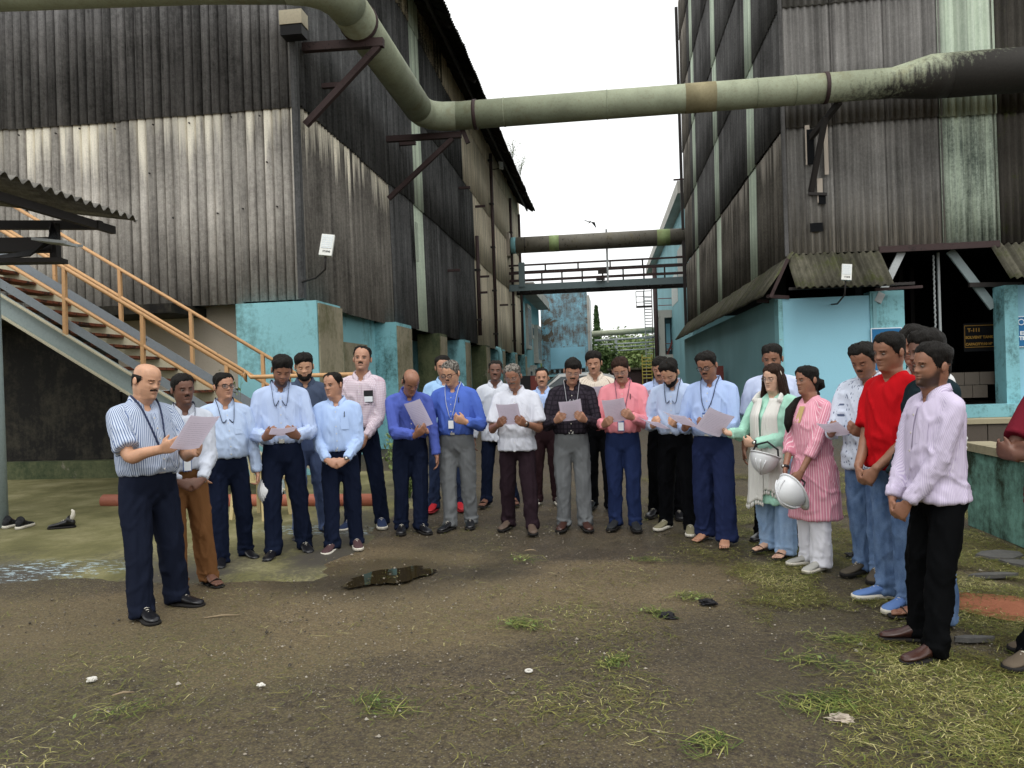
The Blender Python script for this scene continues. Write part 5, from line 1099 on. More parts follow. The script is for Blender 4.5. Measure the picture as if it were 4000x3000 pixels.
    if hair == 'bald':
        zb = pw(TT, [(0, .3), (62, .3), (70, .115), (84, .088), (94, .09), (102, .125), (112, .115), (125, .06), (150, .028), (180, .022)]); m1 = (z3-zb)/.03; m2 = (.152+.01*nb_-z3)/.02; mask = np.minimum(m1, m2); thick = .008
    else:
        zb = pw(TT, STYLES['female' if female else hair]); mask = (z3-zb+.010*nb_+.007*nh)/.055; topw = np.clip((z3-.13)/.06, 0, 1); frontw = np.clip(-y3/.08, 0, 1)*topw; thick = hairt*(.26+.48*topw) + .007*frontw*(hairt/.016-.35)
        thick = thick*(1+.45*nb_) + .006*nh
    hvv, hff = shell(PH, NH, np.clip(mask, -1, 1), thick if np.ndim(thick) else np.full_like(mask, thick))
    b = MB(); b.add(pose_head(hvv).tolist(), (hff if sgnn > 0 else hff[:, ::-1]).tolist())
    def strands(mask, thick, n, L, W, comb_beard=False):
        rgs = np.random.default_rng(seed); ri, ci = np.nonzero(mask > .02); ok = (ri < nr-3); ri, ci = ri[ok], ci[ok]
        if len(ri) == 0: return
        ar = np.linalg.norm(np.cross(PH[np.minimum(ri+1, nr-1), ci]-PH[ri, ci], PH[ri, (ci+1) % HS]-PH[ri, ci]), axis=1); pk = rgs.choice(len(ri), n, p=ar/ar.sum()); ri, ci = ri[pk], ci[pk]; u, v = rgs.random((2, n))[:, :, None]
        q = PH[ri, ci]*(1-u)*(1-v) + PH[ri+1, ci]*u*(1-v) + PH[ri, (ci+1) % HS]*(1-u)*v + PH[ri+1, (ci+1) % HS]*u*v; nn_ = NH[ri, ci]; th_ = np.broadcast_to(thick, mask.shape)[ri, ci][:, None]*np.clip(mask[ri, ci], 0, 1)[:, None]**.85
        sidev = np.clip((.165-q[:, 2])/.05, 0, 1)[:, None]; top = np.stack([.75*np.sign(q[:, 0]+.028), .45+0*q[:, 0], .1+0*q[:, 0]], 1); side_ = np.stack([.0*q[:, 0], .35+0*q[:, 0], -1+0*q[:, 0]], 1); cb = top*(1-sidev)+side_*sidev
        if comb_beard: cb = np.stack([0*q[:, 0], -.2+0*q[:, 0], -1+0*q[:, 0]], 1)
        cb = cb + rgs.normal(0, .38, (n, 3)); cb -= nn_*(cb*nn_).sum(1)[:, None]; cb /= np.linalg.norm(cb, axis=1)[:, None]+1e-9; l = L*rgs.uniform(.6, 1.25, (n, 1)); sd = np.cross(nn_, cb)*W
        p0 = q + nn_*(th_*.7-.001); p1_ = p0 + l*.5*(cb*.92+nn_*.30); p2_ = p1_ + l*.5*(cb*.95-nn_*.28)
        V = pose_head(np.stack([p0-sd, p0+sd, p1_+sd*.8, p1_-sd*.8, p2_], 1).reshape(-1, 3)); i0 = np.arange(n)*5
        return V.tolist(), [(a_, a_+1, a_+2, a_+3) for a_ in i0.tolist()] + [(a_+3, a_+2, a_+4) for a_ in i0.tolist()]
    sr = strands(np.clip(mask, -1, 1), thick, 1200 if hair != 'bald' else 350, .026 if hair != 'bald' else .014, .0014)
    if sr: b.add(*sr)
    ho_ = b.build('hair', hm_, root, True)
    fr = y3 < -.02
    br = np.where(fr, 1-np.abs((z3-(.1325+.05*np.abs(x3)-.9*np.clip(np.abs(x3)-.03, 0, 1)**1*.35))/.0042), -1); br = np.minimum(br, 1.6-np.abs(np.abs(x3)-.032)/.013)
    v_, f_ = shell(PH, NH, np.clip(br, -1, 1), np.full_like(br, .0035 if not female else .0022)); MB().add(pose_head(v_).tolist(), f_.tolist()).build('eyebrow', hm_ if hair != 'bald' else H_BLACK, root, True)
    if stache:
        ms = np.where(fr, 1-np.abs((z3-(.0675-.18*np.abs(x3)))/.0075), -1); ms = np.minimum(ms, 1.8-np.abs(x3)/(.0165*stache)); v_, f_ = shell(PH, NH, np.clip(ms, -1, 1), .006+.002*nh); MB().add(pose_head(v_).tolist(), f_.tolist()).build('moustache', H_BLACK if stache < 1.3 else hm_, root, True)
    if beard > 1:
        ub = pw(TT, [(0, .040), (14, .041), (22, .062), (34, .064), (50, .060), (66, .072), (76, .098), (84, .10), (90, .09)]); bd = np.minimum((ub-z3)/.012, (z3-(-.016+.02*np.clip(np.degrees(np.abs(TT))/80, 0, 1)))/.010); bd = np.where(np.degrees(np.abs(TT)) < 88, bd, -1)
        bd = np.minimum(bd, np.where(np.exp(-(x3/.018)**4-((z3-.053)/.008)**4) > .4, -.5, 2)); v_, f_ = shell(PH, NH, np.clip(bd, -1, 1), (.003+.006*(beard-1)) + .0025*nh); bb_ = MB().add(pose_head(v_).tolist(), f_.tolist()); sr = strands(np.clip(bd, -1, 1), .004, 350, .011, .0011, True); bb_.add(*sr) if sr else None; bb_.build('beard', hm_, root, True)
    if glasses:
        gm = M_GLF if glasses == 1 else M_GLF2; b = MB(); tk = .0026 if glasses == 1 else .0015
        for sgn in (-1, 1):
            lp = [np.array([sgn*.033 + .0245*np.sign(math.cos(t))*abs(math.cos(t))**.7, -.104+.010*abs(sgn*.033+.0245*math.cos(t))/.06, .1125+.0165*np.sign(math.sin(t))*abs(math.sin(t))**.7]) for t in np.linspace(0, 2*np.pi, 17)]
            b.tube(pose_head(np.array(lp)).tolist(), tk, 5); b.tube(pose_head(np.array([(sgn*.057, -.094, .117), (sgn*.075, -.06, .117), (sgn*.079, .0, .113), (sgn*.076, .02, .10)])).tolist(), tk*.8, 5)
        b.tube(pose_head(np.array([(-.009, -.105, .116), (0, -.107, .118), (.009, -.105, .116)])).tolist(), tk, 5); go = b.build('glasses', gm, root, True)
        for sgn in (-1, 1):
            lp = np.array([[sgn*.033 + .023*np.sign(math.cos(t))*abs(math.cos(t))**.7, -.1035, .1125+.0155*np.sign(math.sin(t))*abs(math.sin(t))**.7] for t in np.linspace(0, 2*np.pi, 16, endpoint=False)]); MB().add(pose_head(lp).tolist(), [tuple(range(16))]).build('lens', M_LENSG, go)
    # ---- shirt
    if shirt is not None:
        sb = MB(); hem = .985 if tuck else shirt.get('hem', .80); B = belly
        prof = [(1.0, .162, .108, .108, .9), (1.03, .168, .116, .112, 1.), (1.10, .170, .120, .112, 1.), (1.18, .172, .118, .114, .75), (1.26, .176, .114, .120, .4), (1.31, .172, .107, .122, .15), (1.35, .166, .097, .115, .0), (1.388, .136, .082, .103, 0), (1.417, .099, .064, .090, 0), (1.438, .074, .050, .079, 0), (1.455, .066, .040, .073, 0)]
        if not tuck: prof = [(hem, .186*hemw, .134*hemw, .138*hemw, .6)] + [q_ for q_ in ((.86, .184*hemw, .132*hemw, .136*hemw, .6), (.93, .178, .127, .128, .8)) if q_[0] > hem+.02] + prof
        if kurta: prof = [(z, a, f, b, .3) for z, a, f, b in kurta] + prof[3:]
        if female: prof = [(z, a*.93, f+(.030*math.exp(-((z-1.24)/.07)**2)), b*.97, bl) for z, a, f, b, bl in prof]
        tr_ = []
        for z, a, f, b, bl in prof:
            q_ = ring((0, .015, z), a*g+.006, f*g+B*bl+.006, b*g+.004, 30, 2.25)
            if z > 1.37: q_[:, 2] -= (.085 if collar else .07)*((z-1.37)/.085)*np.clip(-(q_[:, 1]-.012)/.045, 0, 1)*np.exp(-(q_[:, 0]/.055)**2)
            tr_.append(bend(q_))
        sb.add(*loft(tr_)); chains = []
        for sgn in (-1, 1):
            S, E, W, d, nn = ARM[sgn]; nb2 = bend([(sgn*.045, .022, 1.41)])[0]
            sb.tube([nb2, nb2*.5+S*.5+np.array([0, .004, .008]), S], [(.030, .048), (.037, .052), (.044*g**.4, .052*g**.4)], 14); chains.append([S, E, W])
            if sleeve == 'long': pts = smooth_path([S, S*.5+E*.5, E, E*.5+W*.5, W-unit(W-E)*.012], 5); xr = [0, .12, .3, .5, .6, .8, .93, .95, 1.]; rr = [.050, .057, .058, .053, .052, .046, .042, .045, .041]
            elif sleeve == 'half': pts = smooth_path([S, S*.5+E*.5, E, E*.55+W*.45], 5); xr = [0, .2, .5, .8, 1.]; rr = [.060, .063, .058, .055, .054]
            else: pts = smooth_path([S, S*.55+E*.45, S*.16+E*.84], 6); xr = [0, .3, .7, 1.]; rr = [.050, .061, .069, .076]
            rr = np.interp(np.linspace(0, 1, len(pts)), xr, rr)*(g**.5)*(.9 if female else 1.); dn = unit(np.array(pts[1])-np.array(pts[0])); sb.tube([pts[0]-dn*.034, pts[0]-dn*.027, pts[0]-dn*.014]+list(pts), [rr[0]*.25, rr[0]*.62, rr[0]*.9]+list(rr), 16)
        job('shirt' if not kurta else 'kurta', root, sb, .0122, 5, shirt['m'], fold_post('shirt', seed, arms=chains, amp=shirt.get('amp', 1.)))
        def surf(x, z, out=.004):   # a point on the shirt front
            zz_ = [p_[0] for p_ in prof]; a_ = np.interp(z, zz_, [p_[1] for p_ in prof])*g+.006; f_2 = np.interp(z, zz_, [p_[2]*g+B*p_[4]+.006 for p_ in prof]); e = 2.35
            u = min(abs(x)/a_, .98); return np.array([x, .015-f_2*(1-u**e)**(1/e)-out, z])
        if collar:
            cb = MB(); nC = 25; rows = []
            for zz_, rx, ry, yo in ((1.430, .074, .070, .014), (1.474, .069, .067, .020), (1.479, .074, .073, .021), (1.440, .094, .092, .014)):
                row = []
                for i in range(nC):
                    t = -math.pi*.90 + 1.80*math.pi*i/(nC-1); fr_ = abs(i/(nC-1)-.5)*2     # 0 at the nape, 1 at the throat
                    row.append((rx*math.sin(t), yo + ry*math.cos(t)*(1.0 if math.cos(t) > 0 else .92), zz_ - .066*fr_**3.5 - (.040*fr_**5 if zz_ == 1.440 else 0)))
                rows.append(row)
            V = bend(np.array(sum(rows, []))).tolist(); F_ = [(r_*nC+i, r_*nC+i+1, (r_+1)*nC+i+1, (r_+1)*nC+i) for r_ in range(3) for i in range(nC-1)]
            cb.add(V, F_); co_ = set_st(cb.build('collar', shirt['m'], root, True)); sm_ = co_.modifiers.new('thick', 'SOLIDIFY'); sm_.thickness = .003
        if shirt.get('placket', True):
            zs_ = np.linspace(1.365, max(hem, 1.03 if tuck else hem), 12); b = MB(); V = []
            for z in zs_:
                for x in (-.014, .014): V.append(surf(x, z, .007))
            V = bend(np.array(V)).tolist(); b.add(V, [(2*i, 2*i+2, 2*i+3, 2*i+1) for i in range(11)]); pk_ = set_st(b.build('placket', shirt['m'], root, True))
            bt = MB()
            for z in zs_[1::2]: q = bend(surf(0, z, .011))[0]; bt.tube([q+np.array([0, .003, 0]), q], .005, 8)
            bt.build('buttons', M_SOLE_W, pk_)['kind'] = 'stuff'
        if shirt.get('pocket', True):
            b = MB(); V = []
            for z in (1.30, 1.24, 1.185):
                for x in (.045, .082, .118): V.append(surf(x*g**.5, z, .0085))
            V = bend(np.array(V)).tolist(); b.add(V, [(r_*3+c, r_*3+c+1, (r_+1)*3+c+1, (r_+1)*3+c) for r_ in range(2) for c in range(2)]); pq = set_st(b.build('pocket', shirt['m'], root, True))
            if shirt.get('pen'): q = bend(surf(.08, 1.29, .012))[0]; MB().tube([q, q+np.array([.004, 0, .045])], .004, 6).build('pen', M_BLACK, pq)
            if shirt.get('badge'): q = bend(surf(.085, 1.25, .014))[0]; MB().cbox(q, (.085, .004, .10)).build('badge', M_BLACK, pq); MB().cbox(q+np.array([0, -.003, -.022]), (.078, .003, .045)).build('badge_card', M_CARD, pq)
        if lanyard:
            b = MB(); zl = lanyard.get('z', 1.12)
            for sgn in (-1, 1):
                pts = [np.array([sgn*.062, .05, 1.474]), np.array([sgn*.078, .0, 1.468]), surf(sgn*.068, 1.40, .012), surf(sgn*.046, 1.28, .012), surf(sgn*.012, zl, .012)]
                b.tube(bend(np.array(smooth_path(pts, 4))).tolist(), [(.0100, .0020)]*17, 6)
            lo = b.build('lanyard', lanyard.get('m', M_LAN), root, True)
            if lanyard.get('card', True): q = bend(surf(0, zl-.06, .014))[0]; MB().cbox(q, (.062, .004, .09)).build('id_card', M_CARDB, lo); MB().cbox(q+np.array([0, -.003, -.004]), (.052, .003, .07)).build('card_face', M_CARD, lo)
    # ---- belt and shoes
    if belt:
        b = MB(); A_ = ring((0, .012, 1.005), .162*g+.004, .108*g+belly*.62+.004, .110*g+.004, 32, 2.35); B_ = A_ + np.array([0, 0, .034]); b.add(np.concatenate([A_, B_]).tolist(), grid_faces(2, 32).tolist()); bo = b.build('belt', M_BELT, root, True); s2 = bo.modifiers.new('t', 'SOLIDIFY'); s2.thickness = .005
        MB().cbox((0, .012-(.108*g+belly*.62+.012), 1.022), (.045, .008, .038)).build('buckle', M_BUCKLE, bo)
    kind, cols = shoes[0], shoes[1]
    for sgn in (-1, 1): shoe(root, FT[sgn], fyw[sgn], kind, cols)
    if legpants is not None: pass
    return root, {'arm': ARM, 'bend': bend, 'head': pose_head, 'surf': surf if shirt else None, 'sc': sc, 'legs': legs}

def paper(label, center, right, up, w=.205, h=.29, curve=.02, mat=None):
    """held sheet: center, right and up directions in world space, thin and slightly curved"""
    c, r_, u_ = Vector(center), Vector(right).normalized(), Vector(up).normalized(); n_ = r_.cross(u_).normalized(); u_ = n_.cross(r_); b = MB(); nx, ny = 9, 9; V = []
    for s_ in (0, 1):
        for j in range(ny):
            for i in range(nx):
                x = (i/(nx-1)-.5)*w; z = (j/(ny-1)-.5)*h; V.append((x, curve*((2*x/w)**2)*.6 + curve*.5*math.sin(2.2*z/h+x*6) + s_*.0006, z))
    F_ = [(j*nx+i, j*nx+i+1, (j+1)*nx+i+1, (j+1)*nx+i) for j in range(ny-1) for i in range(nx-1)]; F_ = F_ + [tuple(k_+nx*ny for k_ in f_[::-1]) for f_ in F_]
    o = b.add(V, F_).build('paper_sheet', mat or M_PAPER, None, True); M = Matrix.Identity(4); M.col[0] = (*r_, 0); M.col[1] = (*(-n_), 0); M.col[2] = (*u_, 0); M.col[3] = (*c, 1); o.matrix_world = M
    return tag(o, label, 'paper', 'sheets of paper held by the people')
def zmap(z): return np.interp(z, [-1, 0, 1.0, 1.42, 3.], [-1, 0, .950, 1.42, 3.])     # lower waist, longer trunk
def l2w(root, p):
    a = root.rotation_euler.z; s = root.scale[0]; x, y, z = p; z = float(zmap(z)); return (root.location.x + s*(x*math.cos(a)-y*math.sin(a)), root.location.y + s*(x*math.sin(a)+y*math.cos(a)), root.location.z + s*z)
def dirw(root, d):
    a = root.rotation_euler.z; x, y, z = d; return (x*math.cos(a)-y*math.sin(a), x*math.sin(a)+y*math.cos(a), z)
def hold_paper(root, label, c=(0, -.345, 1.20), tilt=40, w=.205, h=.29, yaw=0., roll=0.):
    """tilt: angle of the sheet from horizontal, leaning back towards the reader"""
    t = R(tilt); y_ = R(yaw); up = Vector((0, -math.cos(t), math.sin(t))); rt = Vector((1, 0, 0)); Q = Matrix.Rotation(y_, 3, 'Z') @ Matrix.Rotation(R(roll), 3, 'Y'); up = Q @ up; rt = Q @ rt
    return paper(label, l2w(root, c), dirw(root, rt), dirw(root, up), w, h)
# ------------------------------------------------------------------ the people
def S_(name, col, kind='plain', b=None, scale=60, **kw): return dict(m=cloth_mat(name, lin(col), kind, lin(b) if b else None, scale), **kw)
def T_(name, col, kind='plain', b=None, w=(.090, .070, .066), amp=1.): return dict(m=cloth_mat(name, lin(col), kind, lin(b) if b else None), w=w, amp=amp)
LBLUE = '#b3c4e4'; NAVY = '#161d30'; BLK = '#0c0d10'
t_navy = T_('navy_trousers', NAVY); t_navy2 = T_('blue_trousers', '#232f52'); t_black = T_('black_trousers', BLK); t_grey = T_('grey_trousers', '#6d7072'); t_mar = T_('plum_trousers', '#2b2026'); t_brown = T_('brown_trousers', '#7a5536', w=(.096, .078, .074))
t_jean = T_('faded_jeans', '#3d5478', 'denim', '#7f99bd', w=(.088, .068, .062), amp=1.3); t_jeand = T_('dark_jeans', '#20293f', 'denim', '#34405c', w=(.086, .066, .062)); t_slate = T_('slate_jeans', '#4a587a', 'denim', '#5f6e92')
BS = (M_LEATHER, M_SOLE_B); pap = dict(pose='paper')

def A(**k): return k
# left arc
p1, i1 = person('balding man in blue-striped short-sleeved shirt reading a sheet at the far left', (-3.09, 4.85), 66, 1.70, [(-3.06, 4.70), (-3.00, 5.02)], 1.18, .045, hy=6, hp=14, skin=0, hair='bald', stache=1.2, fat=.8, jaw=1.08,
    shirt=S_('blue_pinstripe', '#c3cddd', 'stripe', '#56688e', 95), sleeve='short', trousers=T_('dark_navy_trousers', '#1a1f2e', w=(.098, .078, .072)), shoes=('laced', BS), eyes='down', seed=11, lanyard=A(z=1.13, card=False), tuck=True,
    arms=(A(W=(-.17, -.40, 1.165), d=(.15, -.95, .22), n=(.85, .1, .35), pole=(-.3, .5, -.9), curl=(.6, .8, .5)), A(W=(.13, -.33, 1.12), d=(-.3, -.9, .2), n=(-.8, 0, .4))))
p2, i2 = person('man in white shirt and brown trousers with clasped hands and sandals', (-3.16, 5.40), 42, 1.625, [(-3.16, 5.28), (-3.07, 5.55)], 1.0, .02, hy=8, hp=6, skin=3, hair='short', stache=.8, shirt=S_('white_shirt', '#c6ccd8'), trousers=t_brown, shoes=('sandal', (SKIN[3], M_SOLE_B)), arms=('clasp', 'clasp'), seed=12, lanyard=A(z=1.10))
p3, i3 = person('man in spectacles and light blue shirt with one hand in his pocket', (-3.25, 6.25), 38, 1.64, [(-3.27, 6.12), (-3.19, 6.42)], 1.06, .05, hy=14, hp=2, skin=1, glasses=1, shirt=S_('sky_shirt', '#b4c6e2'), trousers=t_navy, shoes=('loafer', BS), arms=('pocket', A(W=(.25, -.02, .82), d=(0, -.15, -1), n=(-1, 0, 0), curl=(.9, .9, .5))), seed=13, lanyard=A(z=1.30, card=False))
p4, i4 = person('bearded young man in light blue shirt looking down at a flat sheet', (-2.88, 6.53), 22, 1.80, [(-2.94, 6.40), (-2.76, 6.66)], 1.0, hy=6, hp=26, skin=2, hair='low', hairt=.024, beard=1, eyes='down', shirt=S_('pale_blue_shirt', LBLUE), trousers=t_navy, shoes=('laced', BS), arms=(A(pose='paper', W=(-.12, -.26, 1.06)), A(pose='paper', W=(.13, -.27, 1.06))), seed=14, lanyard=A(z=1.32, card=False))
p5, i5 = person('bearded man in dark slate shirt standing behind the front row', (-2.98, 7.33), 24, 1.84, [(-3.02, 7.2), (-2.88, 7.5)], .98, hy=-2, hp=18, skin=0, hair='low', hairt=.024, beard=1.6, eyes='down', shirt=S_('slate_shirt', '#454f63'), trousers=t_slate, shoes=('loafer', BS), arms=('hang', 'hang'), seed=15)
p6, i6 = person('short man in sky blue shirt with keys at his belt and clasped hands', (-2.43, 6.75), 12, 1.62, [(-2.50, 6.66), (-2.33, 6.83)], 1.04, .025, hy=-30, hp=6, skin=1, hair='recede', fat=.5, shirt=S_('sky_blue_shirt', '#a9c0e6', pen=True), trousers=t_navy, shoes=('sneaker', (flat('plum_canvas', lin('#4a3436'), .8), M_SOLE_W)), arms=('clasp', 'clasp'), seed=16)
p7, i7 = person('tall man in pale checked shirt wearing a black badge', (-2.56, 7.78), 6, 1.90, [(-2.70, 7.74), (-2.39, 7.82)], .96, hy=2, hp=-3, skin=1, hair='recede', stache=.9, shirt=S_('checked_shirt', '#d9cfd6', 'check', '#b59aa6', 70, badge=True), trousers=t_navy, shoes=('sneaker', (flat('navy_mesh', lin('#22304f'), .8), M_SOLE_W)), arms=('claspfront', 'claspfront'), seed=17)
p8, i8 = person('bald man in royal blue shirt bending over to point at a sheet', (-1.98, 7.55), 24, 1.70, [(-2.08, 7.5), (-1.88, 7.5)], 1.06, .02, lean=20, hy=6, hp=20, skin=2, hair='bald', eyes='down', shirt=S_('royal_blue_shirt', '#5262b0'), trousers=t_navy, shoes=('laced', BS), seed=18,
    arms=(A(W=(-.02, -.42, 1.04), d=(.7, -.5, .45), n=(.2, .6, .5), curl=(.5, .6, .4), pole=(-.5, .3, -.9)), A(pose='hang', W=(.24, -.16, .78), d=(.0, -.25, -1), n=(-1, 0, 0))))
p9, i9 = person('young man in pale denim shirt behind the two blue shirts', (-1.89, 8.76), 8, 1.80, [(-2.03, 8.72), (-1.74, 8.79)], .98, hy=8, hp=2, skin=1, hair='short', hairt=.022, stache=.7, beard=.5, shirt=S_('pale_denim_shirt', '#9dc0e4'), trousers=t_jeand, shoes=('clog', (flat('red_clog', lin('#a8232c'), .5), flat('red_sole', lin('#7d1a20'), .6))), seed=19)
p10, i10 = person('grey-haired man in bright blue shirt holding a sheet and his card', (-1.53, 7.68), -6, 1.72, [(-1.62, 7.62), (-1.43, 7.76)], 1.08, .03, hy=-12, hp=20, skin=0, hair='short', hairm=H_GREY, glasses=1, eyes='down', stache=.7, shirt=S_('bright_blue_shirt', '#4f6abc', pen=True), trousers=t_grey, shoes=('laced', BS), seed=20, lanyard=A(z=1.16, m=M_LANW),
    arms=(A(W=(-.235, -.25, 1.05), d=(-.25, -.75, .35), n=(.6, .1, .75), curl=(.5, .7, .4)), A(W=(.165, -.22, 1.12), d=(-.75, -.45, .3), n=(-.3, .75, .4), curl=(.7, .9, .5))))
p11, i11 = person('man in plain white shirt standing behind with sandals', (-1.32, 9.07), 4, 1.73, [(-1.47, 9.04), (-1.15, 9.1)], 1.0, hy=2, hp=2, skin=3, hair='recede', hairm=H_PART, stache=.9, shirt=S_('plain_white_shirt', '#c8ccd5'), tuck=False, belt=False, trousers=t_navy, shoes=('sandal', (SKIN[3], M_SOLE_B)), seed=21)
p12, i12 = person('grey-haired man in white short-sleeved shirt and plum trousers reading a sheet', (-.90, 7.56), -2, 1.66, [(-1.03, 7.66), (-.77, 7.46)], 1.08, .035, hy=-6, hp=20, skin=2, hair='short', hairm=H_GREY, hairt=.018, glasses=2, stache=1.35, eyes='down', shirt=S_('white_half_shirt', '#cccfd9', hem=.86), tuck=False, belt=False, sleeve='short', trousers=t_mar, shoes=('loafer', (flat('taupe_leather', lin('#5a4c42'), .5), M_SOLE_B)), arms=(pap, pap), seed=22)
p13, i13 = person('moustached man in light blue shirt between the white and checked shirts', (-.74, 9.12), 0, 1.62, [(-.86, 9.1), (-.62, 9.14)], .98, hy=0, hp=2, skin=1, hair='recede', stache=1.2, shirt=S_('light_blue_shirt_b', '#a9bfe6'), trousers=T_('maroon_trousers', '#2c1d20'), shoes=('sneaker', (flat('grey_mesh', lin('#4a4644'), .8), M_SOLE_W)), seed=23)
p14, i14 = person('man in dark checked shirt and grey trousers reading in the middle', (-.36, 7.60), 2, 1.70, [(-.46, 7.6), (-.25, 7.6)], 1.04, .025, hy=2, hp=22, skin=1, hair='low', hairt=.022, glasses=2, stache=1.0, eyes='down', shirt=S_('dark_check_shirt', '#332e36', 'check', '#17151b', 24), trousers=t_grey, shoes=('loafer', (M_BRSHOE, M_SOLE_B)), arms=(pap, pap), seed=24, lanyard=A(z=1.30, m=M_LANW, card=False))
p15, i15 = person('young man in cream striped shirt standing tall behind the readers', (-.10, 8.72), -2, 1.79, [(-.2, 8.8), (0, 8.64)], .96, hy=-4, hp=14, skin=1, hair='low', hairt=.024, stache=.6, eyes='down', shirt=S_('cream_stripe_shirt', '#ddd3c4', 'wide', '#9a7f6c', 34), trousers=t_black, shoes=('laced', BS), arms=(pap, pap), seed=25)
p16, i16 = person('man in coral pink shirt and blue trousers reading a sheet', (.14, 7.60), -6, 1.70, [(.05, 7.64), (.23, 7.56)], 1.03, .02, hy=-2, hp=24, skin=1, hair='low', hairm=H_BROWN, hairt=.02, glasses=2, stache=1.1, eyes='down', shirt=S_('coral_shirt', '#e08f98', pen=True), trousers=t_navy2, shoes=('loafer', (flat('charcoal_suede', lin('#232528'), .7), M_SOLE_B)), seed=26, lanyard=A(z=1.12),
    arms=(A(pose='paper', W=(-.15, -.25, 1.08)), A(pose='paper', W=(.12, -.28, 1.14))))
p17, i17 = person('man half hidden behind the bearded reader, light blue shirt and black trousers', (.58, 8.16), -10, 1.70, [(.46, 8.24), (.70, 8.10)], 1.0, hy=-6, hp=22, skin=1, hair='low', hairt=.02, eyes='down', stache=.8, shirt=S_('light_blue_shirt_c', '#b0c1e4'), trousers=t_black, shoes=('laced', BS), arms=(pap, pap), seed=27, lanyard=A(z=1.3, card=False))
p18, i18 = person('bearded man in light blue shirt with khaki sneakers bowed over a sheet', (.64, 7.46), -20, 1.68, [(.53, 7.6), (.74, 7.34)], 1.03, .02, lean=7, hy=-6, hp=32, skin=0, hair='short', hairt=.026, beard=1.2, eyes='down', shirt=S_('light_blue_shirt_d', '#b6c6e2'), trousers=t_black, shoes=('sneaker', (flat('khaki_mesh', lin('#7c775f'), .8), M_SOLE_W)), seed=28, lanyard=A(z=1.3, card=False),
    arms=(A(pose='paper', W=(-.15, -.25, 1.08)), A(pose='paper', W=(.12, -.27, 1.08))))
p19, i19 = person('barefoot man in light blue shirt and wide navy trousers wearing glasses', (.91, 6.94), -26, 1.70, [(.84, 7.08), (.98, 6.83)], 1.05, .03, hy=-4, hp=20, skin=2, hair='short', hairt=.022, glasses=1, stache=.9, eyes='down', shirt=S_('light_blue_shirt_e', '#a7bbe2'), trousers=T_('wide_navy_trousers', '#242d4e', w=(.10, .088, .084)), shoes=('bare', (SKIN[1],)), seed=29, lanyard=A(z=1.20),
    arms=(A(pose='paper', W=(-.16, -.25, 1.07)), A(pose='paper', W=(.09, -.29, 1.08))))
p20, i20 = person('heavy-browed man in pale blue short sleeves behind the two women', (1.47, 6.98), -22, 1.74, [(1.34, 7.05), (1.57, 6.88)], 1.1, .03, hy=-2, hp=14, skin=2, hair='low', hairt=.018, stache=.6, fat=.4, shirt=S_('pale_blue_half_shirt', '#c2cce6'), sleeve='short', trousers=t_black, shoes=('laced', BS), arms=('hang', 'hang'), seed=30)
KUR1 = [(.50, .215, .17, .175), (.70, .205, .155, .17), (.86, .195, .14, .155), (.96, .178, .128, .135)]
p21, i21 = person('woman in mint tunic and white shawl holding a sheet and a helmet', (1.34, 6.47), -48, 1.56, [(1.30, 6.6), (1.37, 6.36)], 1.16, .03, hy=0, hp=10, skin=4, hair='short', hairm=H_BROWN, hairt=.016, glasses=2, female=True, fat=.5, hips=1., shirt=S_('mint_tunic', '#a6d6c2', pocket=False, placket=False), kurta=KUR1, tuck=False, belt=False, collar=False, trousers=T_('pale_jeans', '#7f9cc0', 'denim', '#a4bcd8', w=(.10, .086, .082)), shoes=('sandal', (SKIN[4], M_SOLE_B)), seed=31, eyes='down',
    arms=(A(W=(-.20, -.36, 1.13), d=(-.05, -.9, .3), n=(.7, 0, .7), curl=(.5, .7, .4)), A(W=(-.0, -.27, 1.05), d=(-.9, -.25, .1), n=(.0, .9, .3), curl=(.6, .6, .4))))
KUR2 = [(.44, .225, .175, .18), (.60, .218, .165, .175), (.80, .205, .152, .168), (.93, .184, .132, .145)]
p22, i22 = person('woman in pink striped kurta and white trousers carrying a white helmet', (1.53, 6.04), -62, 1.53, [(1.50, 6.14), (1.53, 5.96)], 1.04, .02, hy=-4, hp=4, skin=2, hair='short', female=True, hips=.1, shirt=S_('pink_kurta', '#d98fa2', 'wide', '#f0d3da', 30, pocket=False, placket=False), kurta=KUR2, tuck=False, belt=False, sleeve='half', collar=False, trousers=T_('white_trousers', '#dcdce4', w=(.082, .086, .088)), shoes=('sneaker', (flat('pale_mesh', lin('#a9a8a2'), .8), M_SOLE_W)), seed=32,
    arms=(A(W=(-.06, -.25, .84), d=(.25, -.3, -.9), n=(.8, .5, 0), curl=(.8, .9, .5)), A(W=(.12, -.24, .86), d=(-.4, -.35, -.8), n=(-.5, .8, 0), curl=(.6, .8, .5))))
p23, i23 = person('man in white leaf-print shirt reading a folded sheet by the blue wall', (1.85, 5.80), -42, 1.70, [(1.80, 5.86), (1.86, 5.70)], 1.0, .02, hy=-2, hp=26, skin=2, hair='short', hairt=.026, stache=.8, beard=.5, eyes='down', shirt=S_('leaf_print_shirt', '#ccd3e2', 'print', '#58637e', 52, hem=.82), tuck=False, belt=False, trousers=t_jean, shoes=('sneaker', (flat('olive_canvas', lin('#4e473c'), .8), M_SOLE_B)), seed=33,
    arms=(A(pose='paper', W=(-.10, -.34, 1.09)), A(pose='paper', W=(.13, -.30, 1.09))))
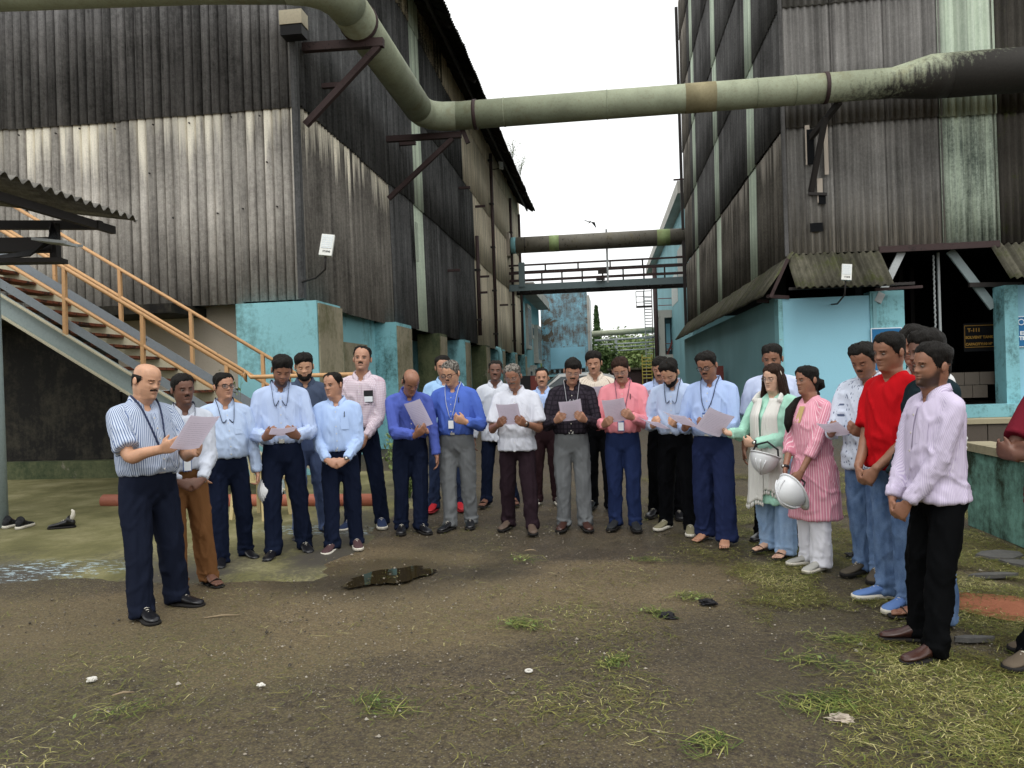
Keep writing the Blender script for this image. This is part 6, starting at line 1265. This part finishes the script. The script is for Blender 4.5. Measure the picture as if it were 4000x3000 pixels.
p24, i24 = person('man in red T-shirt and faded jeans with crossed wrists', (1.80, 5.12), -68, 1.73, [(1.74, 5.24), (1.79, 5.0)], 1.08, .03, hy=4, hp=12, skin=2, hair='short', hairt=.014, shirt=S_('red_tshirt', '#b8141c', hem=.90, pocket=False, placket=False), tuck=False, belt=False, collar=False, sleeve='short', trousers=t_jean, shoes=('sneaker', (flat('blue_mesh', lin('#5d7bb0'), .8), M_SOLE_W)), arms=('claspfront', 'claspfront'), seed=34)
p25, i25 = person('curly-haired man in dark shirt squeezed between red and lilac shirts', (1.87, 4.76), -78, 1.70, [(1.82, 4.82), (1.86, 4.66)], 1.0, hy=0, hp=6, skin=3, hair='low', hairt=.034, beard=1, shirt=S_('dark_green_shirt', '#1d2b30'), trousers=t_jean, shoes=('sandal', (SKIN[2], M_SOLE_B)), arms=('claspfront', 'claspfront'), seed=35)
p26, i26 = person('curly-haired person in white lace top at the back by the doorway', (2.06, 5.40), -60, 1.76, None, 1.0, hy=0, hp=8, skin=2, hair='low', hairt=.034, shirt=S_('white_lace_shirt', '#d6d6d6', 'print', '#8f9196', 60), tuck=False, belt=False, trousers=t_jean, shoes=('laced', BS), seed=36)
p27, i27 = person('man in lilac striped shirt and black trousers nearest on the right', (1.70, 4.27), -80, 1.62, [(1.63, 4.42), (1.60, 4.13)], 1.06, .025, hy=4, hp=4, skin=2, hair='short', hairt=.018, beard=1, shirt=S_('lilac_stripe_shirt', '#d2c9dc', 'stripe', '#b8abc8', 150, hem=.88), tuck=False, belt=False, trousers=T_('black_jeans', '#090a0c', w=(.092, .068, .056), amp=1.3), shoes=('loafer', (M_BRSHOE, M_SOLE_B)), arms=('claspfront', 'claspfront'), seed=37, armz=-.02)
p28, i28 = person('person in maroon T-shirt with folded arms cut off by the picture edge', (2.25, 4.12), -70, 1.66, [(2.04, 4.08), (2.22, 4.28)], 1.1, .02, hy=0, hp=4, skin=3, hair='short', shirt=S_('maroon_tshirt', '#6e1f2c', pocket=False, placket=False, hem=.84), sleeve='short', tuck=False, belt=False, collar=False, trousers=t_black, shoes=('sneaker', (flat('drab_canvas', lin('#5a4f42'), .8), M_SOLE_B)), arms=('cross', 'cross'), seed=38)
run_jobs()
# ---- sheets of paper
hold_paper(p1, 'sheet held out by the balding man in the striped shirt', (-.08, -.62, 1.25), 42, yaw=-4, roll=6)
hold_paper(p4, 'sheet held flat by the bearded man on the left', (.02, -.42, 1.10), 12, yaw=8)
paper('sheet between the two men in deep blue shirts', l2w(p10, (-.26, -.40, 1.20)), dirw(p10, (.9, -.35, .22)), dirw(p10, (-.1, -.35, .75)), .21, .28)
hold_paper(p12, 'sheet held by the man in the white short sleeves', (-.01, -.37, 1.22), 40, yaw=-2)
hold_paper(p14, 'sheet held by the man in the dark checked shirt', (.01, -.37, 1.21), 38, roll=-6)
hold_paper(p15, 'sheet half hidden at the chest of the man in cream stripes', (-.02, -.36, 1.24), 45)
hold_paper(p16, 'sheet held by the man in the coral shirt', (-.03, -.37, 1.20), 45, roll=-5)
hold_paper(p17, 'sheet half hidden beside the coral shirt', (-.05, -.38, 1.24), 60)
hold_paper(p18, 'sheet held low by the bearded man in khaki sneakers', (-.08, -.44, 1.10), 14, yaw=-12, roll=14)
hold_paper(p19, 'sheet held by the barefoot man', (-.12, -.44, 1.14), 20, yaw=-10, roll=12)
paper('sheet held out by the woman in the white shawl', l2w(p21, (-.20, -.55, 1.22)), dirw(p21, (.55, .70, -.40)), dirw(p21, (-.25, -.62, .45)), .21, .29)
paper('folded sheet in the hands of the man in the leaf-print shirt', l2w(p23, (-.02, -.46, 1.12)), dirw(p23, (1, 0, .05)), dirw(p23, (0, -.9, .35)), .15, .21)
# ------------------------------------------------------------------ helmets
def helm_mat():
    k = N('white_helmet'); return k.fin(lin('#d4d6d8'), .35, spec=.45)
M_HELM = helm_mat()
def helmet(label, loc, rot):
    o = thing('safety_helmet', label, 'helmet', loc, group='white safety helmets'); o.rotation_euler = rot
    rs = []
    for i in range(9):
        t = i/8*math.pi/2; r_ = math.cos(t); z = math.sin(t)*.145
        rs.append(np.array([(.108*r_*math.sin(a), -.128*r_*math.cos(a), z + (.006*math.exp(-((math.sin(a)*r_)/.28)**2) if z > .04 else 0)) for a in np.linspace(0, 2*np.pi, 30, endpoint=False)]))
    V, F_ = loft(rs); sh = MB().add(V, F_[:-2] + [F_[-1]]).build('shell', M_HELM, o, True); sm = sh.modifiers.new('t', 'SOLIDIFY'); sm.thickness = .004
    b = MB(); n = 40; A1 = []; A2 = []
    for i in range(n):
        a = 2*math.pi*i/n; pk = max(0, math.cos(a))**3*.05; A1.append((.105*math.sin(a), -.125*math.cos(a), .004)); A2.append(((.116+pk*.15)*math.sin(a), -(.136+pk)*math.cos(a), -.006-pk*.15))
    b.add(A1+A2, grid_faces(2, n).tolist()); br = b.build('brim', M_HELM, o, True); sm = br.modifiers.new('t', 'SOLIDIFY'); sm.thickness = .005
    for x in (-.05, 0, .05):
        pts = [(x*math.cos(t*.9), -.131*math.cos(t)*(1-abs(x)*1.3), .004+.1495*math.sin(t)*(1-abs(x)*1.1)) for t in np.linspace(.35, math.pi-.35, 14)]; MB().tube(pts, .006, 6).build('ridge', M_HELM, sh, True)
    MB().tube([(.1, .0, 0), (.085, .02, -.06), (0, .04, -.10), (-.085, .02, -.06), (-.1, 0, 0)], [(.002, .009)]*5, 6).build('chin_strap', M_BLACK, o, True)
    MB().tube([(.09*math.sin(a), -.108*math.cos(a), .02) for a in np.linspace(0, 2*np.pi, 25)], [(.012, .002)]*25, 6).build('head_band', M_BLACK, o, True)
    return o
helmet('white helmet hanging from the forearm of the woman in mint', (1.215, 6.19, .84), (R(165), R(12), R(-25)))
helmet('white helmet in the hand of the woman in pink', (1.335, 5.84, .62), (R(118), R(-8), R(-62)))
helmet('white helmet with black strap held by the man in spectacles', (-2.99, 6.52, .57), (R(-70), R(10), R(170)))

# ------------------------------------------------------------------ shawl, long hair and other things worn
M_SHAWL = cloth_mat('white_shawl', lin('#d9d8d2')); su = i21['surf']
def shawl_panel(sg, z0, out, seed, cx, w0, w1):
    nx, ny = 15, 34; V = []; z1 = 1.40
    for j in range(ny):
        t = j/(ny-1); z = z1 + (z0-z1)*t; c = sg*(.088*(1-t)+cx*t); w = w0 + (w1-w0)*min(1, t*1.3)
        for i in range(nx):
            x = c + (i/(nx-1)-.5)*w; q = np.array(su(max(-.2, min(.2, x)), min(z, 1.385), out)); fl = .016*math.sin(i*1.9+seed+.9*math.sin(j*.2)) + .008*math.sin(i*3.7+j*.13+seed); V.append((x+.010*math.sin(j*.23+seed), q[1]-abs(fl)*(.35+.65*t), z - .035*math.sin(i*.33+seed)*t))
    o = MB().add(V, [(j*nx+i, j*nx+i+1, (j+1)*nx+i+1, (j+1)*nx+i) for j in range(ny-1) for i in range(nx-1)]).build('shawl', M_SHAWL, p21, True); set_st(o); s_ = o.modifiers.new('t', 'SOLIDIFY'); s_.thickness = .004
    return o, V[-nx:]
for sg, z0, out, sd, cx, w0, w1 in ((-1, .50, .022, 1., .10, .10, .24), (1, .60, .014, 2.3, .06, .10, .20)):
    o, edge = shawl_panel(sg, z0, out, sd, cx, w0, w1); tb = MB()
    for q in edge[::1]: tb.tube([q, (q[0], q[1], q[2]-.018), (q[0], q[1], q[2]-.030), (q[0], q[1], q[2]-.045)], [.002, .008, .008, .003], 6)
    tb.build('tassels', M_SHAWL, o, True)['kind'] = 'stuff'
nk = [(-.13, -.085, 1.36), (-.115, -.02, 1.415), (-.085, .06, 1.445), (0, .095, 1.45), (.085, .06, 1.445), (.115, -.02, 1.415), (.13, -.085, 1.36)]
MB().tube(smooth_path(nk, 5), [(.042, .018)]*31, 10).build('shawl_collar', M_SHAWL, p21, True)
hd = i21['head']; b = MB()
for k_ in range(17):
    a = R(72 + (288-72)*k_/16); r1 = np.array([.079*math.sin(a), -.092*math.cos(a)]); jit = .012*math.sin(k_*2.3)
    pts = np.array([(r1[0]*.9, r1[1]*.9, .165), (r1[0]*1.08, r1[1]*1.08, .10), (r1[0]*1.16, r1[1]*1.15, .03), (r1[0]*1.28+jit, r1[1]*1.2, -.05), (r1[0]*1.22+jit*2, r1[1]*1.25+.01, -.12-.02*(k_ % 3)), (r1[0]*1.1, r1[1]*1.2, -.16-.02*(k_ % 3))])
    b.tube(hd(np.array(smooth_path(pts, 3))).tolist(), list(np.interp(np.linspace(0, 1, 16), [0, .2, .6, 1], [.008, .020, .022, .004])), 7)
b.build('long_hair', H_BROWN, p21, True)
MB().tube(hd(np.array([(.083*math.sin(t)*1.03, .005, .115+.118*math.cos(t)) for t in np.linspace(-1.5, 1.5, 18)])).tolist(), [(.006, .003)]*18, 6).build('hair_band', M_SOLE_W, p21, True)
hd = i22['head']; b = MB(); b.tube(hd(np.array([(0, .085, .10), (0, .115, .075), (0, .118, .045), (0, .09, .02)])).tolist(), [.03, .048, .045, .02], 12)
b.tube([(-.02, .11, 1.47), (-.09, .07, 1.44), (-.125, -.03, 1.40), (-.115, -.125, 1.33), (-.10, -.16, 1.24), (-.10, -.165, 1.17)], [.02, .028, .036, .04, .036, .008], 10); b.build('ponytail', H_BLACK, p22, True)
for p_, i_, sg in ((p6, i6, 1), (p12, i12, 1), (p18, i18, 1), (p22, i22, -1), (p19, i19, 1), (p21, i21, 1)):
    S, E, W, d, nn = i_['arm'][sg]; u = unit(W-E); c = W-u*.012; r_ = .031
    w_ = MB().tube([c-u*.011, c+u*.011], r_, 14).build('watch_strap', M_BLACK, p_, True); fr = unit(np.cross(u, (0, 0, 1))); MB().tube([c+np.array([0, -1, .3])*(.028), c+np.array([0, -1, .3])*.036], .016, 12).build('watch_face', M_BUCKLE, w_, True)
ky = MB().tube([(-.10, -.135, 1.0), (-.102, -.142, .96)], .006, 6).build('key_hook', M_BUCKLE, p6); MB().tube([(-.102+.018*math.sin(t), -.143, .938+.018*math.cos(t)) for t in np.linspace(0, 6.283, 13)], .003, 5).build('key_ring', M_BUCKLE, ky); MB().cbox((-.105, -.143, .90), (.014, .004, .04)).build('key', M_BUCKLE, ky)
# neckline trim on the pink kurta
su2 = i22['surf']; V = [su2(x, z, .010) for z in (1.37, 1.31, 1.25) for x in (-.03, 0, .03)]; MB().add(V, [(0, 1, 4, 3), (1, 2, 5, 4), (3, 4, 7, 6), (4, 5, 8, 7)]).build('yoke', flat('gold_yoke', lin('#b9a06a'), .7), p22)

# ------------------------------------------------------------------ chair, loose shoes, slabs, litter
M_PLC = flat('cream_plastic', lin('#c2b183'), .45)
CH = thing('plastic_chair', 'cream plastic chair with a cut-out back behind the front row', 'chair', (-3.95, 8.35, .02), R(165))
for x in (-.2, .2):
    for y in (-.2, .2): MB().bar((x*1.15, y*1.15, 0), (x, y, .42), .045, .045).build('leg', M_PLC, CH)
MB().box((-.23, -.23, .42), (.23, .23, .45)).build('seat', M_PLC, CH)
bk = MB().tube([(-.22, .22, .44), (-.22, .25, .66), (-.17, .27, .80), (0, .275, .84), (.17, .27, .80), (.22, .25, .66), (.22, .22, .44)], [(.035, .012)]*7, 8).build('back_frame', M_PLC, CH, True)
for x in (-.08, .08): MB().bar((x, .225, .45), (x, .27, .8), .05, .015).build('back_slat', M_PLC, bk)
M_RUN = flat('black_runner', lin('#191a1d'), .7); M_RUNR = flat('dark_red_mesh', lin('#5a2028'), .7)
for lab, x, y, z, yw, kd, cl in (('black running shoe with red trim, outer one of the pair by the post', -6.70, 7.86, .02, 175, 'sneaker', (M_RUN, M_SOLE_W, M_RUNR)), ('black running shoe with red trim, inner one of the pair', -6.50, 7.80, .02, 188, 'sneaker', (M_RUN, M_SOLE_W, M_RUNR)), ('single black leather shoe with a sock standing on the apron', -5.95, 7.80, .02, -70, 'laced', BS)):
    t_ = thing('shoe', lab, 'shoe', (x, y, z), R(yw), 'shoes left on the apron'); shoe(t_, (0, 0, 0), 0., kd, cl, name='upper')
    if kd == 'laced': MB().tube([(0, .04, .08), (.0, .06, .14), (.01, .065, .18), (.015, .05, .20)], [.03, .022, .018, .008], 8).build('sock', M_SOLE_W, t_, True)
def slab_mat():
    k = N('slate'); p = k.pos(); n = k.noise(p, 18, 5, .7); return k.fin(k.mix(n, lin('#3a3a3c'), lin('#66645f')), .8, k.bump(n, .4, .01))
M_SLATE = slab_mat()
for lab, x, y, sx, sy, a in (('large broken slate slab below the green wall', 2.98, 6.35, .24, .16, .4), ('broken slate piece in front of the large slab', 3.02, 6.08, .18, .10, -.3), ('small slate chip beside the lilac-shirted man', 2.62, 6.45, .12, .07, .8), ('narrow slate strip close to the brick dust', 2.65, 5.75, .2, .05, .1), ('dark flat strip lying on the grass by the brown loafers', 1.92, 4.42, .14, .03, .1)):
    rg = np.random.default_rng(int(abs(x*y*100))); n = 7; pts = [(sx*math.cos(t)*rg.uniform(.7, 1.1), sy*math.sin(t)*rg.uniform(.7, 1.1)) for t in np.linspace(0, 2*np.pi, n, endpoint=False)]
    V = [(px, py, 0.) for px, py in pts] + [(px*.96, py*.96, .025) for px, py in pts]; o = MB().add(V, [tuple(range(n))[::-1], tuple(range(n, 2*n))] + [(i, (i+1) % n, n+(i+1) % n, n+i) for i in range(n)]).build('broken_slab', M_SLATE); o.location = (x, y, -.002); o.rotation_euler = (0, 0, a); tag(o, lab, 'slab', 'broken slates by the green wall')
def crumple(name, lab, loc, s, mat, cat, seed, flatk=.5):
    bm = bmesh.new(); bmesh.ops.create_icosphere(bm, subdivisions=3, radius=1.); rg = np.random.default_rng(seed)
    co = np.array([v.co for v in bm.verts]); d = 1 + .5*fbm(co, 2.2, seed, 3)
    for v, k_ in zip(bm.verts, d): v.co = v.co*float(k_); v.co.x *= s; v.co.y *= s*.75; v.co.z = max(v.co.z*s*flatk, -s*flatk*.6)
    me = bpy.data.meshes.new(name); bm.to_mesh(me); bm.free(); me.materials.append(mat); o = link(name, me); o.location = (loc[0], loc[1], s*flatk*.5); return tag(o, lab, cat)
M_SCRAP = flat('white_scrap', lin('#c9c6be'), .8); M_RAG = flat('black_rag', lin('#17161a'), .7)
crumple('paper_scrap', 'crumpled white scrap on the asphalt near the picture corner', (-2.71, 3.69), .026, M_SCRAP, 'litter', 1); crumple('paper_scrap', 'small white scrap in front of the puddle', (-1.77, 3.66), .018, M_SCRAP, 'litter', 2)
crumple('plastic_scrap', 'pale torn plastic lying among the grass cuttings', (.95, 3.41), .05, flat('pale_plastic', lin('#a89c8e'), .5), 'litter', 3, .3)
crumple('black_rag', 'black rag on the grass behind the pink kurta', (1.92, 6.32), .085, M_RAG, 'rag', 4, .3); crumple('black_rag', 'black wet rag under the farther green clump', (.60, 5.08), .05, M_RAG, 'rag', 5, .4); crumple('black_rag', 'black wet rag beside the leafy green clump', (.33, 4.80), .05, M_RAG, 'rag', 6, .4)
rg_ = MB().tube([(.016*math.cos(t), .016*math.sin(t), .007) for t in np.linspace(0, 6.2832, 21)], .006, 6).build('plastic_ring', M_SCRAP, None, True); rg_.location = (-.44, 3.89, 0); tag(rg_, 'small white plastic ring on the asphalt', 'litter')
for lab, x, y, L, a in (('dry brown twig by the sandalled man', -2.55, 4.75, .11, .3), ('white stick on the asphalt before the white short-sleeved man', -.70, 6.62, .05, .05), ('pale stick on the asphalt in the near corner', -2.42, 3.52, .05, .5)):
    o = MB().tube([(-L, 0, .006), (0, .006, .012), (L, 0, .006)], [.004, .006, .003], 6).build('stick', flat('dry_stick', lin('#8a7a62'), .8), None, True); o.location = (x, y, 0); o.rotation_euler = (0, 0, a); tag(o, lab, 'stick')

# ------------------------------------------------------------------ grass cuttings and grit
def blade_mat(name, stops):
    k = N(name); return k.fin(k.ramp(k.attr('tone'), stops), .7, spec=.2)
M_CUT = blade_mat('grass_cuttings', [(0, lin('#2f2819')), (.25, lin('#4f4828')), (.5, lin('#6a6535')), (.72, lin('#5d6a2e')), (.88, lin('#8a8548')), (1, lin('#b3ac78'))])
M_GRN = blade_mat('fresh_cut_grass', [(0, lin('#2e3a1a')), (.4, lin('#4e5f29')), (.75, lin('#737d3c')), (1, lin('#98935a'))])
def blades_mesh(name, C, L, az, W, lift, bend_, mat, seed, tone=None):
    rg = np.random.default_rng(seed); n = len(C); d = np.stack([np.cos(az), np.sin(az), np.zeros(n)], 1); s = np.stack([-np.sin(az), np.cos(az), np.zeros(n)], 1); L = L[:, None]; W = W[:, None]
    cv = s*(bend_[:, None]*L); tl = np.zeros((n, 3)); tl[:, 2] = 1
    p0 = C - d*L*.5; p1 = C + cv + tl*lift[:, None]; p2 = C + d*L*.5 + cv*.2 + tl*(lift*.4)[:, None]
    V = np.stack([p0-s*W*.4, p0+s*W*.4, p1+s*W, p1-s*W, p2], 1).reshape(-1, 3); i = np.arange(n)*5
    F_ = [(a, a+1, a+2, a+3) for a in i.tolist()] + [(a+3, a+2, a+4) for a in i.tolist()]
    me = bpy.data.meshes.new(name); me.from_pydata(V.tolist(), [], F_); me.materials.append(mat); at = me.attributes.new('tone', 'FLOAT', 'POINT'); t = rg.random(n) if tone is None else tone; at.data.foreach_set('value', np.repeat(t, 5).astype(np.float32)); me.update(); return me
rg = np.random.default_rng(5)
def dens(P):
    x, y = P[:, 0], P[:, 1]; sm = lambda a, b, v: np.clip((v-a)/(b-a), 0, 1)
    right = sm(.75, 1.9, x + .45*(y-4.6)*(y < 5.2) + .25*np.clip(y-5.2, 0, 3))*sm(2.4, 3.0, y)*(1-sm(8, 11, y)*.7)
    mid = .12*np.exp(-((x-.6)/1.1)**2-((y-4.9)/.9)**2) + .20*np.exp(-((x-1.2)/1.2)**2-((y-3.3)/.7)**2)
    left = .018*np.exp(-((x+2.6)/1.2)**2-((y-3.4)/.6)**2)
    n = fbm(P, 1.7, 77, 4); return np.clip((right*1.15+mid+left+.012)*(1+2.4*n), 0, 1)
NB = 560000; Cx = np.stack([rg.uniform(-4.5, 4.6, NB), 2.5 + 9*rg.random(NB)**1.6, np.zeros(NB)], 1); keep = rg.random(NB) < dens(Cx); keep &= ~((Cx[:, 0] > 3.25) & (Cx[:, 0] < 3.55) & (Cx[:, 1] < 7.7)); C = Cx[keep]; C[:, 2] = rg.uniform(-.006, .012, len(C)); n = len(C)
tone = np.clip(rg.normal(.58, .22, n) + .25*fbm(C, 2.5, 78, 2), 0, 1)
o = link('grass_cuttings', blades_mesh('grass_cuttings', C, rg.gamma(3., .016, n)+.012, rg.uniform(0, 6.283, n), rg.uniform(.0009, .0024, n), rg.uniform(.001, .011, n), rg.normal(0, .15, n), M_CUT, 6, tone)); tag(o, 'yellow-green grass cuttings strewn over the asphalt', kind='stuff')
def clump(lab, x, y, r_, n, L, seed, hz=.05):
    rg = np.random.default_rng(seed); r_ *= .8; hz *= .35; n = int(n*.8); C = np.stack([rg.normal(0, r_, n), rg.normal(0, r_*.55, n), rg.uniform(.002, hz, n)], 1); o = thing('grass_clump', lab, 'grass clump', (x, y, 0), rg.uniform(0, 3), 'clumps of cut grass')
    link('blades', blades_mesh('blades', C, rg.uniform(.35, 1.0, n)*L*.8, rg.normal(.6, 1.1, n), rg.uniform(.0015, .0035, n), rg.uniform(.001, .010, n), rg.normal(0, .25, n), M_GRN, seed), o)['kind'] = 'stuff'
    k_ = max(6, n//10); link('leaves', leaves_mesh('leaves', np.stack([rg.normal(0, r_, k_), rg.normal(0, r_*.6, k_), rg.uniform(.01, hz, k_)], 1), rg.uniform(.008, .02, k_), M_LEAF2, seed), o); return o
clump('bright clump of cut grass lying in the middle of the yard', -.57, 4.64, .11, 150, .20, 1); clump('dark leafy clump beside the wet rag', .27, 4.86, .08, 130, .13, 2, .08); clump('leafy clump farther back with a black rag under it', .52, 5.22, .09, 130, .16, 3, .07); clump('yellow clump in front of the leafy clumps', 0, 4.03, .08, 130, .13, 4)
clump('long-stemmed weed pulled up at the edge of the cuttings', .95, 3.56, .13, 140, .34, 5, .06); clump('bundle of green stalks at the bottom of the picture', .36, 3.16, .07, 90, .24, 6); clump('green leafy sprig on the pale patch before the khaki sneakers', .28, 6.26, .10, 70, .2, 7); clump('stalks lying left of centre in the foreground', -1.08, 3.48, .11, 60, .32, 8); clump('few green stalks before the puddle and the white shirt', -.72, 6.3, .10, 40, .28, 9)
clump('sparse tuft in the near corner by the white scrap', -2.3, 3.35, .14, 60, .2, 10); clump('green weed tuft below the mint tunic', 1.05, 4.05, .16, 120, .22, 11); clump('green weed beside the lilac shirt man shoes', 1.95, 3.75, .17, 150, .2, 12); clump('weed tuft next to the brown loafers', 1.25, 4.4, .14, 110, .2, 13)
# grit: small stones
n = 26000; P = np.stack([rg.uniform(-4.2, 3.6, n), 2.5 + 6.5*rg.random(n)**1.6, np.zeros(n)], 1); kp = rg.random(n) < np.clip(.45 + .6*fbm(P, 1.1, 91, 3), 0.08, 1); P = P[kp]; n = len(P); s = rg.gamma(2.0, .0015, n)+.0016; s = np.minimum(s, .016)
O6 = np.array([(1, 0, 0), (0, 1, 0), (-1, 0, 0), (0, -1, 0), (0, 0, .8), (0, 0, -.5)], float); F6 = [(0, 1, 4), (1, 2, 4), (2, 3, 4), (3, 0, 4), (1, 0, 5), (2, 1, 5), (3, 2, 5), (0, 3, 5)]
V = P[:, None] + O6[None]*s[:, None, None]*rg.uniform(.6, 1.3, (n, 6, 1)); V[:, :, 2] += s[:, None]*.2; me = bpy.data.meshes.new('grit'); me.from_pydata(V.reshape(-1, 3).tolist(), [], [tuple(i+6*k_ for i in f_) for k_ in range(n) for f_ in F6])
k = N('grit_stone'); me.materials.append(k.fin(k.ramp(k.attr('tone'), [(0, lin('#3a352e')), (.5, lin('#6b6458')), (.85, lin('#8f877a')), (1, lin('#a09a8e'))]), .8, spec=.25)); at = me.attributes.new('tone', 'FLOAT', 'POINT'); at.data.foreach_set('value', np.repeat(rg.random(n)**1.3, 6).astype(np.float32)); me.update()
tag(link('gravel', me), 'loose grit and small stones on the worn asphalt', kind='stuff')

# body proportions: move the waist of every figure to where the photograph has it
for root in [o for o in COL.objects if o.get('category') == 'person']:
    for ch in root.children_recursive:
        if ch.type == 'MESH':
            me = ch.data; nv = len(me.vertices); co = np.empty(nv*3, np.float32); me.vertices.foreach_get('co', co); co = co.reshape(-1, 3); co[:, 2] = zmap(co[:, 2]); me.vertices.foreach_set('co', co.ravel()); me.update()
